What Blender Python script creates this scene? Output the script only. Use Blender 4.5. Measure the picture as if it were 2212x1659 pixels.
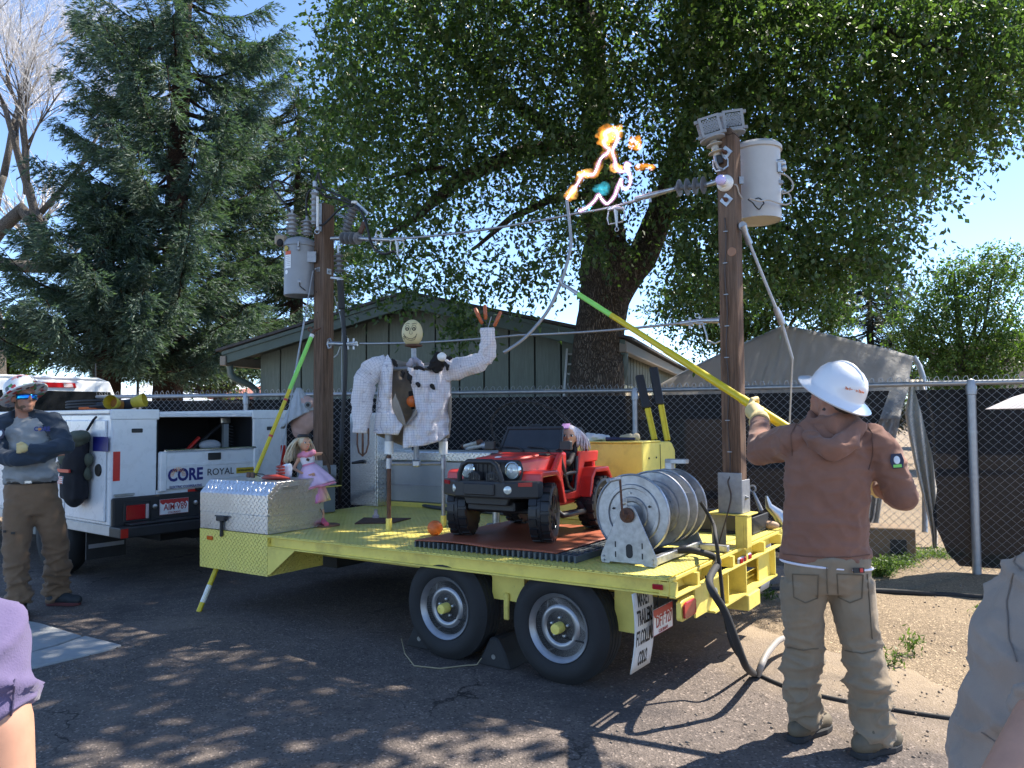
import bpy, bmesh, math, random
import numpy as np
from mathutils import Matrix, Vector, noise
R = math.radians
rnd = random.Random(7)
npr = np.random.default_rng(11)
sc = bpy.context.scene
COL = sc.collection
for _o in list(bpy.data.objects): bpy.data.objects.remove(_o)

# ------------------------------------------------------------------ camera
PIT, ROLL, CAMH, FOC = .0436, -.006, 1.6, 1661.0 / 2212.0 * 36.0
cam_d = bpy.data.cameras.new('camera'); cam = bpy.data.objects.new('camera', cam_d); COL.objects.link(cam)
cam_d.sensor_width = 36; cam_d.lens = FOC; cam_d.clip_start = .05; cam_d.clip_end = 2000
cam.matrix_world = Matrix.Translation((0, 0, CAMH)) @ Matrix.Rotation(R(90) + PIT, 4, 'X') @ Matrix.Rotation(ROLL, 4, 'Z')
sc.camera = cam
# ------------------------------------------------------------------ light
SUN_AZ, SUN_EL = 63.0, 52.0           # azimuth from straight ahead (+Y) towards +X
w = bpy.data.worlds.new('World'); sc.world = w; w.use_nodes = True
wn = w.node_tree; bg = wn.nodes['Background']
sky = wn.nodes.new('ShaderNodeTexSky'); sky.sky_type = 'NISHITA'; sky.sun_disc = False
sky.sun_elevation = R(SUN_EL); sky.sun_rotation = R(SUN_AZ); sky.altitude = 1600; sky.air_density = .8; sky.dust_density = 0; sky.ozone_density = 3.2
wn.links.new(sky.outputs[0], bg.inputs[0]); bg.inputs[1].default_value = .13
sun_d = bpy.data.lights.new('sun', 'SUN'); sun_d.energy = 4.0; sun_d.angle = R(.53); sun_d.color = (1, .93, .82)
sun = bpy.data.objects.new('sun', sun_d); COL.objects.link(sun)
_s = Vector((math.cos(R(SUN_EL)) * math.sin(R(SUN_AZ)), math.cos(R(SUN_EL)) * math.cos(R(SUN_AZ)), math.sin(R(SUN_EL))))
sun.rotation_euler = _s.to_track_quat('Z', 'Y').to_euler(); sun.location = _s * 40
vs = sc.view_settings
sc.display_settings.display_device = 'sRGB'
vs.view_transform = 'Standard'; vs.look = 'None'; vs.gamma = 1; vs.use_curve_mapping = False; vs.exposure = 1.55
sc.cycles.max_bounces = 7; sc.cycles.transparent_max_bounces = 12; sc.cycles.caustics_reflective = False; sc.cycles.caustics_refractive = False
sc.cycles.sample_clamp_indirect = 6

# ------------------------------------------------------------------ measuring the photograph (2212 wide copy): ray, point at a depth, ground point
def ray(px, py):
    a = (px - 1106) / 1661.; b = (py - 829.5) / 1661.
    cr, sr = math.cos(ROLL), math.sin(ROLL)
    u, v = a * cr + b * sr, -a * sr + b * cr
    c, s = math.cos(PIT), math.sin(PIT)
    return Vector((u, c + v * s, s - v * c))
def P(px, py, Y):
    d = ray(px, py); return Vector((0, 0, CAMH)) + d * (Y / d.y)
def G(px, py, z=0.):
    d = ray(px, py); return Vector((0, 0, CAMH)) + d * ((z - CAMH) / d.z)

# ------------------------------------------------------------------ object helpers
PM = {}                                # object -> frame its mesh is written in
def setp(o, label=None, cat=None, group=None, kind=None):
    for k, v in (('label', label), ('category', cat), ('group', group), ('kind', kind)):
        if v: o[k] = v
    return o
def thing(name, label, cat, M, group=None):
    if not isinstance(M, Matrix): M = Matrix.Translation(M)
    o = bpy.data.objects.new(name, None); COL.objects.link(o); o.matrix_world = M; o.empty_display_size = .1
    PM[o.name] = M.copy(); return setp(o, label, cat, group)
def dup(root, M, label=None, group=None):
    r = root.copy(); COL.objects.link(r); r.matrix_world = M; PM[r.name] = M.copy()
    if label: r['label'] = label
    if group: r['group'] = group
    for ch in list(root.children):
        c = ch.copy(); COL.objects.link(c); c.parent = r
        for g in list(ch.children):
            d = g.copy(); COL.objects.link(d); d.parent = c
    return r
def link_mesh(name, me, parent, mats, frame=None):
    o = bpy.data.objects.new(name, me); COL.objects.link(o)
    for m in (mats if isinstance(mats, (list, tuple)) else [mats]):
        if m and m.name not in [x.name for x in me.materials if x]: me.materials.append(m)
    if parent is not None:
        o.parent = parent; PM[o.name] = PM[parent.name]
    else:
        o.matrix_world = frame or Matrix(); PM[o.name] = frame or Matrix()
    return o
class MB:
    def __init__(s, M=None): s.v = []; s.f = []; s.M = M.copy() if M else Matrix(); s.mi = []; s.m = 0; s.uv = {}
    def add(s, vs, fs, uvs=None):
        n = len(s.v); s.v += [s.M @ Vector(p) for p in vs]
        for i, f in enumerate(fs):
            if uvs: s.uv[len(s.f)] = uvs[i]
            s.f.append([n + k for k in f]); s.mi.append(s.m)
        return s
    def box(s, c, d, rot=None):
        x, y, z = (k / 2 for k in d)
        vs = [Vector(p) for p in ((-x, -y, -z), (x, -y, -z), (x, y, -z), (-x, y, -z), (-x, -y, z), (x, -y, z), (x, y, z), (-x, y, z))]
        if rot is not None: vs = [rot @ p for p in vs]
        c = Vector(c)
        return s.add([p + c for p in vs], [(3, 2, 1, 0), (4, 5, 6, 7), (0, 1, 5, 4), (1, 2, 6, 5), (2, 3, 7, 6), (3, 0, 4, 7)])
    def bb(s, x0, x1, y0, y1, z0, z1): return s.box(((x0 + x1) / 2, (y0 + y1) / 2, (z0 + z1) / 2), (abs(x1 - x0), abs(y1 - y0), abs(z1 - z0)))
    def beam(s, p0, p1, w, h, up=(0, 0, 1)):
        p0, p1 = Vector(p0), Vector(p1); d = p1 - p0; y = d.normalized(); x = y.cross(Vector(up))
        if x.length < 1e-4: x = y.cross(Vector((1, 0, 0)))
        x.normalize(); z = x.cross(y); rot = Matrix((x, y, z)).transposed()
        return s.box((p0 + p1) / 2, (w, d.length, h), rot)
    def tube(s, pts, r, n=8, cap=True, sx=1., sq=None, up=None):
        pts = [Vector(p) for p in pts]; k = len(pts); rs = r if isinstance(r, (list, tuple)) else [r] * k
        vs = []; N = None
        for i, p in enumerate(pts):
            t = (pts[min(i + 1, k - 1)] - pts[max(i - 1, 0)]).normalized()
            if N is None:
                N = Vector(up) if up else (Vector((0, 0, 1)) if abs(t.z) < .9 else Vector((1, 0, 0)))
            N = (N - t * N.dot(t)).normalized(); B = t.cross(N)
            for j in range(n):
                a = 2 * math.pi * j / n
                vs.append(p + (N * math.cos(a) + B * math.sin(a) * sx) * rs[i])
        fs = [(i * n + j, i * n + (j + 1) % n, (i + 1) * n + (j + 1) % n, (i + 1) * n + j) for i in range(k - 1) for j in range(n)]
        if cap: fs += [tuple(range(n))[::-1], tuple((k - 1) * n + j for j in range(n))]
        return s.add(vs, fs)
    def cyl(s, p0, p1, r0, r1=None, n=16): return s.tube([p0, p1], [r0, r0 if r1 is None else r1], n)
    def lathe(s, prof, o=(0, 0, 0), ax=(0, 0, 1), n=24, cap=True, x=None):
        ax = Vector(ax).normalized(); o = Vector(o)
        X = Vector(x) if x else (Vector((1, 0, 0)) if abs(ax.x) < .9 else Vector((0, 1, 0)))
        X = (X - ax * X.dot(ax)).normalized(); Y = ax.cross(X)
        vs = [o + ax * h + (X * math.cos(2 * math.pi * j / n) + Y * math.sin(2 * math.pi * j / n)) * r for r, h in prof for j in range(n)]
        k = len(prof)
        fs = [(i * n + j, i * n + (j + 1) % n, (i + 1) * n + (j + 1) % n, (i + 1) * n + j) for i in range(k - 1) for j in range(n)]
        if cap:
            if prof[0][0] > 1e-5: fs.append(tuple(range(n))[::-1])
            if prof[-1][0] > 1e-5: fs.append(tuple((k - 1) * n + j for j in range(n)))
        return s.add(vs, fs)
    def ell(s, c, r, nu=16, nv=10, rot=None):
        c = Vector(c); vs = []
        for i in range(nv + 1):
            a = math.pi * i / nv
            for j in range(nu):
                b = 2 * math.pi * j / nu
                p = Vector((r[0] * math.sin(a) * math.cos(b), r[1] * math.sin(a) * math.sin(b), r[2] * math.cos(a)))
                vs.append(c + (rot @ p if rot is not None else p))
        return s.add(vs, [(i * nu + j, (i + 1) * nu + j, (i + 1) * nu + (j + 1) % nu, i * nu + (j + 1) % nu) for i in range(nv) for j in range(nu)])
    def prism(s, poly, o, ux, uy, dep):
        o, ux, uy, dep = Vector(o), Vector(ux), Vector(uy), Vector(dep); n = len(poly)
        a = [o + ux * p + uy * q for p, q in poly]; b = [p + dep for p in a]
        return s.add(a + b, [tuple(range(n))[::-1], tuple(range(n, 2 * n))] + [(i, (i + 1) % n, n + (i + 1) % n, n + i) for i in range(n)])
    def sheet(s, rows, uvs=None, closed=False):
        nr, nc = len(rows), len(rows[0]); vs = [p for r in rows for p in r]; fs = []; uu = []
        for i in range(nr - 1):
            for j in range(nc if closed else nc - 1):
                j2 = (j + 1) % nc
                fs.append((i * nc + j, i * nc + j2, (i + 1) * nc + j2, (i + 1) * nc + j))
                if uvs: uu.append([uvs[i][j], uvs[i][j2] if j2 else uvs[i][j], uvs[i + 1][j2] if j2 else uvs[i + 1][j], uvs[i + 1][j]])
        return s.add(vs, fs, uu if uvs else None)
    def mesh(s, name, parent=None, smooth=None, frame=None):
        inv = (PM[parent.name] if parent is not None else (frame or Matrix())).inverted()
        me = bpy.data.meshes.new(name); me.from_pydata([tuple(inv @ p) for p in s.v], [], s.f)
        if any(s.mi): me.polygons.foreach_set('material_index', s.mi)
        if s.uv:
            L = me.uv_layers.new(name='uv')
            for fi, u in s.uv.items():
                for k, li in enumerate(me.polygons[fi].loop_indices): L.data[li].uv = u[k]
        if smooth is not None:
            me.polygons.foreach_set('use_smooth', [True] * len(me.polygons))
            if smooth < 180: me.set_sharp_from_angle(angle=R(smooth))
        me.update(); return me
    def build(s, name, mat, parent=None, smooth=None, bev=0, frame=None, label=None, boxuv=False, solid=0, seg=1, kind=None):
        me = s.mesh(name, parent, smooth, frame)
        if boxuv:
            L = me.uv_layers.new(name='uv')
            for p in me.polygons:
                a = max(range(3), key=lambda k: abs(p.normal[k]))
                for li in p.loop_indices:
                    c = me.vertices[me.loops[li].vertex_index].co
                    L.data[li].uv = (c.y, c.z) if a == 0 else ((c.x, c.z) if a == 1 else (c.x, c.y))
        o = link_mesh(name, me, parent, mat, frame)
        if solid:
            m = o.modifiers.new('thick', 'SOLIDIFY'); m.thickness = solid; m.offset = 0
        if bev:
            m = o.modifiers.new('bevel', 'BEVEL'); m.width = bev; m.segments = seg; m.limit_method = 'ANGLE'; m.angle_limit = R(40)
        if label: o['label'] = label
        if kind: o['kind'] = kind
        return o
def fmat(o, x, y):                     # frame from origin, x axis, y axis
    x = Vector(x).normalized(); z = x.cross(Vector(y)).normalized(); y = z.cross(x)
    m = Matrix((x, y, z)).transposed().to_4x4(); m.translation = Vector(o); return m
def text(st, M, size, mat, parent, bold=0., ext=.0008, width=None, name='lettering', align='CENTER', shear=0):
    c = bpy.data.curves.new('lettering', 'FONT'); c.body = st; c.size = size; c.align_x = align; c.align_y = 'CENTER'; c.extrude = ext; c.offset = bold; c.resolution_u = 3; c.shear = shear
    t = bpy.data.objects.new('t', c); COL.objects.link(t)
    bpy.context.view_layer.update()
    me = bpy.data.meshes.new_from_object(t.evaluated_get(bpy.context.evaluated_depsgraph_get()))
    bpy.data.objects.remove(t)
    S = Matrix()
    if width:
        xs = [v.co.x for v in me.vertices]; S = Matrix.Scale(width / (max(xs) - min(xs)), 4, (1, 0, 0))
    me.materials.clear()
    me.transform(PM[parent.name].inverted() @ M @ S)
    return link_mesh(name, me, parent, mat)
def numpy_mesh(name, V, F, parent=None, mat=None, frame=None, kind=None, smooth=False):
    inv = (PM[parent.name] if parent is not None else (frame or Matrix())).inverted()
    A = np.array(inv); V = V @ A[:3, :3].T + A[:3, 3]
    k = F.shape[1]; me = bpy.data.meshes.new(name)
    me.vertices.add(len(V)); me.vertices.foreach_set('co', V.astype(np.float32).ravel())
    me.loops.add(F.size); me.loops.foreach_set('vertex_index', F.astype(np.int32).ravel())
    me.polygons.add(len(F)); me.polygons.foreach_set('loop_start', np.arange(0, F.size, k, dtype=np.int32)); me.polygons.foreach_set('loop_total', np.full(len(F), k, dtype=np.int32))
    if smooth: me.polygons.foreach_set('use_smooth', np.ones(len(F), dtype=bool))
    me.update(calc_edges=True); me.validate()
    o = link_mesh(name, me, parent, mat, frame)
    if kind: o['kind'] = kind
    return o
def remesh(mb, vox, iters=4, wob=None):
    """close the overlapping volumes in mb into one continuous surface"""
    me = bpy.data.meshes.new('t'); me.from_pydata([tuple(p) for p in mb.v], [], mb.f); me.update()
    bm = bmesh.new(); bm.from_mesh(me); bmesh.ops.recalc_face_normals(bm, faces=bm.faces); bm.to_mesh(me); bm.free()
    o = bpy.data.objects.new('t', me); COL.objects.link(o)
    m = o.modifiers.new('r', 'REMESH'); m.mode = 'VOXEL'; m.voxel_size = vox
    if iters:
        q = o.modifiers.new('s', 'SMOOTH'); q.iterations = iters; q.factor = .5
    bpy.context.view_layer.update()
    out = bpy.data.meshes.new_from_object(o.evaluated_get(bpy.context.evaluated_depsgraph_get()))
    bpy.data.objects.remove(o)
    if wob:
        out.update(); n = len(out.vertices); ns = [v.normal.copy() for v in out.vertices]
        for v, nn in zip(out.vertices, ns): v.co += nn * wob(v.co)
    out.polygons.foreach_set('use_smooth', [True] * len(out.polygons)); out.update()
    return out
def place(me, name, mat, parent):
    me.transform(PM[parent.name].inverted()); me.materials.clear()
    return link_mesh(name, me, parent, mat)

# ------------------------------------------------------------------ materials
MATS = {}
class NT:
    def __init__(s, name):
        s.m = bpy.data.materials.new(name); s.m.use_nodes = True; s.t = s.m.node_tree; s.N = s.t.nodes; s.b = s.N['Principled BSDF']; s.out = s.N['Material Output']
    def n(s, ty, **kw):
        q = s.N.new(ty)
        for k, v in kw.items():
            if k.startswith('i_'):
                k = k[2:]; q.inputs[int(k) if k.isdigit() else k].default_value = v
            else: setattr(q, k, v)
        return q
    def l(s, a, b): s.t.links.new(a, b)
    def math(s, op, a, b=None, c=None):
        q = s.N.new('ShaderNodeMath'); q.operation = op
        for i, x in enumerate((a, b, c)):
            if x is None: continue
            if isinstance(x, (int, float)): q.inputs[i].default_value = x
            else: s.l(x, q.inputs[i])
        return q.outputs[0]
    def mix(s, f, a, b):
        q = s.N.new('ShaderNodeMix'); q.data_type = 'RGBA'
        for i, x in ((0, f), (6, a), (7, b)):
            if isinstance(x, (int, float)): q.inputs[i].default_value = x
            elif isinstance(x, tuple): q.inputs[i].default_value = (*x[:3], 1)
            else: s.l(x, q.inputs[i])
        return q.outputs[2]
    def noise(s, scale, det=4, co=None, rough=.6, stretch=None):
        q = s.n('ShaderNodeTexNoise'); q.inputs['Scale'].default_value = scale; q.inputs['Detail'].default_value = det; q.inputs['Roughness'].default_value = rough
        co = co or s.co()
        if stretch:
            mp = s.n('ShaderNodeMapping'); mp.inputs['Scale'].default_value = stretch; s.l(co, mp.inputs[0]); co = mp.outputs[0]
        s.l(co, q.inputs['Vector']); return q.outputs[0]
    def co(s, k='Object'):
        if not hasattr(s, '_c'): s._c = s.N.new('ShaderNodeTexCoord')
        return s._c.outputs[k]
    def ramp(s, f, a, b):
        q = s.n('ShaderNodeMapRange'); q.inputs[1].default_value = a; q.inputs[2].default_value = b; s.l(f, q.inputs[0]); return q.outputs[0]
    def bump(s, h, st, dist=.01, nrm=None):
        q = s.n('ShaderNodeBump'); q.inputs['Strength'].default_value = st; q.inputs['Distance'].default_value = dist; s.l(h, q.inputs['Height'])
        if nrm is not None: s.l(nrm, q.inputs['Normal'])
        return q.outputs[0]
def mat(name, col, rough=.6, metal=0., var=.12, vs=9., bump=.0, bs=60., bd=.004, spec=.5, dirt=0., dcol=(.1, .08, .06), stretch=None, emit=0, trans=0., coat=0., chips=0.):
    if name in MATS: return MATS[name]
    t = NT(name); b = t.b
    c1 = tuple(max(0, k * (1 - var)) for k in col); c2 = tuple(min(1, k * (1 + var)) for k in col)
    nz = t.noise(vs, 5, stretch=stretch); c = t.mix(t.ramp(nz, .3, .7), c1, c2)
    if chips:
        c = t.mix(t.math('MULTIPLY', t.ramp(t.noise(17, 9, rough=.78), .63, .68), chips), c, (.10, .05, .025))
    if dirt:
        dn = t.noise(3.1, 8, rough=.72); c = t.mix(t.math('MULTIPLY', t.ramp(dn, .5, .78), dirt), c, dcol)
    t.l(c, b.inputs['Base Color']); b.inputs['Metallic'].default_value = metal; b.inputs['Specular IOR Level'].default_value = spec
    t.l(t.math('ADD', t.math('MULTIPLY', nz, .12), rough - .06), b.inputs['Roughness'])
    if coat: b.inputs['Coat Weight'].default_value = coat; b.inputs['Coat Roughness'].default_value = .08
    if bump: t.l(t.bump(t.noise(bs, 5, stretch=stretch), bump, bd), b.inputs['Normal'])
    if emit:
        b.inputs['Emission Color'].default_value = (*col, 1); b.inputs['Emission Strength'].default_value = emit
    if trans: b.inputs['Transmission Weight'].default_value = trans
    MATS[name] = t.m; return t.m
def tread(name, col, rough, metal, cell=.03, st=.6, dirt=.35, dcol=(.12, .1, .05), var=.06):
    t = NT(name); b = t.b; uv = t.co('UV')
    mp = t.n('ShaderNodeMapping'); mp.inputs['Scale'].default_value = (1 / cell,) * 3; mp.inputs['Rotation'].default_value = (0, 0, R(45)); t.l(uv, mp.inputs[0])
    sp = t.n('ShaderNodeSeparateXYZ'); t.l(mp.outputs[0], sp.inputs[0]); x, y = sp.outputs[0], sp.outputs[1]
    fx, fy = t.math('SUBTRACT', t.math('FRACT', x), .5), t.math('SUBTRACT', t.math('FRACT', y), .5)
    par = t.math('FLOORED_MODULO', t.math('ADD', t.math('FLOOR', x), t.math('FLOOR', y)), 2.)
    def sw(a, c): return t.math('ADD', t.math('MULTIPLY', a, par), t.math('MULTIPLY', c, t.math('SUBTRACT', 1., par)))
    a, c = sw(fx, fy), sw(fy, fx)
    d = t.math('ADD', t.math('POWER', t.math('ABSOLUTE', t.math('DIVIDE', a, .5)), 2.), t.math('POWER', t.math('ABSOLUTE', t.math('DIVIDE', c, .17)), 2.))
    h = t.ramp(d, 1.1, .3)
    nz = t.noise(6, 6); c1 = t.mix(t.ramp(nz, .3, .7), tuple(k * (1 - var) for k in col), tuple(min(1, k * (1 + var)) for k in col))
    dn = t.noise(2.3, 9, rough=.75); worn = t.math('MULTIPLY', t.ramp(dn, .48, .75), dirt)
    t.l(t.mix(worn, c1, dcol), b.inputs['Base Color'])
    b.inputs['Metallic'].default_value = metal; t.l(t.math('ADD', t.math('MULTIPLY', dn, .3), rough - .12), b.inputs['Roughness'])
    t.l(t.bump(h, st, .02), b.inputs['Normal']); MATS[name] = t.m; return t.m
yellow = mat('yellow_paint', (.80, .66, .15), .38, var=.07, chips=.85, dirt=.65, dcol=(.3, .2, .06), bump=.05)
ytread = tread('yellow_tread_plate', (.86, .72, .16), .42, 0, .034, 1., .4, (.5, .42, .2))
atread = tread('aluminium_tread_plate', (.78, .78, .78), .3, 1., .038, 1., .2, (.5, .5, .5))
galv = mat('galvanised_steel', (.42, .43, .45), .42, .85, var=.22, vs=28, bump=.05, dirt=.2, dcol=(.25, .25, .26))
galv2 = mat('dull_galvanised', (.30, .31, .33), .5, .6, var=.15, vs=30, bump=.06)
steel = mat('bare_steel', (.5, .5, .5), .35, 1.)
rust = mat('rusty_steel', (.12, .06, .04), .8, .2, var=.4, vs=30, bump=.3)
black = mat('black_plastic', (.018, .018, .02), .5, var=.2, bump=.06)
blackr = mat('black_rubber', (.022, .022, .023), .75, var=.25, bump=.1)
blackm = mat('black_metal', (.02, .02, .022), .4, .3)
grey = mat('grey_paint', (.2, .22, .23), .5, var=.08)
white = mat('white_paint', (.78, .79, .8), .28, var=.02, dirt=.1, dcol=(.5, .48, .45), coat=.3)
whitep = mat('white_plastic', (.75, .75, .73), .4, var=.04)
redp = mat('red_plastic', (.55, .03, .02), .3, var=.05, coat=.2)
redl = mat('red_lens', (.35, .01, .015), .15, var=.1, coat=.4)
amber = mat('amber_lens', (.6, .12, .01), .2)
skin = mat('skin', (.5, .26, .17), .55, var=.12, vs=20, bump=.05)
darkglass = mat('dark_glass', (.01, .011, .013), .06, spec=.6, var=.1)
navy = mat('navy_blue', (.01, .015, .16), .4)
blackink = mat('black_ink', (.01, .01, .01), .6)
redink = mat('red_ink', (.35, .02, .02), .5)
whiteink = mat('white_ink', (.8, .8, .8), .5)
# ================================================================== SETTING
def ground_mat(name, cA, cB, sand, dark, bumpst):
    t = NT(name); b = t.b; pos = t.co('Object')
    big = t.noise(.55, 6, pos, .65); fine = t.noise(70, 3, pos, .7); mid = t.noise(9, 5, pos, .7)
    c = t.mix(t.ramp(big, .35, .65), cA, cB)
    c = t.mix(t.math('MULTIPLY', t.ramp(mid, .45, .7), .5), c, dark)
    vo = t.n('ShaderNodeTexVoronoi'); vo.inputs['Scale'].default_value = 95; t.l(pos, vo.inputs['Vector'])
    sep = t.n('ShaderNodeSeparateColor'); t.l(vo.outputs['Color'], sep.inputs[0])
    c = t.mix(t.ramp(sep.outputs[0], .86, 1.05), c, tuple(min(1, k * 2.2) for k in cA))
    c = t.mix(t.ramp(sep.outputs[1], .75, 1.), c, tuple(k * .4 for k in cA))
    # sand blown over from the unpaved strip on the right
    sx = t.n('ShaderNodeSeparateXYZ'); t.l(pos, sx.inputs[0])
    d = t.math('ADD', t.math('MULTIPLY', t.math('SUBTRACT', sx.outputs[0], 1.75), .865), t.math('MULTIPLY', t.math('SUBTRACT', sx.outputs[1], 5.4), .5))
    d = t.math('ADD', d, t.math('MULTIPLY', t.math('SUBTRACT', t.noise(1.6, 7, pos, .7), .5), 1.9))
    if sand: c = t.mix(t.math('MULTIPLY', t.ramp(d, -.75, .5), .92), c, t.mix(fine, tuple(k * .8 for k in sand), tuple(k * 1.2 for k in sand)))
    if sand:
        st_ = t.noise(.33, 7, pos, .72); c = t.mix(t.math('MULTIPLY', t.ramp(st_, .52, .60), .6), c, (.05, .044, .044)); c = t.mix(t.math('MULTIPLY', t.ramp(t.noise(.6, 8, pos, .75), .54, .7), .55), c, (.25, .2, .165))
    # cracks
    if sand:
        wv = t.n('ShaderNodeTexVoronoi'); wv.feature = 'DISTANCE_TO_EDGE'; wv.inputs['Scale'].default_value = .42
        mp = t.n('ShaderNodeVectorMath'); mp.operation = 'ADD'; t.l(pos, mp.inputs[0])
        nn = t.n('ShaderNodeTexNoise'); nn.inputs['Scale'].default_value = 2.2; nn.inputs['Detail'].default_value = 6; t.l(pos, nn.inputs['Vector']); t.l(nn.outputs['Color'], mp.inputs[1]); t.l(mp.outputs[0], wv.inputs['Vector'])
        cr = t.math('MULTIPLY', t.ramp(wv.outputs[0], .006, .001), t.ramp(t.noise(.8, 2, pos), .45, .6)); c = t.mix(t.math('MULTIPLY', cr, .85), c, (.012, .011, .011))
    t.l(c, b.inputs['Base Color']); b.inputs['Roughness'].default_value = .9; b.inputs['Specular IOR Level'].default_value = .25
    h = t.math('ADD', t.math('MULTIPLY', vo.outputs['Distance'], .8), t.math('ADD', t.math('MULTIPLY', fine, .6), t.math('MULTIPLY', mid, 1.6)))
    t.l(t.bump(h, bumpst, .012), b.inputs['Normal']); return t.m
asphalt = ground_mat('worn_asphalt', (.175, .142, .122), (.12, .10, .088), (.35, .27, .185), (.07, .06, .055), .55)
dirtm = ground_mat('sandy_dirt', (.325, .248, .165), (.25, .188, .125), None, (.18, .13, .09), .9)
def gsheet(name, poly, z, m, res=None):
    b = MB(); b.add([(x, y, z) for x, y in poly], [tuple(range(len(poly)))]); o = b.build(name, m); setp(o, kind='structure'); return o
# unpaved ground: fine grid near the camera with real unevenness, flat beyond
b = MB(); xs = [-400, -60, -20] + [-4 + .25 * i for i in range(65)] + [30, 80, 400]; ys = [-60, -5] + [2 + .25 * i for i in range(60)] + [24, 40, 90, 700]
def dz(x, y):
    d = .865 * (x - 1.75) + .5 * (y - 5.4)
    k = min(1, max(0, d / 1.2)) * (1 if y < 15 else 0)
    return -.012 + k * (.05 * noise.noise((x * .9, y * .9, 0)) + .03 * noise.noise((x * 3, y * 3, 4)) + .03)
b.sheet([[Vector((x, y, dz(x, y))) for x in xs] for y in ys]); o = b.build('dirt_ground', dirtm, smooth=180); setp(o, kind='structure')
edge = []
for i in range(60):
    k = i / 59; x = 4.2 - 5.0 * k; y = 1.6 + 8.7 * k; q = .28 * noise.noise((k * 14, 0, 0)) + .1 * noise.noise((k * 60, 3, 0)); edge.append((x + .865 * q + .1, y + .5 * q))
gsheet('asphalt_lot', [(-30, -20), (12, -20), (12, .5)] + edge + [(-2, 11), (-30, 13)], .004, asphalt)
concrete = mat('gutter_concrete', (.30, .31, .31), .85, var=.12, vs=5, bump=.25, bs=90, dirt=.4, dcol=(.16, .14, .12))
def slab(name, px):
    b = MB(); pts = [G(x, y) for x, y in px]; b.prism([(p.x, p.y) for p in pts], (0, 0, -.03), (1, 0, 0), (0, 1, 0), (0, 0, .048)); return setp(b.build(name, concrete, bev=.006), kind='structure')
slab('concrete_gutter', [(-260, 1290), (0, 1329), (22, 1337), (96, 1353), (177, 1378), (120, 1397), (21, 1425), (-260, 1500)][::-1])
slab('concrete_gutter', [(184, 1378), (232, 1390), (263, 1398), (240, 1406), (150, 1428), (31, 1457), (-120, 1500), (14, 1428), (124, 1400)][::-1])
pebm = mat('pebble_stone', (.16, .13, .105), .9, var=.5, vs=30)
V_, F_ = [], []
for i in range(560):
    if i < 250: p = G(rnd.uniform(20, 300), rnd.uniform(1392, 1470)); s = rnd.uniform(.003, .012)
    else:
        p = G(rnd.uniform(1250, 2150), rnd.uniform(1270, 1640)); s = rnd.uniform(.003, .013)
    n = len(V_)
    for dx, dy, dz_ in ((1, 0, 0), (0, 1, 0), (-1, 0, 0), (0, -1, 0), (0, 0, .8), (0, 0, -.8)):
        V_.append((p.x + dx * s * rnd.uniform(.6, 1.3), p.y + dy * s * rnd.uniform(.6, 1.3), .018 * (p.x > 1.9) + s * .5 + dz_ * s))
    for a, c in ((0, 1), (1, 2), (2, 3), (3, 0)): F_ += [(n + a, n + c, n + 4), (n + c, n + a, n + 5)]
setp(numpy_mesh('gravel', np.array(V_), np.array(F_), None, pebm), 'loose gravel scattered over the asphalt and sandy dirt', 'gravel', kind='stuff')

# ------------------------------------------------------------------ chain link fence
FH = 1.92
FP = [Vector((7.2, 6.35, 0)), Vector((4.6, 7.70, 0)), Vector((1.494, 9.36, 0)), Vector((-3.57, 10.32, 0)), Vector((-10.5, 11.6, 0))]
FS = [0]
for a, c in zip(FP, FP[1:]): FS.append(FS[-1] + (c - a).length)
def fpos(s):
    s = min(max(s, 0), FS[-1])
    for i in range(len(FP) - 1):
        if s <= FS[i + 1] + 1e-6: return FP[i].lerp(FP[i + 1], (s - FS[i]) / (FS[i + 1] - FS[i])), (FP[i + 1] - FP[i]).normalized()
fence = thing('chain_link_fence', 'galvanised chain link fence backed with black privacy screen behind the trailer', 'fence', FP[2])
fst = mat('fence_galvanised', (.34, .35, .37), .45, .7, var=.12, vs=20, dirt=.2)
post_s = [FS[1], FS[2], FS[3], FS[3] + 3.2, FS[1] - 2.9]
for s in post_s:
    p, t = fpos(s); pr = .042 if s in (FS[1],) else .036
    o = MB().lathe([(pr, -.1), (pr, FH - .12), (pr + .008, FH - .115), (pr + .008, FH - .03), (pr * .8, FH + .03), (.0, FH + .045)], p, n=16).build('post', fst, fence, smooth=40)
    MB().lathe([(pr + .006, FH - .5), (pr + .006, FH - .48)], p, n=16).lathe([(pr + .006, FH - .95), (pr + .006, FH - .93)], p, n=16).build('tie_band', fst, o)
for i in range(len(FP) - 1):
    MB().cyl(FP[i] + Vector((0, 0, FH)), FP[i + 1] + Vector((0, 0, FH)), .026, n=10).build('top_rail', fst, fence, smooth=60)
WV, HV = .043, .084
V_, F_ = [], []; nW = int(FS[-1] / WV); rr = .0022
for k in range(nW):
    n0 = len(V_); rows = int((FH + .05) / (HV / 2))
    for j in range(rows + 1):
        z = .03 + j * HV / 2; sgn = 1 if (j + k) % 2 else -1; s = (k + .5) * WV + sgn * (WV / 2 + .001); p, t = fpos(s)
        nrm = Vector((t.y, -t.x, 0)); p = p + nrm * (-.036 + sgn * .003) * -1
        up = Vector((0, 0, 1))
        for a in range(3):
            q = p + t * (rr * math.cos(2.094 * a)) * 1.4 + nrm * rr * math.sin(2.094 * a); V_.append((q.x, q.y, z))
        if j:
            m0, m1 = n0 + (j - 1) * 3, n0 + j * 3
            for a in range(3): F_.append((m0 + a, m0 + (a + 1) % 3, m1 + (a + 1) % 3, m1 + a))
numpy_mesh('chain_link_mesh', np.array(V_), np.array(F_), fence, fst, kind='stuff')
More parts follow.
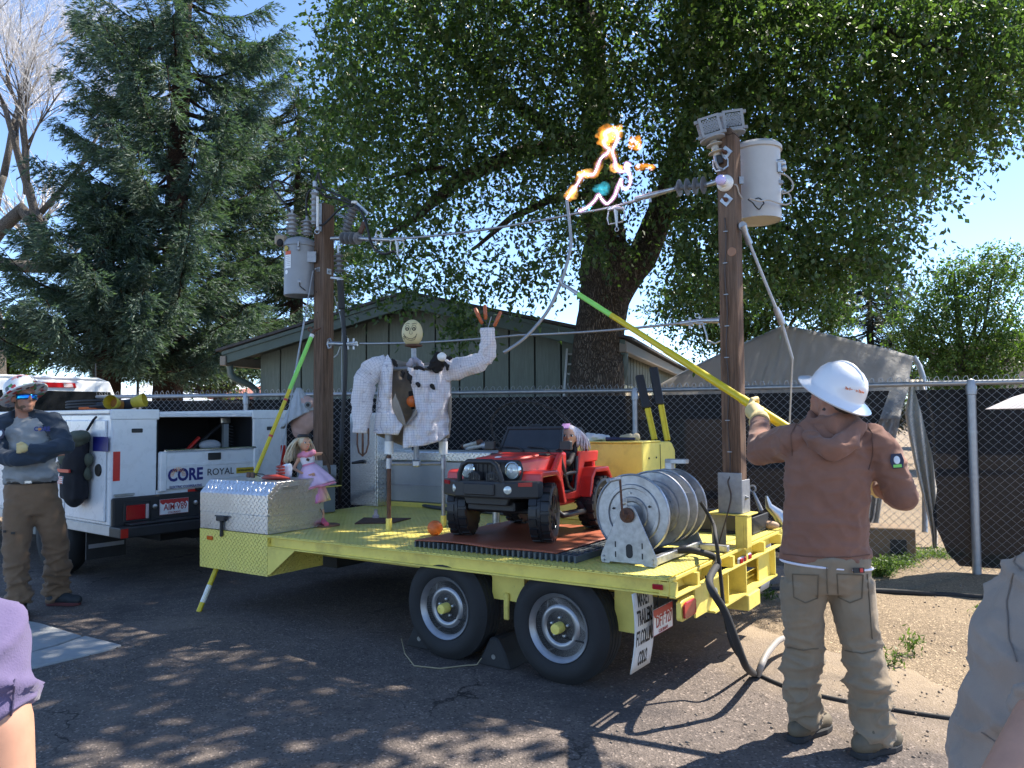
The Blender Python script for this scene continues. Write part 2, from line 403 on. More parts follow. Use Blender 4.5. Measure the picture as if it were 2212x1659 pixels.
def screen_mat():
    t = NT('privacy_screen'); b = t.b; nz = t.noise(3, 4); t.l(t.mix(nz, (.010, .010, .012), (.022, .022, .025)), b.inputs['Base Color']); b.inputs['Roughness'].default_value = .85; b.inputs['Specular IOR Level'].default_value = .15
    tr = t.n('ShaderNodeBsdfTransparent'); mx = t.n('ShaderNodeMixShader'); mx.inputs[0].default_value = .018
    t.l(b.outputs[0], mx.inputs[1]); t.l(tr.outputs[0], mx.inputs[2]); t.l(mx.outputs[0], t.out.inputs[0]); return t.m
scr = screen_mat()
def fence_s(px, z=1.0):                 # arc length where a picture column meets the fence
    best = min(range(0, 2600), key=lambda i: abs((lambda p: 1106 + 1661 * p.x / p.y)(fpos(FS[-1] * i / 2600)[0]) - px)); return FS[-1] * best / 2600
def screen(name, pxl, pxr):             # edge columns given as functions of height
    rows = []
    for i in range(15):
        z = FH - .06 - i * (FH - .14) / 14; s0, s1 = fence_s(pxr(z)), fence_s(pxl(z)); row = []
        for j in range(40):
            s = s0 + (s1 - s0) * j / 39; p, t = fpos(s); nrm = Vector((-t.y, t.x, 0)); nrm = nrm if nrm.y > 0 else -nrm
            row.append(p + nrm * (.055 + .012 * noise.noise((s * 1.1, z * 1.3, 0)) + .02 * abs(noise.noise((s * .5, z * 5, 7))) * (1 - z / FH)) + Vector((0, 0, z + .03 * noise.noise((s * .8, 0, 3)) * (i == 14))))
        rows.append(row)
    MB().sheet(rows).build(name, scr, fence, smooth=180)
def _interp(z, tab):
    tab = sorted(tab)
    if z <= tab[0][0]: return tab[0][1]
    for (a, u), (c, v) in zip(tab, tab[1:]):
        if z <= c: return u + (v - u) * (z - a) / (c - a)
    return tab[-1][1]
screen('privacy_screen', lambda z: 300, lambda z: _interp(z, [(0, 1790), (.3, 1800), (.9, 1870), (1.4, 1885), (1.9, 1925)]))
screen('privacy_screen', lambda z: _interp(z, [(0, 2085), (.15, 2040), (.55, 2005), (.8, 2018), (1.2, 2010), (1.6, 1990), (1.9, 1975)]), lambda z: 2500)
# twisted wire ends above the rail
b = MB()
for k in range(nW):
    p, t = fpos((k + .5) * WV)
    if p.x > -8: b.tube([p + Vector((0, 0, FH + .02)), p + t * .008 + Vector((0, 0, FH + .05)), p + t * (.018 * (-1) ** k) + Vector((0, 0, FH + .075))], .003, 4)
b.build('wire_tips', fst, fence, kind='stuff')

# ------------------------------------------------------------------ house behind the fence
HL, HR = Vector((-4.97, 13.2, 0)), Vector((1.6, 11.0, 0)); hx = (HR - HL).normalized(); hy = Vector((-hx.y, hx.x, 0)); HLn = (HR - HL).length
HM = fmat(HL, hx, hy); EZ, RZ, RX = 2.70, 3.47, 3.75
house = thing('house', 'low green house with vertical board siding and shallow gable behind the fence', 'house', HM)
siding = mat('green_siding', (.125, .145, .122), .8, var=.16, vs=5, bump=.25, bs=40, stretch=(8, 8, .8), dirt=.35, dcol=(.07, .075, .06))
trimm = mat('dark_green_trim', (.058, .082, .07), .7, var=.12, bump=.1)
roofm = mat('dark_shingle', (.05, .045, .045), .9, var=.3, vs=14, bump=.4)
def rake(x): return EZ - .10 + (RZ - EZ) * ((x - .4) / (RX - .4) if x < RX else (HLn - x) / (HLn - RX))
x0, x1 = .74, HLn - .12; nb = 15; wb = (x1 - x0) / nb
b = MB(HM); b.bb(x0, x1, .06, .16, 0, EZ - .2); b.prism([(x0, EZ - .25), (x1, EZ - .25), (RX, RZ - .13)], (0, .06, 0), (1, 0, 0), (0, 0, 1), (0, .1, 0)); b.build('backing_wall', mat('siding_gap', (.02, .025, .022), .9), house)
for i in range(nb):
    a, c = x0 + i * wb + .014, x0 + (i + 1) * wb - .014
    pl = [(a, 0), (c, 0), (c, rake(c))] + ([(RX, rake(RX))] if a < RX < c else []) + [(a, rake(a))]
    MB(HM).prism(pl, (0, .055, 0), (1, 0, 0), (0, 0, 1), (0, -.03 - .006 * rnd.random(), 0)).build('wall_board', siding, house)
# right side wall, receding
for i in range(30):
    a, c = .2 + i * .3, .2 + i * .3 + .25
    MB(HM).bb(x1 + .01, x1 + .035, a, c, 0, EZ - .1).build('wall_board', siding, house)
MB(HM).bb(x1 - .1, x1, .1, 9.2, 0, EZ - .15).build('side_wall', mat('siding_gap', (.02, .025, .022)), house)
MB(HM).bb(x0, x0 + .1, .17, 9.2, 0, EZ - .15).build('side_wall', siding, house)
cream = mat('cream_panel', (.5, .42, .3), .8)
MB(HM).bb(x1 + .036, x1 + .05, .5, 3.2, 1.55, 2.02).build('window_panel', cream, house)
MB(HM).bb(x1 + .036, x1 + .05, 4.2, 6.0, 1.75, 2.2).build('window_panel', cream, house)
for xa, za, xb, zb in ((.40, EZ - .0, RX, RZ), (RX, RZ, HLn + .12, EZ - .06)):
    d = Vector((xb - xa, 0, zb - za)); up = Vector((-d.z, 0, d.x)).normalized() * .2
    b = MB(HM); b.prism([(xa, za - .2), (xb, zb - .2), (xb, zb), (xa, za)], (0, -.5, 0), (1, 0, 0), (0, 0, 1), (0, .045, 0)); fa = b.build('fascia', trimm, house, bev=.006)
    MB(HM).prism([(xa, za - .05), (xb, zb - .05), (xb, zb + .008), (xa, za + .008)], (0, -.53, 0), (1, 0, 0), (0, 0, 1), (0, .028, 0)).build('rake_trim', trimm, fa)
    MB(HM).prism([(xa - (.1 if xa < 1 else 0), za + .01), (xb + (.1 if xb > 5 else 0), zb + .01), (xb + (.1 if xb > 5 else 0), zb + .05), (xa - (.1 if xa < 1 else 0), za + .05)], (0, -.56, 0), (1, 0, 0), (0, 0, 1), (0, 10, 0)).build('roof', roofm, house)
    MB(HM).prism([(xa + .02, za - .1), (xb, zb - .1), (xb, zb - .06), (xa + .02, za - .06)], (0, -.45, 0), (1, 0, 0), (0, 0, 1), (0, .5, 0)).build('soffit', mat('soffit', (.04, .05, .045)), house)
for xx in (.36, HLn + .02):
    g = MB(HM).bb(xx, xx + .12, -.53, 9.3, EZ - .22, EZ - .06).build('gutter', mat('brown_gutter', (.16, .13, .1), .5), house, bev=.01)
dsp = mat('green_downspout', (.07, .095, .085), .5)
MB(HM).tube([(.43, -.36, EZ - .2), (.45, -.36, EZ - .36), (.5, -.34, EZ - .42), (.64, -.1, EZ - .53), (.69, .0, EZ - .62), (.70, .0, EZ - .8), (.70, 0, .1)], .055, 8).build('downspout', dsp, house, smooth=60)
MB(HM).tube([(HLn + .08, -.36, EZ - .2), (HLn + .07, -.36, EZ - .5), (HLn, -.34, EZ - .65), (HLn - .4, -.15, EZ - .85), (HLn - .45, -.1, .1)], .055, 8).build('downspout', dsp, house, smooth=60)
# ladder against the gable wall
LD = thing('ladder', 'white ladder standing against the green house beside the big trunk', 'ladder', P(1228, 900, 11.0))
lm = mat('white_aluminium', (.6, .6, .58), .4, .3)
for px in (1224, 1241): MB().beam(P(px - 8, 900, 11.0), P(px + 3, 742, 11.35), .03, .07).build('rail', lm, LD)
for py in (765, 787, 808, 830, 852): MB().cyl(P(1225, py, 11.15), P(1240, py, 11.15), .015, n=8).build('rung', lm, LD)

# ------------------------------------------------------------------ far buildings
B1 = thing('house', 'far house with a brick red shingle roof left of the green house', 'house', G(500, 920) if False else P(520, 905, 38) * 1)
B1p = P(520, 905, 38)
tanw = mat('tan_wall', (.38, .3, .22), .8); redroof = mat('red_shingle', (.33, .13, .09), .85, var=.25, vs=7, bump=.3)
b = MB(); a = P(455, 858, 38); c = P(720, 858, 38); b.bb(a.x, c.x, 38, 46, -.1, a.z - .3); b.build('wall', tanw, B1)
h0 = P(455, 852, 38).z; h1 = P(520, 826, 41).z; x0_, x1_ = P(452, 858, 37.6).x, P(740, 858, 37.6).x
MB().add([(x0_, 37.4, h0), (x1_, 37.4, h0), (x1_ - 2, 42, h1), (x0_ + 2.2, 42, h1), (x0_, 46.6, h0), (x1_, 46.6, h0), (x0_, 37.4, h0 - .25), (x1_, 37.4, h0 - .25), (x1_, 46.6, h0 - .25), (x0_, 46.6, h0 - .25)], [(0, 1, 2, 3), (0, 3, 4), (1, 5, 2), (3, 2, 5, 4), (6, 7, 1, 0), (7, 8, 5, 1), (8, 9, 4, 5), (9, 6, 0, 4)]).build('roof', redroof, B1)
B2 = thing('shed', 'long white roofed shed far behind the spruce trunks', 'shed', (P(330, 905, 45).x, 45, 0))
whr = mat('white_roof', (.62, .65, .68), .6)
a, c = P(225, 850, 45), P(462, 850, 45)
MB().bb(a.x, c.x, 45, 56, -.1, 2.6).build('wall', mat('pale_wall', (.45, .46, .47), .8), B2)
MB().prism([(44.6, 2.6), (50.5, P(300, 828, 50).z), (56.4, 2.6), (56.4, 2.5), (44.6, 2.5)], (a.x - .3, 0, 0), (0, 1, 0), (0, 0, 1), (c.x - a.x + .6, 0, 0)).build('roof', whr, B2)
B3 = thing('house', 'tan flat-roofed building at the far right behind the trees', 'house', (P(2230, 900, 33).x, 33, 0))
a = P(2196, 742, 33); MB().bb(a.x, a.x + 9, 33, 40, -.1, a.z).build('wall', tanw, B3); MB().bb(a.x - .3, a.x + 9.3, 32.7, 40.3, a.z, a.z + .35).build('roof', mat('brown_fascia', (.2, .14, .1)), B3)
lp = thing('flag_pole', 'thin dark pole beyond the fence between the spruce trunks', 'pole', (P(299, 905, 24).x, 24, 0)); p = P(299, 752, 24)
MB().cyl((p.x, 24, 0), (p.x, 24, p.z), .045, n=8).build('shaft', blackm, lp)

# ------------------------------------------------------------------ grey tarp shelter
tarp = mat('grey_tarp', (.36, .355, .35), .6, var=.1, vs=4, bump=.5, bs=7, bd=.03, dirt=.3, dcol=(.15, .14, .13))
_tt = tarp.node_tree; _tl = _tt.nodes.new('ShaderNodeBsdfTranslucent'); _tl.inputs[0].default_value = (.54, .54, .54, 1); _tm = _tt.nodes.new('ShaderNodeMixShader'); _tm.inputs[0].default_value = .55; _tt.links.new(_tt.nodes['Principled BSDF'].outputs[0], _tm.inputs[1]); _tt.links.new(_tl.outputs[0], _tm.inputs[2]); _tt.links.new(_tm.outputs[0], _tt.nodes['Material Output'].inputs[0])
tent = thing('tarp_shelter', 'grey tarp shelter with a peaked top behind the fence at right', 'shelter', (4.2, 9.6, 0))
K = P(1694, 702, 10.6); top = [(1418, 834, 12.3), (1500, 790, 12.0), (1580, 752, 11.5), (1650, 722, 10.9), (1694, 702, 10.6), (1740, 711, 10.55), (1800, 725, 10.45), (1870, 742, 10.3), (1930, 757, 10.2), (1974, 771, 10.1)]
bot = [(1395, 905, 11.3), (1450, 905, 11.1), (1515, 905, 10.9), (1580, 905, 10.7), (1640, 905, 10.4), (1700, 905, 10.1), (1765, 905, 9.9), (1830, 905, 9.7), (1890, 905, 9.6), (1945, 905, 9.5)]
def lerp_tab(tab, k):
    f = k * (len(tab) - 1); i = min(int(f), len(tab) - 2); return tuple(a + (c - a) * (f - i) for a, c in zip(tab[i], tab[i + 1]))
rows = []
for i in range(18):
    t_ = i / 17; row = []
    for j in range(90):
        k = j / 89; a, c = P(*lerp_tab(top, k)), P(*lerp_tab(bot, k)); p = a.lerp(c, t_)
        near = math.exp(-((k - .46) / .14) ** 2)
        p += Vector((.0, -1, 0)) * (near * (.03 + .05 * t_) * math.sin(k * 130) * min(1, t_ * 4) * (.6 + .8 * noise.noise((k * 9, 1, 0))) + .12 * noise.noise((k * 7, t_ * 3, 2)) * t_ + .02 * noise.noise((k * 30, t_ * 22, 5)))
        p += Vector((0, 0, -.13 * math.sin(math.pi * k * 2.2) * t_ * (1 - t_)))
        row.append(p)
    rows.append(row)
MB().sheet(rows).build('roof_sheet', tarp, tent, smooth=180, solid=.006)
pipe = mat('tent_pipe', (.45, .45, .44), .4, .5)
MB().tube([P(1974, 771, 10.15), P(1986, 790, 10.1), P(1994, 815, 10.0), P(1998, 860, 10.0), P(1998, 1150, 9.6)], .035, 10).build('frame_pipe', pipe, tent, smooth=60)
MB().tube([P(1694, 706, 10.66), P(1800, 729, 10.5), P(1974, 775, 10.17)], .03, 8).build('frame_pipe', pipe, tent, smooth=60)
MB().tube([P(1694, 706, 10.66), P(1550, 770, 11.7), P(1418, 838, 12.35)], .03, 8).build('frame_pipe', pipe, tent, smooth=60)
beige = mat('beige_tarp', (.5, .45, .37), .7, var=.06, bump=.2, bs=12)
def drape(name, edL, edR, Y0, Y1, m, ph):
    rows = []
    for i in range(24):
        k = i / 23; y = 820 + (1250 - 820) * k; a, c = _interp(y, edL), _interp(y, edR); Y = Y0 + (Y1 - Y0) * k
        rows.append([P(a + (c - a) * j / 13, y, Y + .05 * math.sin(j * 1.3 + ph + k * 2)) for j in range(14)])
    MB().sheet(rows).build(name, m, tent, smooth=180, solid=.004)
drape('door_flap', [(820, 1935), (880, 1900), (1000, 1880), (1120, 1870), (1250, 1780)], [(820, 1962), (880, 1950), (1000, 1922), (1080, 1905), (1150, 1895), (1250, 2000)], 10.0, 8.7, tarp, 0)
drape('wall_strip', [(820, 1966), (900, 1955), (1000, 1975), (1100, 2000), (1150, 2012), (1250, 2020)], [(820, 1992), (900, 2016), (1000, 2022), (1100, 2026), (1150, 2026), (1250, 2024)], 9.9, 9.0, beige, 2)
bk = thing('crate', 'brown crate lying on the dirt behind the torn fence screen', 'crate', G(1880, 1215)); p = G(1880, 1215)
MB(Matrix.Translation(p) @ Matrix.Rotation(R(-20), 4, 'Z')).bb(-.45, .45, 0, .4, 0, .38).build('body', mat('cardboard', (.22, .15, .09), .85), bk, bev=.01)
bm_ = MB(Matrix.Translation(p) @ Matrix.Rotation(R(-20), 4, 'Z')); bm_.bb(.2, .36, -.006, .02, .08, .26).build('opening', blackm, bk)
# ================================================================== TREES
def leaf_mat(name, a, c, tr=.45, gloss=.5):
    t = NT(name); b = t.b; g = t.n('ShaderNodeNewGeometry'); col = t.mix(g.outputs['Random Per Island'], a, c); t.l(col, b.inputs['Base Color']); b.inputs['Roughness'].default_value = gloss; b.inputs['Specular IOR Level'].default_value = .35
    tl = t.n('ShaderNodeBsdfTranslucent'); lt = t.n('ShaderNodeMix'); lt.data_type = 'RGBA'; lt.blend_type = 'MULTIPLY'; lt.inputs[0].default_value = 1; t.l(col, lt.inputs[6]); lt.inputs[7].default_value = (1.5, 1.9, .7, 1); t.l(lt.outputs[2], tl.inputs[0])
    mx = t.n('ShaderNodeMixShader'); mx.inputs[0].default_value = tr; t.l(b.outputs[0], mx.inputs[1]); t.l(tl.outputs[0], mx.inputs[2]); t.l(mx.outputs[0], t.out.inputs[0]); return t.m
def bark_mat(name, a, c, sc_=(9, 9, 1.6), st=1.):
    t = NT(name); b = t.b; vo = t.n('ShaderNodeTexVoronoi'); vo.feature = 'DISTANCE_TO_EDGE'; mp = t.n('ShaderNodeMapping'); mp.inputs['Scale'].default_value = sc_
    va = t.n('ShaderNodeVectorMath'); va.operation = 'ADD'; nn = t.n('ShaderNodeTexNoise'); nn.inputs['Scale'].default_value = 5; t.l(t.co(), nn.inputs['Vector']); t.l(t.co(), mp.inputs[0]); t.l(mp.outputs[0], va.inputs[0]); t.l(nn.outputs['Color'], va.inputs[1]); t.l(va.outputs[0], vo.inputs['Vector'])
    k = t.ramp(vo.outputs[0], 0, .28); t.l(t.mix(k, a, t.mix(t.noise(20, 5), c, tuple(x * .65 for x in c))), b.inputs['Base Color']); b.inputs['Roughness'].default_value = .9; b.inputs['Specular IOR Level'].default_value = .2
    t.l(t.bump(t.math('ADD', k, t.math('MULTIPLY', t.noise(30, 4), .4)), st, .05), b.inputs['Normal']); return t.m
bark = bark_mat('elm_bark', (.06, .047, .04), (.25, .20, .16))
sbark = bark_mat('spruce_bark', (.03, .018, .012), (.15, .085, .055), (12, 12, 7))
def unit(n): v = npr.normal(size=(n, 3)); return v / np.linalg.norm(v, axis=1)[:, None]
def nz3(P_, f, seed=0):                 # cheap smooth field for clumping
    s = np.zeros(len(P_)); r_ = np.random.default_rng(seed)
    for k in range(5):
        d = r_.normal(size=3); d /= np.linalg.norm(d); d2 = r_.normal(size=3); d2 /= np.linalg.norm(d2)
        s += np.sin(P_ @ d * f * (1 + .45 * k) + r_.uniform(0, 6)) * np.cos(P_ @ d2 * f * (1 + .4 * k) + r_.uniform(0, 6))
    return s / 2.2
def leaf_quads(c, d, nrm, L, W):        # rhombic leaves: base c, direction d, normal nrm
    sd = np.cross(d, nrm); sd /= np.linalg.norm(sd, axis=1)[:, None] + 1e-9
    L = L[:, None]; W = W[:, None]; bend = nrm * L * .12
    V_ = np.stack([c, c + d * L * .45 + sd * W * .5 - bend, c + d * L, c + d * L * .45 - sd * W * .5 - bend], 1).reshape(-1, 3)
    return V_, np.arange(len(V_)).reshape(-1, 4)
def spray(st, droop=.9, m=14, tl=.55, L=.08, W=.045, dirs=None):     # drooping twigs with alternate leaves
    n = len(st); d = unit(n) if dirs is None else dirs; d[:, 2] -= droop * npr.uniform(.3, 1, n); d /= np.linalg.norm(d, axis=1)[:, None]
    ln = tl * npr.uniform(.6, 1.3, n); t = (np.arange(m) + .5) / m
    p = st[:, None] + d[:, None] * (ln[:, None] * t)[:, :, None]; p[:, :, 2] -= (t ** 2)[None] * ln[:, None] * .35
    p = p.reshape(-1, 3) + npr.normal(size=(n * m, 3)) * .025
    ld = np.repeat(d, m, 0) * .5 + unit(n * m) * .8; ld[:, 2] -= .35; ld /= np.linalg.norm(ld, axis=1)[:, None]
    nn = unit(n * m); nn[:, 2] = abs(nn[:, 2]) + .5; nn -= ld * (nn * ld).sum(1)[:, None]; nn /= np.linalg.norm(nn, axis=1)[:, None]
    return leaf_quads(p, ld, nn, L * npr.uniform(.6, 1.2, n * m), W * npr.uniform(.7, 1.2, n * m))
def join(parts):
    V_, F_, o = [], [], 0
    for v, f in parts: V_.append(v); F_.append(f + o); o += len(v)
    return np.concatenate(V_), np.concatenate(F_)
def inpoly(x, y, poly):
    r = np.zeros(len(x), bool); n = len(poly)
    for i in range(n):
        (x1_, y1_), (x2_, y2_) = poly[i], poly[(i + 1) % n]
        c = ((y1_ > y) != (y2_ > y)); r ^= c & (x < (x2_ - x1_) * (y - y1_) / (y2_ - y1_ + 1e-12) + x1_)
    return r
def unproj(px, py, Y):
    r = np.array([list(ray(0, 0)), list(ray(1000, 0)), list(ray(0, 1000))]); d = r[0] + px[:, None] / 1000 * (r[1] - r[0]) + py[:, None] / 1000 * (r[2] - r[0])
    return np.array([0, 0, CAMH]) + d * (Y / d[:, 1])[:, None]
def wob(p, a, f, s=0): return Vector(p) + Vector((noise.noise(Vector(p) * f + Vector((s, 0, 0))), noise.noise(Vector(p) * f + Vector((0, s + 5, 0))), 0)) * a
def limb(b, pts, r, n=14, sub=5, a=.05):
    q, rs = [], []
    for i in range(len(pts) - 1):
        for k in range(sub):
            t = k / sub; q.append(wob(Vector(pts[i]).lerp(Vector(pts[i + 1]), t), a, 1.3, i)); rs.append((r[i] + (r[i + 1] - r[i]) * t) * (1 + .08 * noise.noise((i * 3 + k, 2, 1))))
    q.append(Vector(pts[-1])); rs.append(r[-1]); b.tube(q, rs, n)

# ---- the big elm over the trailer
EY = 10.7
elm = thing('elm_tree', 'huge shady elm with a thick forked trunk standing behind the fence and the wires', 'tree', G(1290, 1085) if False else Vector((P(1290, 900, EY).x, EY, 0)))
E_ = lambda x, y, Y=EY: P(x, y, Y)
b = MB()
limb(b, [Vector((E_(1284, 900).x, EY, -.2)), E_(1286, 900), E_(1290, 780), E_(1300, 680), E_(1312, 600), E_(1318, 540)], [.50, .42, .36, .34, .37, .38], 20, 6, .05)
tr_ = b.build('trunk', bark, elm, smooth=180)
for o_, (pts, r) in enumerate([
    ([E_(1306, 600), E_(1300, 480), E_(1296, 350), E_(1290, 200), E_(1262, 20), E_(1240, -200)], [.33, .26, .22, .19, .15, .1]),
    ([E_(1322, 640), E_(1385, 560), E_(1440, 430), E_(1478, 290), E_(1530, 130), E_(1600, -60), E_(1700, -250)], [.27, .22, .19, .17, .15, .12, .08]),
    ([E_(1292, 330), E_(1150, 250, 10.4), E_(1020, 150, 10.0), E_(900, 20, 9.6)], [.13, .1, .08, .05]),
    ([E_(1300, 300, 10.5), E_(1120, 330, 9.9), E_(1000, 385, 9.6), E_(900, 470, 9.4), E_(830, 510, 9.3)], [.12, .1, .085, .05, .025]),
    ([E_(1005, 385, 9.6), E_(940, 360, 9.5), E_(840, 385, 9.4)], [.05, .035, .015]),
    ([E_(1300, 420), E_(1190, 430, 10.2), E_(1090, 480, 10.), E_(1020, 540, 9.8)], [.07, .055, .04, .02]),
    ([E_(1500, 220), E_(1650, 200, 10), E_(1800, 260, 9.6), E_(1950, 330, 9.4)], [.13, .1, .07, .03]),
    ([E_(1540, 100), E_(1720, 20, 9.6), E_(1900, 60, 9), E_(2080, 120, 8.6)], [.13, .1, .07, .03]),
    ([E_(1420, 470), E_(1560, 450, 10.2), E_(1690, 490, 10), E_(1800, 560, 9.8)], [.09, .07, .05, .02]),
    ([E_(1280, 100), Vector((.6, 8.5, 6.8)), Vector((0, 6.5, 7.4)), Vector((-.8, 4.5, 7.2))], [.17, .14, .1, .05]),
    ([E_(1540, 60), Vector((2.5, 8, 7.2)), Vector((3, 6, 7.9)), Vector((2.6, 4.2, 7.6))], [.15, .12, .09, .05]),
]):
    b = MB(); limb(b, pts, r, 12 if r[0] > .15 else 8, 5, .07); b.build('limb', bark, elm, smooth=180)
sil = [(640, -90), (712, 40), (690, 110), (655, 170), (690, 250), (640, 320), (700, 400), (745, 480), (755, 570), (800, 605), (880, 615), (955, 605), (985, 690), (1015, 690), (1040, 630), (1130, 610), (1180, 570), (1235, 610), (1262, 575), (1400, 600), (1430, 640), (1540, 690), (1650, 640), (1760, 615), (1815, 640), (1870, 590), (1930, 590), (1975, 540), (1930, 500), (2000, 430), (2060, 400), (2110, 330), (2175, 300), (2212, 250), (2300, 190), (2320, -90)]
def canopy(n, m, Ylo, Yhi, thr, seed, L=.085, W=.048, xr=(600, 2330), tl=.55):
    px, py = npr.uniform(xr[0], xr[1], n * 3), npr.uniform(-90, 700, n * 3); k = inpoly(px, py + 40, sil); px, py = px[k][:n], py[k][:n]
    Y = npr.uniform(Ylo, Yhi, len(px)); p = unproj(px, py, Y)
    # sky shows through where the crown is thin
    thin = np.exp(-(((px - 1010) / 150) ** 2 + ((py - 470) / 100) ** 2)) + np.exp(-(((px - 1395) / 55) ** 2 + ((py - 420) / 160) ** 2)) * 1.5 + .9 * np.exp(-(((px - 1180) / 110) ** 2 + ((py - 560) / 55) ** 2)) + .7 * np.exp(-(((px - 640) / 60) ** 2 + ((py - 250) / 200) ** 2)) + .8 * np.exp(-(((px - 1440) / 60) ** 2 + ((py - 580) / 40) ** 2))
    f = nz3(p, 2.1, seed) - thin * 1.0; p = p[f > thr]
    return spray(p, .9, m, tl, L, W)
leaf_e = leaf_mat('elm_leaf', (.034, .062, .026), (.11, .155, .06), .42, .36)
V_, F_ = join([canopy(8000, 13, 8.6, 13.2, -.42, 1), canopy(5200, 13, 8.3, 10.2, -.1, 2), canopy(1500, 14, 8.0, 9.6, -.6, 3, xr=(1450, 2330))])
numpy_mesh('crown', V_, F_, elm, leaf_e)
# hanging sprays in front of the house and the part of the crown overhead
st = np.concatenate([unproj(npr.uniform(a - w_, a + w_, n), npr.uniform(y0, y1, n), npr.uniform(8.6, 9.6, n)) for a, w_, y0, y1, n in ((815, 50, 570, 615, 18), (905, 45, 590, 630, 20), (995, 16, 655, 690, 30), (1140, 60, 560, 600, 40), (1905, 60, 470, 570, 50), (1750, 70, 530, 580, 50))])
hv, hf = spray(st, 1.4, 14, .5, .085, .048)
n = 8200; p = np.stack([npr.uniform(-2.5, 4.9, n), npr.uniform(3.5, 11, n), npr.uniform(5.4, 9, n)], 1)
lim = p[:, 2] > CAMH + .60 * p[:, 1] + .95
edge_ = p[:, 0] - .69 * p[:, 2] + (.5 * np.sin(p[:, 1] * 2.) ) < .55 - .25 * (p[:, 1] - .37 * p[:, 2] - 3)      # keeps the strip on the right in the sun
p = p[lim & edge_ & ((nz3(p, .85, 12) > -.22) | ((p[:, 0] > -.3) & (p[:, 0] < 2.6) & (p[:, 1] > 6.2) & (p[:, 1] < 9.6)))]
ov, of = spray(p, .5, 11, .7, .17, .10)
V_, F_ = join([(hv, hf), (ov, of)]); numpy_mesh('overhanging_foliage', V_, F_, elm, leaf_e)

# ---- spruces
def spruce(name, label, px, base_py, Y, H, tr, prof, lean=0, dens=1., zlo=1.0, cut=11.5, cols=((.024, .048, .038), (.13, .175, .14)), seed=1, droop=.35, nbr=8, group=None):
    B = Vector((P(px, 900, Y).x, Y, 0)); o = thing(name, label, 'tree', B, group)
    b = MB(); pts = [B + Vector((lean * (k / 8), 0, H * k / 8 - .2)) for k in range(9)]; limb(b, pts, [tr * (1 - k / 8.6) for k in range(9)], 14, 4, .05); b.build('trunk', sbark, o, smooth=180)
    r_ = np.random.default_rng(seed); bb_ = MB(); V_, F_ = [], []; st, dr = [], []
    z = zlo
    while z < min(H - .3, cut):
        L0 = _interp(z, prof)
        for k in range(nbr):
            az = 2 * math.pi * (k + r_.uniform(-.4, .4)) / nbr + z * 1.7; L = L0 * r_.uniform(.6, 1.15); tilt = r_.uniform(-.1, .25)
            base = B + Vector((lean * z / H, 0, z + r_.uniform(-.1, .1))); pts = []
            for i in range(8):
                t = i / 7; pts.append(base + Vector((math.cos(az) * L * t, math.sin(az) * L * t, L * (tilt * t - droop * math.sin(t * 2.2) * .8 + .28 * t * t))))
            if az % 1 < .8: bb_.tube(pts, [max(.008, .045 * (1 - i / 7.5)) for i in range(8)], 5)
            pa = np.array([list(q) for q in pts]); m = int(L * 56 * dens) + 6; t = r_.uniform(.18, 1, m) ** .8; idx = np.minimum((t * 7).astype(int), 6); fr = t * 7 - idx
            q = pa[idx] * (1 - fr[:, None]) + pa[idx + 1] * fr[:, None]
            out = np.array([math.cos(az), math.sin(az), 0]); sd = np.array([-math.sin(az), math.cos(az), 0]); sg = r_.choice([-1, 1], m)
            d = out * r_.uniform(.3, 1., m)[:, None] + sd * (sg * r_.uniform(.2, 1., m))[:, None]; d[:, 2] = r_.uniform(-.75, .2, m); d /= np.linalg.norm(d, axis=1)[:, None]
            st.append(q); dr.append(d)
        z += r_.uniform(.36, .58)
    st, dr = np.concatenate(st), np.concatenate(dr); n = len(st); ln = npr.uniform(.22, .48, n); nb = 13
    t = npr.uniform(.05, 1, (n, nb)); p = st[:, None] + dr[:, None] * (ln[:, None] * t)[:, :, None]; p[:, :, 2] -= .12 * t * t; p = p.reshape(-1, 3)
    d = np.repeat(dr, nb, 0) * 1.0 + unit(n * nb) * .42; d /= np.linalg.norm(d, axis=1)[:, None]
    nn = unit(n * nb); nn -= d * (nn * d).sum(1)[:, None]; nn /= np.linalg.norm(nn, axis=1)[:, None]
    v, f = leaf_quads(p, d, nn, npr.uniform(.09, .17, n * nb), npr.uniform(.014, .028, n * nb))
    bb_.build('branches', sbark, o, kind='stuff'); numpy_mesh('crown', v, f, o, leaf_mat(name + '_needles', cols[0], cols[1], .25, .6)); return o
spruce('spruce_tree', 'tall blue green spruce rising out of the picture behind the truck', 357, 845, 17.2, 19, .36, [(1.4, .8), (2.2, 1.9), (3.2, 2.6), (4.5, 2.9), (6, 2.7), (8, 2.35), (10, 2.3), (13, 2.0), (19, .2)], lean=.5, seed=3, zlo=3.0, nbr=8)
spruce('spruce_tree', 'shorter broad spruce with a thick trunk left of the tall spruce', 228, 830, 16., 6.7, .42, [(1.6, .9), (2.3, 1.6), (3.4, 2.6), (4.5, 2.1), (5.6, 1.1), (6.7, .1)], seed=5, zlo=3.1, nbr=8)
spruce('spruce_tree', 'spruce with bare lower twigs behind the green house', 640, 700, 22, 11.5, .3, [(2, 2.2), (4, 3.0), (6, 2.9), (9, 2.6), (12, 1.8), (14, .2)], seed=8, cols=((.02, .04, .025), (.08, .105, .05)), zlo=3.0, nbr=7, dens=.8)
spruce('pine_tree', 'dark pine standing between the elm and the light green tree at right', 1885, 720, 27, 7.9, .25, [(1, 2.0), (3, 2.3), (5, 1.9), (7.9, .2)], seed=9, cols=((.018, .022, .018), (.05, .055, .045)), zlo=1.5, nbr=7, dens=.8)
# dead brown patch on the shorter spruce
bp = P(195, 620, 13.9)
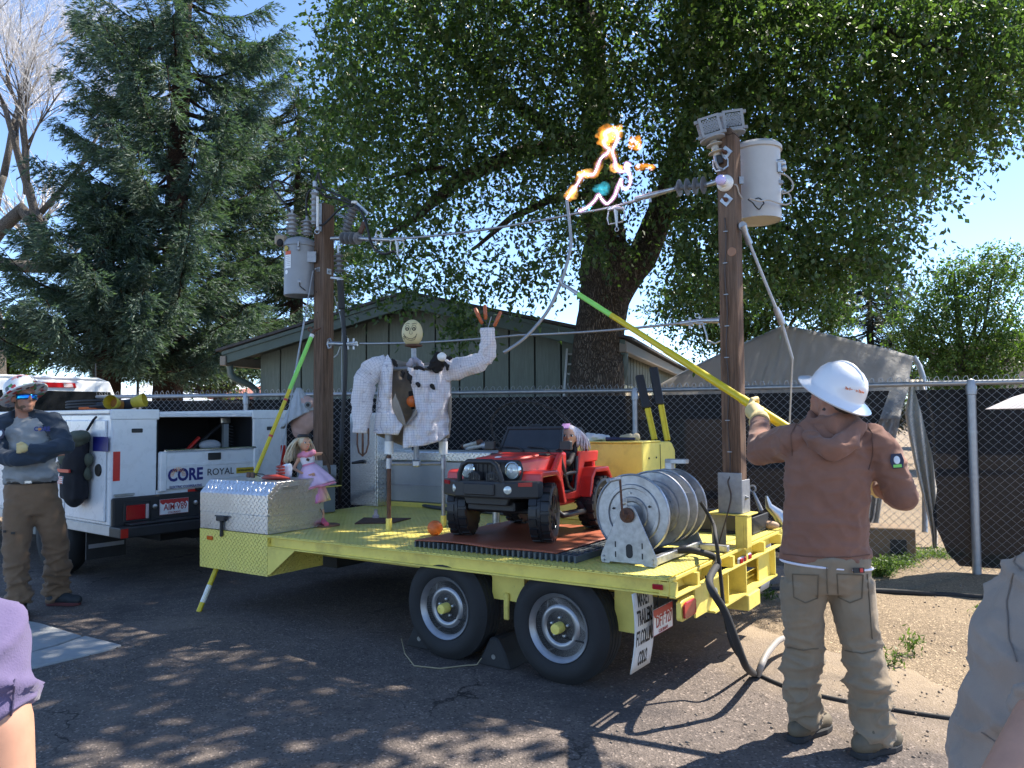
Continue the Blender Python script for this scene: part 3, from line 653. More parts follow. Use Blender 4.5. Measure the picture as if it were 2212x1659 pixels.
# ---- leafy trees farther off
def leafy(label, blobs, Y, trunk, n, cols, Ls=.11, seed=1, m=12, name='leafy_tree', group='leafy trees beyond the fence', tl=.6):
    x, y = trunk; B = Vector((P(x, 900, Y).x, Y, 0)); o = thing(name, label, 'tree', B, group)
    S = Y / 1661.; b = MB(); topv = P(blobs[0][0], blobs[0][1], Y); limb(b, [B - Vector((0, 0, .1)), Vector((B.x, Y, 1.6)), P(x, y, Y), topv], [S * 14, S * 12, S * 9, S * 3], 8, 4, .1)
    for bx, by, br in blobs: limb(b, [P(x, y, Y), P((x + bx) / 2 + 8, (y + by) / 2 + 15, Y), P(bx, by, Y)], [S * 7, S * 4, S * 1.5], 6, 3, .08)
    b.build('trunk', bark, o, smooth=180); tot = sum(k[2] ** 2 for k in blobs); V_ = []
    for bx, by, br in blobs:
        c = np.array(list(P(bx, by, Y))); k = max(6, int(n * br * br / tot)); u = unit(k) * (npr.uniform(0, 1, k) ** .42)[:, None] * br * S; u[:, 2] *= .85; V_.append(c + u)
    p = np.concatenate(V_); p = p[nz3(p, 2.4 / (Y / 14), seed) > -.5]; v, f = spray(p, .5, m, tl, Ls, Ls * .55)
    numpy_mesh('crown', v, f, o, leaf_mat('leaf_%d' % seed, cols[0], cols[1], .4, .5)); return o
lg = ((.05, .085, .02), (.13, .19, .055)); mg = ((.03, .06, .018), (.09, .13, .04)); og = ((.07, .09, .035), (.18, .21, .09))
leafy('small light green tree at the far left edge beyond the truck', [(30, 700, 50), (60, 760, 40), (-20, 740, 60), (20, 790, 35)], 24, (20, 820), 700, lg, .13, 21, group=None)
leafy('pale green tree seen between the spruces and the green house', [(470, 740, 55), (520, 700, 45), (430, 790, 50), (560, 760, 40), (500, 810, 40), (280, 800, 40), (310, 770, 35)], 26, (470, 850), 1100, og, .13, 22, group=None)
leafy('light green tree right of the elm trunk above the tarp shelter', [(1520, 600, 75), (1460, 650, 55), (1600, 650, 80), (1690, 620, 80), (1770, 620, 70), (1540, 700, 60), (1640, 720, 60), (1800, 680, 60)], 17, (1600, 780), 1900, mg, .1, 23, group=None)
leafy('bushy light green tree at the far right behind the fence', [(2060, 590, 55), (2150, 570, 60), (2000, 670, 75), (2110, 660, 90), (2200, 640, 80), (1960, 730, 55), (2050, 760, 80), (2160, 750, 90), (2240, 720, 70), (2020, 830, 60), (2120, 830, 60)], 23, (2080, 820), 2600, lg, .12, 24, group=None)
# ---- bare tree at the far left
BT = thing('bare_tree', 'leafless pale grey tree at the far left edge', 'tree', Vector((P(-60, 900, 22).x, 22, 0))); b = MB(); tw = MB(); rb = random.Random(5)
def grow(p, d, L, r, dep):
    pts, rs = [p], [r]; q, dd = Vector(p), Vector(d)
    for i in range(5):
        dd = (dd + Vector((rb.uniform(-.16, .16), rb.uniform(-.16, .16), rb.uniform(-.05, .12)))).normalized(); q = q + dd * (L / 5); pts.append(q.copy()); rs.append(r * (1 - .11 * (i + 1)))
        if dep > 0 and i >= 1:
            for _ in range(2 if dep < 4 else 1):
                nd = (dd + Vector((rb.uniform(-.9, .9), rb.uniform(-.9, .9), rb.uniform(-.3, .7)))).normalized(); grow(q, nd, L * rb.uniform(.5, .75), r * .5 * (1 - .1 * i), dep - 1)
    (b if dep > 1 else tw).tube(pts, rs, 7 if dep > 2 else (4 if dep > 1 else 3))
grow(P(-52, 560, 22), Vector((.75, .1, -.25)), 2.79, 0.250, 3); grow(P(98, 520, 22), Vector((-.35, 0, .9)), 3.82, 0.147, 4); grow(P(58, 420, 22), Vector((-.1, 0, 1)), 3.38, 0.088, 4); grow(P(88, 460, 22), Vector((.5, .2, .8)), 2.94, 0.088, 4); grow(P(8, 380, 22), Vector((.15, .1, 1)), 3.82, 0.103, 4)
limb(b, [Vector((P(-22, 900, 22).x, 22, -.1)), P(-22, 700, 22), P(-52, 560, 22)], [.44, .37, .3], 12)
limb(b, [P(-52, 560, 22), P(-2, 500, 22), P(48, 450, 22), P(98, 520, 22)], [.25, .19, .17, .16], 10); limb(b, [P(-52, 560, 22), P(-12, 450, 22), P(8, 380, 22)], [.2, .15, .1], 8)
pb = bark_mat('pale_bark', (.07, .06, .05), (.26, .23, .20), (10, 10, 3), .5); b.build('trunk', pb, BT, smooth=180); tw.build('twigs', mat('pale_twig', (.62, .58, .55), .7), BT, kind='stuff')
# ---- grass and weeds
gr = leaf_mat('weed_leaf', (.05, .09, .02), (.14, .19, .05), .4)
st = []
for x, y, s, n in ((1905, 1240, 26, 160), (1850, 1205, 70, 200), (2010, 1212, 80, 240), (2160, 1228, 60, 120), (1945, 1225, 40, 140)):
    for i in range(n):
        p = G(x + rnd.gauss(0, s * .5), y + rnd.gauss(0, 4)); st.append((p.x, p.y + .0, .02))
st = np.array(st); d = unit(len(st)); d[:, 2] = abs(d[:, 2]) + .9
v, f = spray(st, -.5, 9, .14, .035, .012, dirs=d); setp(numpy_mesh('weeds', v, f, None, gr), 'green weeds and short grass along the foot of the chain link fence', 'grass', kind='stuff')
def weed(label, px, py, n, h):
    p = G(px, py); o = thing('weed', label, 'weed', p, None); d = unit(n); d[:, 2] = abs(d[:, 2]) + .6
    v, f = spray(np.tile(np.array([[p.x, p.y, .03]]), (n, 1)) + npr.normal(size=(n, 3)) * .015, -.3, 10, h, .045, .014, dirs=d); numpy_mesh('leaves', v, f, o, gr)
    b = MB()
    for k in range(4): b.tube([p + Vector((0, 0, 0)), p + Vector((rnd.uniform(-.05, .05), rnd.uniform(-.05, .05), h))], [.003, .001], 4)
    b.build('stem', gr, o)
weed('small green weed in the sunny dirt right of the lineman', 1965, 1408, 10, .12); weed('sprawling weed beside the small one in the sunny dirt', 1930, 1440, 9, .1); weed('bushy green weed at the foot of the fence beside the lineman', 1905, 1248, 60, .2); weed('little weed in the shaded dirt near the fence', 2120, 1335, 8, .1); weed('little weed on the dirt behind the trailer tail', 1665, 1300, 8, .1)
# ================================================================== SERVICE TRUCK
TK = fmat((-3.80, 7.30, 0), (.8, -.6, 0), (.6, .8, 0))
truck = thing('service_truck', 'white utility service truck with open topped tool body and blue lettering on the tailgate', 'truck', TK)
FACE = Matrix(((0, 0, 1, 0), (1, 0, 0, 0), (0, 1, 0, 0), (0, 0, 0, 1)))      # text frame: x->y, y->z, facing +x
def rearM(x, y, z): return TK @ Matrix.Translation((x, y, z)) @ FACE
def tb(): return MB(TK)
L_ = 3.42
# driver side pack, far side pack, floor, bulkhead
tb().bb(-L_, 0, .0, .45, .60, 1.655).build('side_pack', white, truck, bev=.012)
tb().bb(-L_, 0, 1.55, 2.0, .60, 1.655).build('side_pack', white, truck, bev=.012)
sp = [c for c in truck.children if c.name.startswith('side_pack')]
tw_ = tread('white_tread_plate', (.72, .7, .68), .35, .3, .035, .6, .1, (.6, .55, .5))
MB(TK).bb(-L_, -.012, -.012, .455, 1.658, 1.70).build('pack_lid', tw_, truck, bev=.008, boxuv=True)
MB(TK).bb(-L_, -.012, 1.545, 2.012, 1.658, 1.70).build('pack_lid', tw_, truck, bev=.008, boxuv=True)
tb().bb(-.012, .008, -.014, .47, 1.60, 1.702).build('lid_end_cap', white, truck, bev=.012)
tb().bb(-.012, .008, 1.53, 2.014, 1.60, 1.702).build('lid_end_cap', white, truck, bev=.012)
tb().bb(-.10, .0, .47, 1.53, 1.645, 1.668).bb(-.06, .01, .47, 1.53, 1.625, 1.645).build('rear_top_rail', white, truck, bev=.006)
darkint = mat('dark_interior', (.012, .013, .016), .8)
tb().bb(-L_, -.02, .45, 1.55, .8, .86).build('bed_floor', darkint, truck)
tb().bb(-.9, -.86, .45, 1.55, .86, 1.64).bb(-.86, -.02, .452, .47, .86, 1.64).bb(-.86, -.02, 1.53, 1.548, .86, 1.64).bb(-.86, -.11, .47, 1.53, 1.632, 1.644).build('bed_liner', darkint, truck)
tb().bb(-L_, 0, .0, 2.0, .50, .597).build('body_sill', mat('body_sill', (.6, .56, .52), .4), truck, bev=.008)
tb().bb(-.04, -.002, .45, 1.55, .597, .9).build('rear_lower_panel', white, truck, bev=.006)
for i, (a, c) in enumerate(((-.90, -.07), (-1.95, -.93), (-2.95, -1.98))):
    d = tb().bb(a, c, -.022, -.002, .63, 1.60).build('side_door', white, truck, bev=.012)
    MB(TK).lathe([(.0, -.006), (.055, -.006), (.06, .0), (.06, .012)], (c - .12, -.03, 1.12), (0, 1, 0), 20).build('latch', blackm, d, smooth=40)
tb().bb(-.31, -.005, -.026, -.0235, 1.30, 1.44).build('stripe_decal', navy, truck)
tb().bb(-1.02, -.92, -.0265, -.0235, 1.30, 1.44).build('stripe_decal', mat('orange_decal', (.55, .2, .04), .4), truck)
# tailgate
tg = tb().bb(-.03, .03, .52, 1.56, .895, 1.27).build('tailgate', white, truck, bev=.012)
tb().bb(-.035, .035, .51, 1.57, 1.272, 1.30).build('top_cap', mat('polished_cap', (.55, .55, .56), .2, 1.), tg, bev=.01)
tb().bb(.03, .037, .52, 1.56, 1.12, 1.15).build('pressing', white, tg, bev=.006)
for y in (.46, 1.53): tb().bb(-.01, .045, y, y + .075, .88, 1.28).build('hinge_plate', white, truck, bev=.012)
h = tb().bb(.03, .048, .98, 1.13, 1.175, 1.25).build('tailgate_handle', black, tg, bev=.008); 
text('CORE', rearM(.0365, .735, 1.035), .17, navy, tg, .006, width=.38, name='lettering')
sr = MB(TK); 
for k in range(13):
    a = math.pi * k / 12; sr.beam((.0375, .652 + .045 * math.cos(a) * -1, 1.035 + .045 * math.sin(a)), (.0375, .652 - .085 * math.cos(a), 1.035 + .085 * math.sin(a)), .005, .003, (1, 0, 0))
sr.build('sunburst_emblem', mat('bright_orange', (.75, .3, .06), .4), tg)
text('ROYAL', rearM(.0365, 1.13, 1.045), .1, blackink, tg, .0, width=.31)
text('ELECTRIC COOPERATIVE', rearM(.0365, .74, .92), .035, navy, tg, .0005, width=.35)
text('www.core.coop', rearM(.0365, 1.11, .925), .045, mat('grey_ink', (.3, .3, .32), .5), tg, .0, width=.24)
st_ = tb().bb(.0305, .036, 1.32, 1.555, 1.015, 1.075).build('warning_sticker', mat('yellow_sticker', (.62, .42, .03), .5), tg)
text('CAUTION-SUDDEN STOPS', rearM(.037, 1.437, 1.045), .025, blackink, tg, .0008, width=.215)
# tape, markers, bumper, lights
whtape, redtape = mat('white_tape', (.8, .8, .8), .3), mat('red_tape', (.6, .03, .02), .3)
for y in (.02, 1.91):
    tb().bb(.001, .005, y, y + .065, 1.30, 1.52).build('reflective_tape', whtape, truck); tb().bb(.001, .005, y, y + .065, 1.02, 1.298).build('reflective_tape', redtape, truck)
tb().bb(.0, .004, .78, 1.05, .815, .885).build('reflective_tape', redtape, truck); tb().bb(.0, .004, 1.052, 1.3, .815, .885).build('reflective_tape', whtape, truck)
for y in (.19, 1.72): tb().bb(.0, .012, y, y + .11, 1.475, 1.515).build('marker_lamp', black, truck, bev=.006)
bp_ = tb().bb(.0, .06, .0, 2.0, .56, .86).build('rear_light_panel', black, truck, bev=.015)
bm = tb().bb(.02, .24, -.02, 2.02, .50, .60).bb(.06, .2, .1, 1.9, .602, .625).build('bumper', black, truck, bev=.03, seg=2)
for y0, y1 in ((.09, .36), (1.64, 1.91)):
    tl = tb().bb(.055, .075, y0, y1, .62, .81).build('tail_light', black, truck, bev=.01); tb().bb(.07, .084, y0 + .025, y1 - .06, .645, .785).build('lens', redl, tl, bev=.006); tb().bb(.07, .083, y1 - .055, y1 - .025, .645, .785).build('lens', mat('clear_lens', (.5, .4, .4), .15), tl, bev=.005)
for y in (.40, .83): tb().lathe([(.024, 0), (.024, .012), (.012, .016)], (.06, y, .75), (1, 0, 0), 14).build('bolt', steel, truck, smooth=40)
tb().bb(.0, .05, .86, 1.4, .865, .89).build('step_grip', blackm, truck)
tb().bb(.245, .25, -.018, .05, .505, .59).build('reflector', redl, truck)
tb().bb(.005, .03, .03, .22, .872, .895).build('lid_hinge', steel, truck, bev=.004)
def plate(parent, M, st, w_=.305, h_=.152):
    p = MB(M); p.box((0, 0, 0), (w_, h_, .003)); q = p.build('licence_plate', mat('plate_white', (.72, .72, .72), .35), parent, bev=.002)
    z = .0022; rp = mat('plate_red', (.45, .03, .03), .4); r_ = random.Random(len(st))
    top_ = [(-w_ / 2 + .006, h_ / 2 - .005)] + [(-w_ / 2 + .006 + (w_ - .012) * k / 16, h_ / 2 - .028 - .012 * abs(math.sin(k * 1.9)) - .008 * (k % 3)) for k in range(17)] + [(w_ / 2 - .006, h_ / 2 - .005)]
    MB(M).prism(top_[::-1], (0, 0, z - .0004), (1, 0, 0), (0, 1, 0), (0, 0, .0006)).build('mountain_band', rp, q)
    b_ = MB(M)
    for a in (-1, 1): b_.box((a * (w_ / 2 - .003), 0, z), (.003, h_ - .004, .0008)); b_.box((0, a * (h_ / 2 - .003), z), (w_ - .01, .003, .0008))
    b_.build('border', redink, q)
    text(st, M @ Matrix.Translation((.012, -.006, .0025)), .088, redink, q, .001, width=w_ * .8); text('COLORADO', M @ Matrix.Translation((0, -.058, .0025)), .026, redink, q, .0003, width=.13)
    return q
plate(truck, rearM(.066, .60, .735), 'AIM·V89')
# wheels
alloy = mat('polished_alloy', (.7, .7, .72), .2, 1.); tyre_m = mat('tyre_rubber', (.018, .018, .019), .8, var=.2, bump=.15, bs=40)
def truck_wheel(x, y, side, r=.40):
    o = (x, y, r); ax = (0, side, 0)
    t = MB(TK).lathe([(r * .58, -.02), (r * .66, .0), (r * .9, -.01), (r, -.06), (r, -.2), (r * .9, -.25), (r * .6, -.24)], o, ax, 32).build('tyre', tyre_m, truck, smooth=50)
    MB(TK).lathe([(0, -.03), (.06, -.02), (.10, -.03), (.12, -.08), (r * .5, -.07), (r * .58, -.015), (r * .6, -.02), (r * .57, -.2)], o, ax, 28).build('rim', alloy, t, smooth=40)
    b_ = MB(TK)
    for k in range(8):
        a = k * math.pi / 4; b_.beam((x + .05 * math.cos(a), y - side * .015, r + .05 * math.sin(a)), (x + .21 * math.cos(a), y - side * .012, r + .21 * math.sin(a)), .05, .03, ax)
    b_.build('spokes', alloy, t)
for x in (-1.25, -5.2):
    truck_wheel(x, -.01, -1); truck_wheel(x, 2.01, 1)
tb().bb(-.55, -.53, .03, .42, .22, .56).build('mud_flap', blackr, truck); tb().bb(-.529, -.526, .05, .40, .33, .37).build('flap_strip', mat('grey_ink', (.3, .3, .32)), truck)
tb().bb(-5.2, -.1, .55, 1.45, .38, .5).bb(-1.4, -1.1, .1, 1.9, .33, .43).build('chassis', blackm, truck)
tb().bb(-.5, -.1, .9, 1.02, .36, .47).build('hitch', blackm, truck)
# cab
cx0, cx1 = -5.7, -3.56
b = tb(); b.bb(cx0, cx1, .04, 1.96, .55, 1.50)
b.add([(cx0 + .3, .06, 1.50), (cx1, .06, 1.50), (cx1, 1.94, 1.50), (cx0 + .3, 1.94, 1.50), (cx0 + .75, .25, 2.15), (cx1 - .16, .25, 2.15), (cx1 - .16, 1.75, 2.15), (cx0 + .75, 1.75, 2.15)], [(0, 1, 5, 4), (1, 2, 6, 5), (2, 3, 7, 6), (3, 0, 4, 7), (4, 5, 6, 7)])
b.prism([(.27, 0), (1.73, 0), (1.6, .045), (.4, .045)], (cx1 - .16, 0, 2.15), (0, 1, 0), (0, 0, 1), (-1.1, 0, 0))
b.bb(-7.0, cx0 + .01, .1, 1.9, .6, 1.15); b.build('cab', white, truck, bev=.04, seg=2)
def cabq(y, k, off=.012): return (cx1 + off - .16 * k, y, 1.50 + .65 * k)
def ywid(k): return .06 + .19 * k, 1.94 - .19 * k
k0, k1 = .04, .76; a0, a1 = ywid(k0), ywid(k1)
g = MB(TK); g.add([cabq(a0[0] + .07, k0), cabq(a0[1] - .07, k0), cabq(a1[1] - .06, k1), cabq(a1[0] + .06, k1)], [(0, 1, 2, 3)]); g.build('rear_window', darkglass, truck, solid=.006)
g = MB(TK); g.add([cabq(.72, .83, .014), cabq(1.28, .83, .014), cabq(1.27, .93, .014), cabq(.73, .93, .014)], [(0, 1, 2, 3)]); g.build('brake_light', redl, truck, solid=.02)
g = MB(TK); g.add([cabq(1.12, .84, .026), cabq(1.24, .84, .026), cabq(1.23, .92, .026), cabq(1.12, .92, .026)], [(0, 1, 2, 3)]); g.build('cargo_light', mat('clear_lens', (.5, .4, .4), .15), truck, solid=.004)
tb().cyl((cx1 - .9, 1.9, 2.0), (cx1 - .92, 1.9, 2.45), .018, .006, 8).build('antenna', black, truck)
# things lying in and on the truck
def bucket_glove(label, ring, tip, mid, col, cat='rubber glove'):
    o = thing('rubber_glove', label, cat, ring)
    d = (mid - ring).normalized(); 
    MB().lathe([(.066, -.004), (.07, .0), (.062, .05), (.05, .12), (.045, .12), (.057, .05), (.063, 0)], ring, d, 20, cap=False).build('cuff', mat('yellow_cuff', (.55, .42, .04), .5), o, smooth=60)
    e = ring + d * .11; m = mid
    me = MB().tube([e, m, m.lerp(tip, .5), tip], [.05, .052, .042, .03], 12)
    for k in range(4): 
        a = m.lerp(tip, .6) + Vector((0, .02 * k - .03, .005)); me.tube([a, a + (tip - m) * .6 + Vector((0, .012 * k, -.015))], [.017, .012], 8)
    me.build('hand', mat('orange_black_glove' + cat[:0] + str(len(label)), col, .6, var=.3), o, smooth=60); return o
z_ = 1.705; q = lambda x, y, z=z_: TK @ Vector((x, y, z))
bucket_glove('rubber lineman glove with its yellow cuff open towards the camera, nearer the man', q(-.18, .07, 1.775), q(-.62, .44, 1.74), q(-.33, .25, 1.75), (.4, .16, .03))
bucket_glove('black rubber glove with a raised yellow cuff lying at the corner of the truck body', q(-.16, .40, 1.80), q(-.55, .12, 1.745), q(-.28, .30, 1.755), (.02, .02, .025))
o = thing('cable_coil', 'black cable coiled on top of the truck body behind the man', 'cable', q(-1.0, .3)); 
MB().tube([q(-1.05 + .42 * math.cos(a / 9), .28 + .16 * math.sin(a / 9), 1.718 + .0005 * a + .03 * max(0, math.sin(a / 9))) for a in range(0, 170)], .012, 6).build('loops', blackr, o, smooth=90)
setp(MB().beam(q(-.55, .2, 1.72), q(-.85, .1, 1.72), .08, .025).build('orange_strap', mat('orange_cloth', (.6, .12, .02), .7), None, bev=.008), 'orange strap lying on the truck body beside the rubber gloves', 'strap')
o = thing('bolt_cutter', 'long red and black bolt cutter leaning inside the truck bed', 'tool', q(-.3, .9, .95))
MB(TK).tube([(-.25, .72, 1.0), (-.3, .95, 1.28), (-.34, 1.1, 1.40)], .022, 8).build('handle', redp, o, smooth=60); MB(TK).tube([(-.28, .78, .96), (-.33, 1.05, 1.3), (-.36, 1.42, 1.58)], .02, 8).build('handle', black, o, smooth=60); MB(TK).bb(-.36, -.32, 1.36, 1.48, 1.55, 1.62).build('jaw', steel, o, bev=.01)
o = thing('push_broom', 'grey brush with stiff bristles standing in the truck bed', 'brush', q(-.2, 1.3, 1.3)); MB(TK).bb(-.22, -.18, 1.3, 1.36, 1.22, 1.55).build('block', grey, o)
b = MB(TK)
for k in range(9): b.tube([(-.2, 1.36, 1.26 + k * .034), (-.2, 1.43, 1.245 + k * .034)], [.009, .004], 5)
b.build('bristles', blackr, o)
setp(MB(TK).ell((-.25, 1.18, 1.32), (.06, .13, .06)).build('white_jug', mat('translucent_white', (.45, .47, .5), .4), None, smooth=90), 'pale plastic jug lying inside the truck bed', 'jug')
# pack hanging on the side door
olive = mat('olive_cloth', (.075, .085, .06), .85, var=.2, bump=.3, bs=50); bcl = mat('black_cloth', (.012, .012, .017), .9, var=.3, bump=.3, bs=30)
bag = thing('hanging_bag', 'black hanging gear bag with two olive pouches on the truck side door', 'bag', q(-.55, -.12, 1.2))
def soft(b, vox, name, m, par, amp=.01, f=9, it=3): return place(remesh(b, vox, it, lambda c: amp * noise.noise(c * f)), name, m, par)
b = MB(TK); b.ell((-.50, -.11, 1.0), (.19, .11, .25)); b.box((-.49, -.11, 1.05), (.33, .14, .42)); b.ell((-.47, -.11, 1.2), (.18, .11, .22)); b.ell((-.44, -.1, 1.34), (.15, .08, .16)); soft(b, .02, 'body', bcl, bag)
b = MB(TK); b.ell((-.40, -.12, 1.43), (.17, .09, .075), rot=Matrix.Rotation(R(-6), 3, 'Y')); b.ell((-.42, -.13, 1.39), (.14, .08, .06)); soft(b, .015, 'pouch', olive, bag, .012, 14)
b = MB(TK); b.ell((-.54, -.15, 1.245), (.14, .08, .065), rot=Matrix.Rotation(R(-10), 3, 'Y')); b.ell((-.55, -.15, 1.20), (.11, .07, .05)); soft(b, .015, 'pouch', olive, bag, .012, 14)
b = MB(TK); b.ell((-.29, -.07, 1.22), (.04, .04, .07)); b.ell((-.31, -.07, 1.08), (.035, .04, .07)); soft(b, .015, 'side_pocket', olive, bag, .01, 14)
MB(TK).tube([(-.38, -.05, 1.5), (-.30, -.03, 1.6), (-.24, -.03, 1.63)], .012, 6).build('strap', bcl, bag)
MB(TK).bb(-.62, -.36, -.222, -.205, 1.1, 1.13).build('red_trim', redtape, bag); 
fl = MB(TK).bb(-.62, -.48, -.226, -.215, .99, 1.06).build('flag_patch', whtape, bag)
b = MB(TK)
for k in range(4): b.bb(-.62, -.48, -.2285, -.2265, .992 + k * .019, 1.0 + k * .019)
b.build('stripes', redtape, fl); MB(TK).bb(-.62, -.565, -.231, -.229, 1.022, 1.062).build('canton', navy, fl)

# ================================================================== TRAILER
TAX, TAY, TYAW, TH, TS = .8443, 4.2179, .6018, .7218, .0121
TR = Matrix.Translation((TAX, TAY, 0)) @ Matrix.Rotation(-TYAW, 4, 'Z')
TD = TR @ Matrix.Translation((0, 0, TH)) @ Matrix.Rotation(-TS, 4, 'Y')
def dk(x, y, z=0): return TD @ Vector((x, y, z))
TDi = TD.inverted()
def D(px, py, z=0.):                    # photograph column/row on the deck plane, in deck coordinates
    o = TDi @ Vector((0, 0, CAMH)); d = TDi.to_3x3() @ ray(px, py); p = o + d * ((z - o.z) / d.z); return p
def DV(px, py, y=0.):
    o = TDi @ Vector((0, 0, CAMH)); d = TDi.to_3x3() @ ray(px, py); return o + d * ((y - o.y) / d.y)
def DX(px, py, x=0.):
    o = TDi @ Vector((0, 0, CAMH)); d = TDi.to_3x3() @ ray(px, py); return o + d * ((x - o.x) / d.x)
trailer = thing('flatbed_trailer', 'bright yellow tandem axle flatbed demonstration trailer with tread plate deck', 'trailer', TR)
def td(): return MB(TD)
TW, TL, TB = 2.6, 3.38, .90
for a, c in ((-TL - TB, -TL), (-TL + .003, -2.35), (-2.347, -1.2), (-1.197, -.012)):
    td().bb(a, c, (.6 if a < -TL else 0), TW, -.006, 0).build('deck_plate', ytread, trailer, boxuv=True)
td().bb(-TL, 0, .03, .038, -.095, -.0075).bb(-TL, 0, -.004, .03, -.098, -.089).bb(-TL, 0, -.004, .03, -.016, -.0075).bb(-.008, 0, -.002, .029, -.088, -.017).build('side_rail', yellow, trailer, bev=.002)
td().bb(-TL - TB, 0, TW - .03, TW, -.1, -.008).build('side_rail', yellow, trailer)
# rear frame with open pockets
b = td(); b.bb(.001, .012, .0, TW, -.022, -.002).bb(.001, .04, .0, TW, -.105, -.093).bb(-.06, -.05, .0, TW, -.1, -.01)
b.build('rear_rail', yellow, trailer, bev=.002)
for y in (.005, .33, .62, .95, 1.22, 1.62, 2.05, 2.56): td().bb(-.05, .036, y, y + .035, -.0925, -.0225).build('rail_post', yellow, trailer)
td().bb(-.02, -.008, .40, .86, -.30, -.107).build('rear_gusset', yellow, trailer); td().bb(-.02, -.008, 1.62, 1.95, -.30, -.107).build('rear_gusset', yellow, trailer)
for y in (.86, 1.22, 1.9): td().bb(-.09, .03, y, y + .014, -.30, -.107).build('bumper_hanger', yellow, trailer)
td().bb(-.09, .03, .62, 1.95, -.315, -.302).bb(-.1, -.09, .62, 1.95, -.315, -.25).build('bumper_channel', yellow, trailer)
td().bb(-.25, .05, 1.2, 1.45, -.42, -.3155).build('hitch_box', yellow, trailer, bev=.006)
td().lathe([(.032, 0), (.032, .03), (.015, .034)], (-.008, .66, -.2), (1, 0, 0), 12).build('plug', grey, trailer, smooth=40)
tl = td().bb(.013, .03, 1.08, 1.36, -.10, -.055).build('tail_light_bar', steel, trailer, bev=.01); td().bb(.028, .036, 1.10, 1.16, -.094, -.061).bb(.028, .036, 1.19, 1.25, -.094, -.061).bb(.028, .036, 1.28, 1.34, -.094, -.061).build('lens', redl, tl, bev=.005)
ol = MB(TD @ Matrix.Translation((.02, .19, -.195)) @ FACE).prism([(.105 * max(-1, min(1, 1.35 * math.cos(a))) , .06 * max(-1, min(1, 1.2 * math.sin(a)))) for a in [k * math.pi / 12 for k in range(24)]], (0, 0, -.02), (1, 0, 0), (0, 1, 0), (0, 0, .03)).build('tail_light', yellow, trailer, bev=.006)
MB(TD @ Matrix.Translation((.034, .19, -.195)) @ FACE).prism([(.088 * max(-1, min(1, 1.35 * math.cos(a))), .046 * max(-1, min(1, 1.2 * math.sin(a)))) for a in [k * math.pi / 12 for k in range(24)]], (0, 0, 0), (1, 0, 0), (0, 1, 0), (0, 0, .012)).build('lens', redl, ol, bev=.004)
b = td().bb(-.095, -.03, -.012, -.003, -.066, -.036).build('marker_lamp', redl, trailer, bev=.006)
td().bb(-4.17, -4.09, -.012, -.001, -.09, -.055).build('marker_lamp', amber, trailer, bev=.006)
# frame below
b = td(); 
for y in (.62, 1.9): b.bb(-TL - .6, -.06, y, y + .08, -.26, -.1)
td().bb(-TL - .6, -.06, .62, .70, -.26, -.1).build('main_beam', yellow, trailer); td().bb(-TL - .6, -.06, 1.9, 1.98, -.26, -.1).build('main_beam', yellow, trailer)
for x in (-3.2, -2.75, -2.3, -1.85, -1.4, -.95, -.5): td().bb(x, x + .05, .04, TW - .03, -.095, -.008).build('crossmember', yellow, trailer)
MB(TR).bb(-1.30, -1.05, .16, .24, .42, .63).build('spring_hanger', yellow, trailer); MB(TR).bb(-.42, -.25, .18, .26, .34, .63).build('spring_hanger', yellow, trailer); MB(TR).bb(-1.2, -1.16, .14, .16, .3, .47).build('shackle', yellow, trailer, bev=.006)
for x in (-1.6125, -.732):
    MB(TR).cyl((x, .2, .335), (x, TW - .2, .335), .04).build('axle', yellow, trailer); MB(TR).tube([(x - .38, .22, .45), (x, .22, .40), (x + .38, .22, .45)], .025, 6, sx=1.4).build('leaf_spring', yellow, trailer)
# front box under the tool box
fb = td().bb(-TL - TB, -TL - .002, 0, .57, -.325, -.001).build('front_box', ytread, trailer, boxuv=True)
td().prism([(-TL, -.099), (-3.06, -.099), (-3.36, -.31), (-TL, -.31)], (0, .001, 0), (1, 0, 0), (0, 0, 1), (0, .01, 0)).build('gusset_plate', yellow, trailer)
td().bb(-TL - TB + .02, -TL - .3, 1.0, 1.6, -.45, -.01).build('tongue_jack', blackm, trailer)
# wheels
rimm = mat('silver_rim', (.36, .36, .37), .38, .75, var=.12, dirt=.15)
RT = .337
for x in (-1.6125, -.732):
    for side, y in ((-1, .0446), (1, TW - .0446)):
        o = (x, y, RT); ax = (0, side, 0)
        prof = [(.19, -.03), (.206, -.005), (.225, .012), (.27, .022), (.305, .008), (.328, -.02)]
        for g_ in range(4): prof += [(.337, -.025 - g_ * .04), (.337, -.055 - g_ * .04), (.331, -.057 - g_ * .04), (.331, -.063 - g_ * .04)]
        prof += [(.328, -.185), (.29, -.2), (.2, -.19)]
        t_ = MB(TR).lathe(prof, o, ax, 48).build('tyre', tyre_m, trailer, smooth=35)
        rim = MB(TR).lathe([(.0, -.035), (.03, -.033), (.075, -.033), (.085, -.04), (.10, -.026), (.115, -.018), (.135, -.03), (.15, -.058), (.165, -.062), (.172, -.04), (.183, -.012), (.198, -.004), (.205, .004), (.207, .0), (.2, -.03)], o, ax, 48).build('rim', rimm, trailer, smooth=60)
        MB(TR).lathe([(.034, -.035), (.034, .02), (.03, .035), (.0, .038)], o, ax, 20).build('hub_cap', yellow, rim, smooth=40)
        for k in range(5):
            a = k * 2 * math.pi / 5 + .3; MB(TR).lathe([(.009, -.034), (.009, -.012), (.004, -.01)], (x + .057 * math.cos(a), y, RT + .057 * math.sin(a)), ax, 6).build('lug_nut', steel, rim)
        for k in range(8):
            a = k * 2 * math.pi / 8
        MB(TR).cyl((x + .16 * side, y + side * -.05, RT - .06), (x + .165, y + side * -.02, RT - .065), .005, n=6).build('valve', blackr, rim)
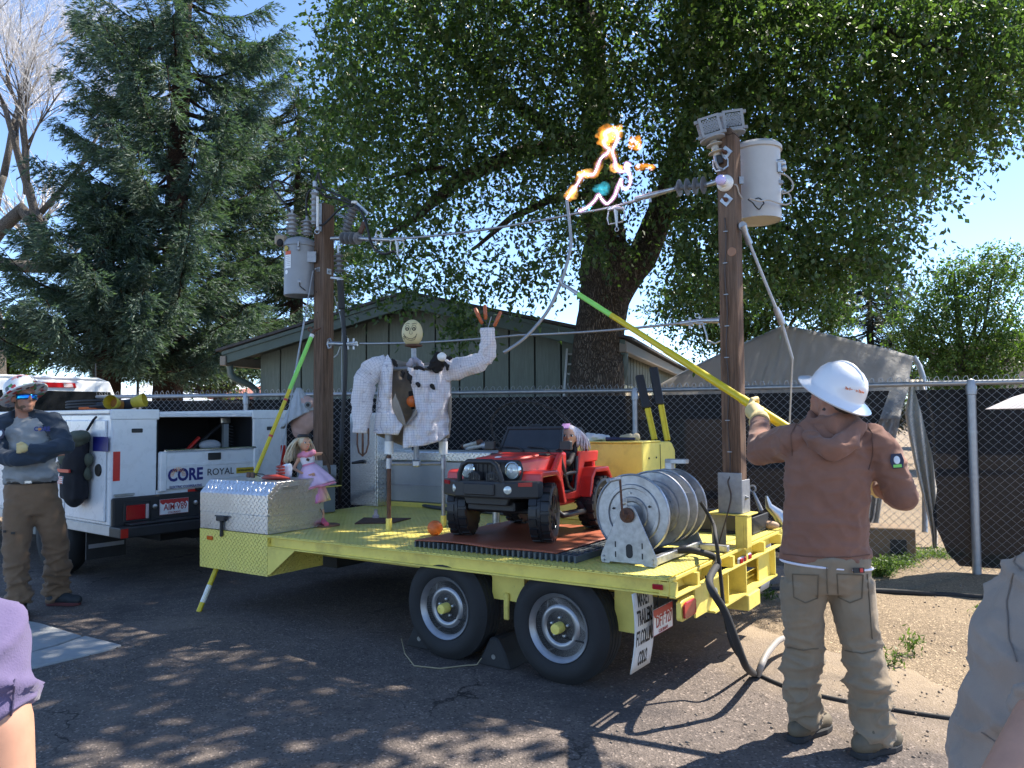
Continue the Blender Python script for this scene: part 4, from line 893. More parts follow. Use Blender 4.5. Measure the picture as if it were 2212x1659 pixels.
# mud flaps with lettering, plate
flapm = mat('white_flap', (.66, .64, .6), .55, var=.08, dirt=.35, dcol=(.4, .36, .3))
for y0 in (-.04, 2.32):
    fx_ = lambda t: -.20 + .025 * math.sin(t * 3) - .02 * t
    fl = MB(TR).sheet([[Vector((fx_(t), y0 + .25 * s_ / 6, .62 - .44 * t)) for s_ in range(7)] for t in [k / 8 for k in range(9)]]).build('mud_flap', flapm, trailer, smooth=180, solid=.006)
    if y0 < 1:
        for st, z, wd in (('MAXEY', .575, .15), ('TRAILERS', .475, .2), ('FT.COLLINS', .365, .225), ('COLO.', .245, .12)):
            q = text(st, TR @ Matrix.Translation((0, y0 + .125, z)) @ FACE, .115, blackink, fl, .002, width=wd, ext=.0006)
            for v in q.data.vertices: v.co.x += fx_((.62 - v.co.z) / .44) + .0045
plate(trailer, TR @ Matrix.Translation((-.15, .26, .43)) @ FACE, 'DFT·727', .28, .15)
MB(TR).tube([(-.15, .18, .51), (-.15, .2, .58), (-.12, .22, .62)], .004, 5).tube([(-.15, .34, .51), (-.15, .33, .6)], .004, 5).build('plate_wire', blackm, trailer)
# wheel chocks and their cable
def chock(label, px, py, yaw):
    p = G(px, py); M = Matrix.Translation(p) @ Matrix.Rotation(yaw - TYAW, 4, 'Z'); o = thing('wheel_chock', label, 'wheel chock', M, 'black rubber wheel chocks')
    MB(M).prism([(-.13, 0), (.13, 0), (.09, .10), (.03, .19), (-.03, .19), (-.10, .06)], (0, .0, 0), (1, 0, 0), (0, 0, 1), (0, .24, 0)).build('block', blackr, o, bev=.012)
    MB(M).lathe([(.016, -.01), (.016, .002)], (0, 0, .07), (0, -1, 0), 10).build('ring', steel, o); return o
chock('rubber chock left of the front trailer wheel', 905, 1402, 0); chock('rubber chock between the two trailer wheels', 1066, 1443, math.pi * 0)
cc = MB().tube([G(867, 1380, .06), G(875, 1412, .02), G(895, 1438, .008), G(950, 1444, .008), G(1010, 1437, .012), G(1030, 1436, .02), G(1040, 1422, .05)], .0045, 6)
setp(cc.build('chock_cable', mat('tan_cable', (.3, .25, .15), .6), None, smooth=90), 'thin cable on the asphalt linking the two wheel chocks', 'cable')
# ================================================================== THINGS ON THE TRAILER
def ddk(x, y, z=0): return TD @ Matrix.Translation((x, y, z))
# ---- bright tread plate tool box
tbx = thing('tool_box', 'shiny aluminium tread plate tool box with sloped lid on the front corner of the trailer', 'tool box', ddk(-3.83, .3))
PR = [(.0, .145), (.0, .31), (.095, .41), (.475, .42), (.58, .31), (.58, .145)]
td().prism([(0, .004), (0, .1445), (.58, .1445), (.58, .004)], (-TL - TB + .004, 0, 0), (0, 1, 0), (0, 0, 1), (TB - .006, 0, 0)).build('body', atread, tbx, boxuv=True, bev=.002)
td().prism([(y - (.002 if y < .3 else -.002) * (y in (0, .58)), z + (.001 if z < .2 else 0)) for y, z in PR], (-TL - TB + .002, 0, 0), (0, 1, 0), (0, 0, 1), (TB - .002, 0, 0)).build('lid', atread, tbx, boxuv=True, bev=.004)
lt = td().bb(-3.965, -3.945, -.03, -.002, -.05, .11).build('rubber_latch', black, tbx, bev=.006)
td().bb(-4.01, -3.90, -.035, -.004, .08, .125).bb(-4.04, -3.87, -.028, -.014, .115, .127).build('latch_grip', black, lt, bev=.006)
td().bb(-3.376, -3.372, .14, .30, .345, .37).build('side_handle', steel, tbx, bev=.004)
# sunglasses and packets on the lid
o = thing('sunglasses', 'black sunglasses resting on the tread plate tool box', 'sunglasses', ddk(-3.86, .22, .415))
M_ = ddk(-3.86, .2, .42) @ Matrix.Rotation(R(-8), 4, 'Z')
fr = MB(M_)
for s in (-1, 1):
    fr.prism([(s * .035 + .033 * max(-1, min(1, 1.3 * math.cos(a))), .030 + .024 * max(-1, min(1, 1.25 * math.sin(a)))) for a in [k * math.pi / 8 for k in range(16)]], (0, -.003, 0), (1, 0, 0), (0, 0, 1), (0, .006, 0))
    fr.tube([(s * .07, 0, .045), (s * .072, .07, .035), (s * .07, .13, .005)], .0035, 6)
fr.bb(-.012, .012, -.003, .003, .032, .044); fr.build('frame', black, o)
le = MB(M_)
for s in (-1, 1): le.prism([(s * .035 + .026 * max(-1, min(1, 1.3 * math.cos(a))), .03 + .018 * max(-1, min(1, 1.25 * math.sin(a)))) for a in [k * math.pi / 8 for k in range(16)]], (0, -.006, 0), (1, 0, 0), (0, 0, 1), (0, .003, 0)); le.build('lens', mat('brown_lens', (.06, .035, .035), .1), o) if s == 1 else None
film = mat('clear_film', (.72, .74, .78), .25, var=.2, vs=40, bump=.6, bs=60)
o = thing('meat_packet', 'open clear packet of red sausages on the tool box', 'food packet', ddk(-3.50, .27, .42))
b = MB(ddk(-3.56, .33, .425)); b.ell((0, 0, .05), (.07, .04, .065)); b.ell((.03, .0, .07), (.04, .03, .06)); place(remesh(b, .012, 2, lambda c: .012 * noise.noise(c * 40)), 'wrapper', film, o)
red_meat = mat('red_meat', (.30, .035, .02), .35, var=.3, vs=40)
for k in range(4): MB(ddk(-3.56, .28, .43)).tube([(-.045, -.012, .012 + .026 * k), (0, -.02, .016 + .026 * k), (.05, -.012, .014 + .026 * k)], [.008, .013, .009], 8).build('sausage', red_meat, o, smooth=60)
b = MB(ddk(-3.56, .18, .423)); b.tube([(-.14, .03, .006), (-.05, 0, .016), (.05, .02, .016), (.15, .06, .006)], [.01, .022, .024, .008], 10, sx=2.2); b.build('flat_packet', red_meat, o, smooth=60)
# ---- tall cabinet, grey chest, sill
z_cab = DV(757, 893, 1.95).z
cb = thing('tall_cabinet', 'upright aluminium tread plate cabinet behind the shirted dummy', 'cabinet', ddk(-4.2, 2.2))
xl, xr = DV(757, 1089, 1.95).x, DV(814.7, 1093, 1.95).x
td().bb(xl, xr, 1.955, 2.5, .0, z_cab).build('body', atread, cb, boxuv=True, bev=.004); td().bb(xl + .01, xr - .01, 1.94, 1.953, .015, z_cab - .012).build('door', atread, cb, boxuv=True, bev=.003)
hd = DV(783, 997, 1.93); td().tube([(hd.x + .02, 1.93, hd.z), (hd.x, 1.9, hd.z), (hd.x - .12, 1.9, hd.z - .015)], [.02, .018, .013], 8).build('handle', black, cb, smooth=60)
zc0, zc1, zc2 = DV(882, 1084, 2.12).z, DV(882, 996, 2.12).z, DV(882, 975, 2.12).z
ch = thing('tool_chest', 'long grey tool chest with a tread plate lid behind the red toy car', 'tool box', ddk(-3.0, 2.35))
cgrey = mat('pale_grey_metal', (.38, .39, .41), .4, .5, var=.06); xR = -1.98
td().bb(xr + .02, xR, 2.12, 2.56, zc0, zc1).build('body', cgrey, ch, bev=.008); td().bb(xr + .03, xR - .01, 2.112, 2.119, zc0 + .17, zc0 + .185).build('groove', mat('grey_ink', (.3, .3, .32)), ch)
td().bb(xr + .015, xR + .01, 2.10, 2.575, zc1 + .002, zc2).build('lid', atread, ch, boxuv=True, bev=.012)
td().bb(-4.1, -1.2, 2.09, 2.115, .001, zc0).build('deck_sill', yellow, trailer)
for i, (a, c) in enumerate((((1003, 966), (1040, 954)), ((1012, 971), (1050, 961)))):
    A_, B_ = TD @ DV(*a, 2.25), TD @ DV(*c, 2.25); A_ += Vector((0, 0, .01)); 
    o = thing('fuse_tube', ('burnt fuse tube lying behind the other on the grey tool chest', 'burnt fuse tube lying in front of the other on the grey tool chest')[i], 'fuse', A_)
    MB().tube([A_, A_.lerp(B_, .8)], .02, 10).build('tube', mat('stained_tube', (.45, .45, .42), .5, var=.4, vs=30), o, smooth=60); MB().tube([A_.lerp(B_, .8), B_], [.03, .026], 10).tube([A_ - (B_ - A_) * .12, A_], [.018, .022], 10).build('ferrule', rust if i == 0 else galv, o, smooth=60)
# ---- yellow equipment cabinet
yc = thing('equipment_cabinet', 'plain yellow steel equipment cabinet behind the cable reel', 'cabinet', ddk(-1.4, 2.3))
yz = DV(1389.5, 957.5, 1.93).z
td().prism([(1.93, .002), (2.62, .002), (2.62, yz - .08), (2.55, yz - .012), (2.5, yz), (1.93, yz)], (-1.93, 0, 0), (0, 1, 0), (0, 0, 1), (.897, 0, 0)).build('body', yellow, yc, bev=.008)
td().bb(-1.94, -1.03, 1.915, 2.3, yz + .001, yz + .014).build('lid', yellow, yc, bev=.004); td().bb(-1.031, -1.027, 2.28, 2.284, .02, yz - .02).build('seam', mat('dark_seam', (.1, .08, .02)), yc)
for y in (2.05, 2.2): td().cyl((-1.033, y, yz - .13), (-1.026, y, yz - .13), .008).build('bolt', blackm, yc)
lt_ = ddk(-1.5, 2.05, yz + .015)
b = MB(lt_); b.ell((-.12, .05, .03), (.12, .06, .035)); b.ell((-.02, .08, .025), (.08, .06, .03)); me = remesh(b, .012, 1, lambda c: .022 * noise.noise(c * 26)); me.materials.clear()
setp(link_mesh('crumpled_cloth', me, None, mat('white_cloth', (.62, .62, .63), .8)), 'crumpled white cloth on top of the yellow cabinet', 'cloth')
b = MB(lt_); b.ell((.24, .1, .03), (.09, .05, .03)); b.ell((.29, .12, .03), (.05, .04, .035)); me = remesh(b, .012, 2, lambda c: .014 * noise.noise(c * 30)); me.materials.clear()
setp(link_mesh('work_glove', me, None, mat('tan_leather', (.5, .42, .28), .7)), 'pale leather glove lying on the yellow cabinet', 'glove')
setp(MB(lt_).tube([(.1, -.06, .018), (.36, -.03, .018)], [.018, .013], 10).build('screwdriver', mat('navy_handle', (.015, .02, .06), .35), None, smooth=60), 'dark blue handled tool at the front edge of the yellow cabinet', 'tool')
setp(MB(lt_).bb(-.33, -.17, -.07, .0, 0, .035).build('yellow_tool_case', mat('tool_yellow', (.65, .42, .03), .5), None, bev=.01), 'small yellow tool case beside the white cloth on the cabinet', 'case')
for i, (bt, tp) in enumerate((((1412, 950), (1381, 812)), ((1440, 952), (1411, 795)))):
    A_, B_ = P(*bt, 6.86), P(*tp, 7.15); Mid = A_.lerp(B_, .48)
    o = thing('guy_guard', ('shorter black and yellow guy wire guard leaning on the cabinet', 'taller black and yellow guy wire guard leaning on the cabinet')[i], 'guy guard', A_)
    MB().beam(A_, Mid, .036, .03, (0, -1, 0)).build('yellow_half', mat('guard_yellow', (.65, .5, .03), .5), o, bev=.006)
    sx_ = (B_ - A_).normalized().cross(Vector((0, -1, 0))).normalized() * .026
    MB().beam(A_ + sx_, Mid + sx_, .016, .03, (0, -1, 0)).build('yellow_edge', mat('guard_yellow', (.65, .5, .03), .5), o, bev=.004); MB().beam(A_ + sx_ * .6, Mid + sx_ * .6, .03, .012, (0, -1, 0)).build('black_stripe', black, o)
    MB().beam(Mid, B_, .075, .05, (0, -1, 0)).build('black_half', black, o, bev=.006)
# ---- black cable hoop behind the toy car
hp = []
for k in range(34):
    a = math.pi * 2 * k / 33; p = TD @ DV(1153 + 92 * math.cos(a) , 935 - 66 * math.sin(a) + 18 * math.cos(a), 1.75); hp.append(p)
setp(MB().tube(hp, .011, 8).build('cable_hoop', blackr, None, smooth=90), 'black cable bent into a hoop behind the red toy car', 'cable')
# ---- grey cable running across the deck in front of the chest
pts = [D(*q, .02) for q in ((855, 1075), (880, 1085), (930, 1095), (985, 1102), (1040, 1105), (1100, 1110))]
setp(MB(TD).tube(pts, .018, 8).build('deck_cable', mat('dark_grey_rubber', (.06, .065, .07), .7), None, smooth=90), 'dark grey cable lying across the deck in front of the grey chest', 'cable')
po = thing('flanged_post', 'short galvanised post with a round flange behind the toy car', 'post', TD @ D(1072, 1134)); p = D(1072, 1134)
MB(TD @ Matrix.Translation(p)).cyl((0, 0, .012), (0, 0, .34), .032).build('tube', galv, po, smooth=40); MB(TD @ Matrix.Translation(p)).lathe([(.085, .0), (.085, .01), (.04, .014)], n=20).build('flange', galv2, po, smooth=40)
# ---- fibreglass grating and rubber mat
GX0, GX1, GY0, GY1, GH = -1.945, -.66, .13, 1.30, .042
gr_m = mat('grey_fibreglass', (.085, .10, .11), .6, var=.12, bump=.1)
gt = thing('floor_grating', 'grey fibreglass floor grating under the orange rubber mat', 'grating', ddk((GX0 + GX1) / 2, (GY0 + GY1) / 2))
nbar = 32; me0 = None
for i in range(nbar):
    x = GX0 + (GX1 - GX0) * i / (nbar - 1); bar = MB(TD).bb(GX0 - .006, GX0 + .006, GY0, GY1, .002, GH)
    if me0 is None:
        o = bar.build('bar', gr_m, gt); me0 = o.data
    else:
        o = bpy.data.objects.new('bar', me0); COL.objects.link(o); o.parent = gt; PM[o.name] = PM[gt.name]; o.location = (x - GX0, 0, 0)
for k in range(16): td().bb(GX0 + .008, GX1 - .008, GY0 + .035 + k * .072, GY0 + .047 + k * .072, .004, GH - .002).build('cross_bar', gr_m, gt)
matm = mat('orange_rubber', (.32, .085, .04), .5, var=.14, vs=4, bump=.06, dirt=.3, dcol=(.22, .09, .06))
mx = [(-1.93, .125), (-1.55, .135), (-1.15, .14), (-.76, .16)]
rows = []
for j in range(22):
    v = j / 21; row = []
    for i in range(30):
        u = i / 29; x = -1.94 + 1.14 * u - .02 * v; y = .12 + 1.2 * v + .02 * u + (.02 * math.sin(u * 9) if j == 0 else 0); z = GH + .006 + .010 * max(0, math.sin(u * 6.0 - .6)) * math.exp(-v * 5) + .002 * noise.noise((u * 5, v * 5, 0)); row.append(Vector((x, y, z)))
    rows.append(row)
setp(MB(TD).sheet(rows).build('rubber_mat', matm, None, smooth=180, solid=.006), 'orange rubber blanket spread over the grey grating under the toy car', 'rubber mat')
# ---- orange on the deck, rusty plate with a cup
def orange(label, c, r, m): 
    o = MB().ell(c, (r, r, r * .97), 24, 16).build('orange', m, None, smooth=180); return setp(o, label, 'orange')
om = mat('orange_peel', (.62, .14, .03), .5, var=.08, vs=20, bump=.5, bs=260, bd=.002)
p = D(929, 1159); c_ = TD @ (p + Vector((0, .06, .058))); orange('large orange fruit standing on the yellow deck left of the rubber mat', c_, .06, om)
rp_ = thing('rusty_plate', 'rusty flat steel plate lying on the deck between the dummy and the doll', 'plate', TD @ D(830, 1128))
q4 = [D(*k) for k in ((766, 1133), (850, 1131), (888, 1121), (786, 1120))]
td().prism([(k.x, k.y) for k in q4], (0, 0, .002), (1, 0, 0), (0, 1, 0), (0, 0, .008)).build('plate', rust, rp_)
p = D(812, 1121); setp(MB(TD @ Matrix.Translation(p)).lathe([(.03, .011), (.032, .03), (.018, .045), (.014, .075), (.018, .085), (.0, .086)], n=14).build('pvc_cap', mat('pinkish_plastic', (.5, .4, .4), .6), None, smooth=40), 'small pinkish plastic cap standing on the rusty plate', 'cap')
# ---- cable reel
rl = thing('cable_reel', 'galvanised steel cable reel with four round flanges and a hand crank', 'cable reel', ddk(-.36, .6))
AX, AZ, RD = -.352, .298, .242
def flange(y, r, thick=.006, hole=True):
    b = MB(TD).lathe([(.0, .0), (.07, .0), (.078, -.01), (.1, -.012), (.105, .0), (.15, .0), (.156, -.012), (.175, -.012), (.18, 0), (r - .012, 0), (r - .006, -.012), (r, -.008), (r, .004), (r - .004, .006), (0, .006)], (AX, y, AZ), (0, 1, 0), 56)
    d = b.build('flange', galv, rl, smooth=40)
    for k in range(5):
        a = 2 * math.pi * k / 5 + .4; MB(TD).cyl((AX + .125 * math.cos(a), y - .004, AZ + .125 * math.sin(a)), (AX + .125 * math.cos(a), y - .013, AZ + .125 * math.sin(a)), .007, n=6).build('bolt', steel if k % 2 else blackm, d)
for y, r in ((.30, RD), (.60, RD), (.745, RD), (.905, RD)): flange(y, r)
td().cyl((AX, .306, AZ), (AX, .905, AZ), .13, n=32).build('drum', galv, rl, smooth=40)
for y0, y1, k in ((.61, .74, 5), (.75, .90, 5)):
    for i in range(k): a = 2 * math.pi * i / k + .5; td().cyl((AX + .19 * math.cos(a), y0, AZ + .19 * math.sin(a)), (AX + .19 * math.cos(a), y1, AZ + .19 * math.sin(a)), .006, n=6).build('tie_rod', steel, rl)
def aframe(y, t):
    pts = [(AX - .185, .012), (AX - .175, .002), (AX - .13, .002), (AX - .12, .012), (AX + .09, .012), (AX + .1, .002), (AX + .17, .002), (AX + .185, .014), (AX + .185, .04), (AX + .175, .07)] + [(AX + .062 * math.cos(a), AZ + .062 * math.sin(a)) for a in [R(20 + 14 * k) for k in range(11)]] + [(AX - .178, .07), (AX - .188, .04)]
    o = td().prism(pts, (0, y, 0), (1, 0, 0), (0, 0, 1), (0, t, 0)).build('side_plate', galv, rl, bev=.003); return o
a1 = aframe(.235, .006); aframe(.96, .006)
MB(TD).prism([(AX + .006 + .022 * math.cos(a), .085 + .022 * math.sin(a) + (.02 if math.sin(a) > 0 else -.02)) for a in [k * math.pi / 8 for k in range(16)]], (0, .233, 0), (1, 0, 0), (0, 0, 1), (0, .0015, 0)).build('slot', mat('slot_dark', (.03, .03, .032), .8), a1)
for x, z in ((-.085, .06), (-.085, .12), (.09, .06), (.09, .12)): td().bb(AX + x - .004, AX + x + .004, .2335, .2345, z - .017, z + .017).build('slot', mat('slot_dark', (.03, .03, .032), .8), a1)
for x, z in ((-.165, .02), (-.165, .045), (.155, .02), (.155, .045)): td().cyl((AX + x, .234, z), (AX + x, .226, z), .007, n=6).build('bolt', galv2, a1)
td().bb(AX + .13, AX + .172, .243, .958, .012, .06).build('base_bar', galv, rl, bev=.004); td().bb(AX - .17, AX - .13, .243, .958, .012, .06).build('base_bar', galv, rl, bev=.004)
td().bb(AX + .17, AX + .36, .93, .972, .003, .045).build('foot_bar', galv, rl, bev=.004)
td().bb(AX + .0, AX + .05, .80, .85, AZ + .235, AZ + .305).bb(AX + .0, AX + .15, .80, .85, AZ + .275, AZ + .306).build('drag_brake', galv, rl, bev=.004)
td().lathe([(.045, 0), (.045, -.015), (.022, -.02), (.02, -.05), (.0, -.052)], (AX, .233, AZ), (0, 1, 0), 20).build('hub', rust, rl, smooth=40)
cr_ = td().tube([(AX, .185, AZ), (AX - .006, .175, AZ + .04), (AX - .012, .17, AZ + .215), (AX - .015, .165, AZ + .222)], .007, 8).build('crank', rust, rl, smooth=60); td().tube([(AX - .012, .168, AZ + .222), (AX - .035, .06, AZ + .215)], [.012, .014], 10).build('grip', galv2, cr_, smooth=60)
td().bb(AX - .05, AX + .01, .223, .227, AZ + .07, AZ + .074).bb(AX - .002, AX + .003, .222, .228, AZ + .05, AZ + .1).build('cotter', steel, rl)
def hose(label, pts, r, m, name='cable'):
    q = []
    for i in range(len(pts) - 1):
        a, c = pts[max(i - 1, 0)], pts[i + 1]; p0, p1 = pts[i], pts[i + 1]; d = pts[min(i + 2, len(pts) - 1)]
        for k in range(6):
            t = k / 6; q.append(.5 * ((2 * p0) + (p1 - a) * t + (2 * a - 5 * p0 + 4 * p1 - d) * t * t + (3 * p0 - a - 3 * p1 + d) * t ** 3))
    q.append(pts[-1]); return setp(MB().tube(q, r, 10).build(name, m, None, smooth=90), label, 'cable')
hose('thick black cable drooping from under the reel to the asphalt', [dk(-.32, .5, .05), dk(-.2, .58, .05), dk(-.08, .62, .05), dk(.04, .66, .0), P(1532, 1258, 4.22), P(1566, 1322, 4.2), P(1592, 1390, 4.22), P(1612, 1440, 4.3), G(1630, 1456, .02)], .021, blackr)
hose('thin black cable hanging from the reel flange down to the asphalt', [dk(-.12, .82, .33), dk(-.05, .84, .2), P(1546, 1160, 4.6), P(1556, 1240, 4.58), P(1566, 1330, 4.55), P(1585, 1400, 4.5), G(1625, 1448, .012), G(1640, 1458, .012), G(1700, 1484, .012), G(1790, 1507, .012), G(1900, 1528, .012), G(2000, 1544, .012), G(2140, 1562, .012), G(2300, 1580, .012)], .0115, blackr)
hose('pale grey hose end rising from the asphalt behind the lineman', [G(1638, 1458, .02), P(1645, 1436, 4.75), P(1662, 1405, 4.9), P(1695, 1378, 5.2), G(1760, 1385, .02)], .02, mat('pale_hose', (.3, .27, .24), .5))
hose('black hose lying on the shaded dirt near the fence', [G(1500, 1280, .03), G(1700, 1272, .03), G(1900, 1276, .03), G(2010, 1283, .03), G(2120, 1290, .03), G(2300, 1312, .03)], .022, blackr)
# ---- clutter behind the right pole
tr = thing('tool_tray', 'black plastic tray of tools on the deck behind the right pole', 'tray', ddk(-.35, 2.0)); 
td().bb(-.72, -.08, 1.75, 2.15, .002, .02).bb(-.72, -.08, 1.75, 1.765, .02, .13).bb(-.72, -.08, 2.135, 2.15, .02, .13).bb(-.095, -.08, 1.765, 2.135, .02, .13).bb(-.72, -.705, 1.765, 2.135, .02, .13).build('tray', black, tr, bev=.004)
td().bb(-.5, -.2, 1.85, 1.95, .03, .16).build('divider', blackm, tr, bev=.01); td().tube([(-.6, 1.9, .14), (-.2, 2.0, .15)], .014, 8).build('tool_shank', steel, tr)
cm = thing('chain_hoist', 'polished metal hook clamp standing on the rear deck beside the tray', 'clamp', ddk(-.16, 2.3))
td().tube([(-.02, 2.35, .02), (-.06, 2.33, .1), (-.12, 2.3, .16), (-.13, 2.28, .24)], [.05, .045, .03, .012], 10).build('body', steel, cm, smooth=60); td().tube([(-.18, 2.3, .12), (-.22, 2.3, .22), (-.24, 2.3, .27)], [.02, .014, .01], 8).build('shank', galv2, cm, smooth=60)
td().tube([(-.245 + .025 * math.cos(k * math.pi / 6), 2.3, .295 + .025 * math.sin(k * math.pi / 6)) for k in range(13)], .008, 6).build('eye', galv2, cm, smooth=60)
setp(MB(TD).ell((.0 - .06, 2.12, .035), (.07, .04, .032)).build('wood_block', mat('tan_wood', (.45, .3, .2), .7), None, smooth=180), 'small tan block on the deck edge beside the metal clamp', 'block')
sl = G(1640, 1247); setp(MB().beam(G(1590, 1245, .08), G(1710, 1243, .08), .16, .16).build('grey_timber', mat('weathered_timber', (.2, .17, .15), .85, var=.25, bump=.4, stretch=(6, 1, 6)), None, bev=.01), 'weathered grey timber lying on the ground behind the trailer', 'timber')
# ================================================================== TOY CAR
CM = TD @ Matrix.Translation((-1.445, .845, GH + .012))
CMo = CM
def cb_(): return MB(CM)
car = thing('toy_car', 'red ride-on toy off-road car with big black wheels on the orange mat', 'toy car', CM)
def sx(fn):                             # both sides
    for s in (-1, 1): fn(s)
tread_pl = mat('black_toy_tyre', (.016, .016, .018), .45, var=.15, bump=.05)
WR = .195
def toy_wheel(x, y, s):
    CM = CMo @ Matrix.Translation((x, y, 0)) @ Matrix.Rotation(R(20 if y < 0 else 0), 4, 'Z') @ Matrix.Translation((-x, -y, 0)); o = (x, y, WR); ax = (s, 0, 0)
    t = MB(CM).lathe([(.12, .06), (.165, .075), (.18, .07), (.187, .05), (.189, .012), (.192, .010), (.192, -.010), (.189, -.012), (.187, -.05), (.18, -.07), (.165, -.075), (.1, -.07)], o, ax, 36)
    for k in range(18):
        a = 2 * math.pi * k / 18
        for sd in (-1, 1):
            aa = a + sd * .09; c = Vector((x + sd * .042, y + .187 * math.cos(aa), WR + .187 * math.sin(aa))); t.box(c, (.052, .045, .022), Matrix.Rotation(aa - math.pi / 2, 3, 'X'))
    for k in range(48):
        a = 2 * math.pi * k / 48; t.box((x, y + .193 * math.cos(a), WR + .193 * math.sin(a)), (.022, .012, .006), Matrix.Rotation(a - math.pi / 2, 3, 'X'))
    t = t.build('tyre', tread_pl, car, smooth=35)
    r = MB(CM).lathe([(.0, .055), (.03, .055), (.035, .04), (.11, .045), (.122, .065), (.125, .05)], o, ax, 28)
    for k in range(7): a = 2 * math.pi * k / 7; r.beam((x + s * .05, y + .03 * math.cos(a), WR + .03 * math.sin(a)), (x + s * .06, y + .115 * math.cos(a), WR + .115 * math.sin(a)), .022, .02, (1, 0, 0))
    r.build('rim', mat('gloss_black', (.02, .02, .022), .2), t, smooth=35)
for x in (-.345, .345):
    for y in (-.35, .40): toy_wheel(x, y, 1 if x > 0 else -1)
cb_().cyl((-.3, -.385, WR), (.3, -.385, WR), .018).build('axle', blackm, car); cb_().cyl((-.3, .385, WR), (.3, .385, WR), .018).build('axle', blackm, car)
cb_().bb(-.2, .2, -.5, .5, .2, .27).build('chassis', black, car, bev=.01)
# hood
b = cb_(); v = [(-.235, -.47, .40), (.235, -.47, .40), (.28, -.0, .42), (-.28, -.0, .42), (-.225, -.46, .55), (.225, -.46, .55), (.27, -.0, .575), (-.27, -.0, .575)]
b.add(v, [(3, 2, 1, 0), (4, 5, 6, 7), (0, 1, 5, 4), (1, 2, 6, 5), (2, 3, 7, 6), (3, 0, 4, 7)]); hd_ = b.build('hood', redp, car, bev=.025, seg=3, smooth=35)
b = cb_(); v = [(-.17, -.45, .55), (.17, -.45, .55), (.2, -.02, .576), (-.2, -.02, .576), (-.16, -.44, .562), (.16, -.44, .562), (.19, -.02, .586), (-.19, -.02, .586)]
b.add(v, [(4, 5, 6, 7), (0, 1, 5, 4), (1, 2, 6, 5), (2, 3, 7, 6), (3, 0, 4, 7)]); b.build('hood_panel', redp, hd_, bev=.004)
MB(CM @ Matrix.Translation((.0, -.40, .5655)) @ Matrix.Rotation(R(6), 4, 'X')).lathe([(.026, 0), (.024, .003), (0, .004)], n=16).build('badge', whitep, hd_)
for s in (-1, 1): cb_().bb(s * .205 - .045, s * .205 + .045, -.16, -.09, .562, .582).build('hood_vent', black, hd_, bev=.01)
cb_().bb(-.29, .29, -.02, .06, .40, .588).build('cowl', redp, car, bev=.02, seg=2)
# grille, lamps, bumper
gp = cb_().prism([(-.25, .33), (.25, .33), (.255, .5), (.235, .55), (-.235, .55), (-.255, .5)], (0, -.485, 0), (1, 0, 0), (0, 0, 1), (0, .03, 0)).build('grille', black, car, bev=.012)
for k in range(7): cb_().bb(-.115 + k * .038 - .008, -.115 + k * .038 + .008, -.49, -.484, .44, .53).build('grille_bar', black, gp)
chrome = mat('lamp_chrome', (.6, .62, .6), .12, 1.); lens = mat('lamp_glass', (.62, .66, .62), .08, .3, var=.2, vs=50)
for s in (-1, 1):
    l = cb_().lathe([(.062, 0), (.062, -.02), (.055, -.024), (.052, -.012)], (s * .19, -.485, .48), (0, 1, 0), 24).build('headlight', chrome, car, smooth=40)
    cb_().lathe([(.052, -.012), (.04, -.026), (.02, -.032), (0, -.034)], (s * .19, -.485, .48), (0, 1, 0), 24).build('glass', lens, l, smooth=90); cb_().lathe([(.014, -.03), (.012, -.036), (0, -.037)], (s * .19, -.485, .48), (0, 1, 0), 10).build('bulb', whitep, l)
    cb_().lathe([(.024, 0), (.022, -.01), (0, -.016)], (s * .205, -.486, .368), (0, 1, 0), 16).build('turn_signal', redl, car, smooth=40)
    f = cb_().lathe([(.05, .03), (.052, -.02), (.046, -.024)], (s * .075, -.56, .425), (0, 1, 0), 22).build('fog_light', black, car, smooth=40); cb_().lathe([(.045, -.018), (.0, -.026)], (s * .075, -.56, .425), (0, 1, 0), 20).build('glass', mat('smoke_lens', (.12, .12, .12), .1, .5), f)
    g = cb_()
    for k in (-.03, -.01, .01, .03): g.bb(s * .075 - .043, s * .075 + .043, -.592, -.587, .425 + k - .003, .425 + k + .003); g.bb(s * .075 + k - .003, s * .075 + k + .003, -.596, -.5925, .383, .467)
    g.build('guard', black, f)
bm = cb_().prism([(-.42, -.47), (-.40, -.515), (-.21, -.625), (.21, -.625), (.40, -.515), (.42, -.47), (.3, -.46), (.18, -.5), (-.18, -.5), (-.3, -.46)], (0, 0, .30), (1, 0, 0), (0, 1, 0), (0, 0, .115)).build('bumper', black, car, bev=.014, seg=2)
cb_().bb(-.13, .13, -.638, -.624, .32, .40).build('winch_plate', black, bm, bev=.008); cb_().prism([(-.17, .245), (.17, .245), (.2, .30), (-.2, .30)], (0, -.55, 0), (1, 0, 0), (0, 0, 1), (0, .16, 0)).build('skid_plate', black, car, bev=.008)
for s in (-1, 1):
    d = Vector((s * .135, .0, 0)); c = Vector((s * .29, -.52, .335)); n_ = Vector((s * .59, -.8, 0)).normalized()
    cb_().lathe([(.027, -.01), (.027, .006), (.02, .01), (0, .012)], Vector((s * .225, -.612, .36)), n_, 16).build('fog_lamp', lens, bm, smooth=40)
    cb_().beam(Vector((s * .29, -.583, .395)), Vector((s * .37, -.535, .395)), .012, .026).build('reflector', redl, bm)
cb_().tube([(-.185, -.60, .38), (-.17, -.62, .46), (-.145, -.615, .52), (-.10, -.61, .545), (.10, -.61, .545), (.145, -.615, .52), (.17, -.62, .46), (.185, -.60, .38)], .018, 10).build('brush_guard', black, car, smooth=60)
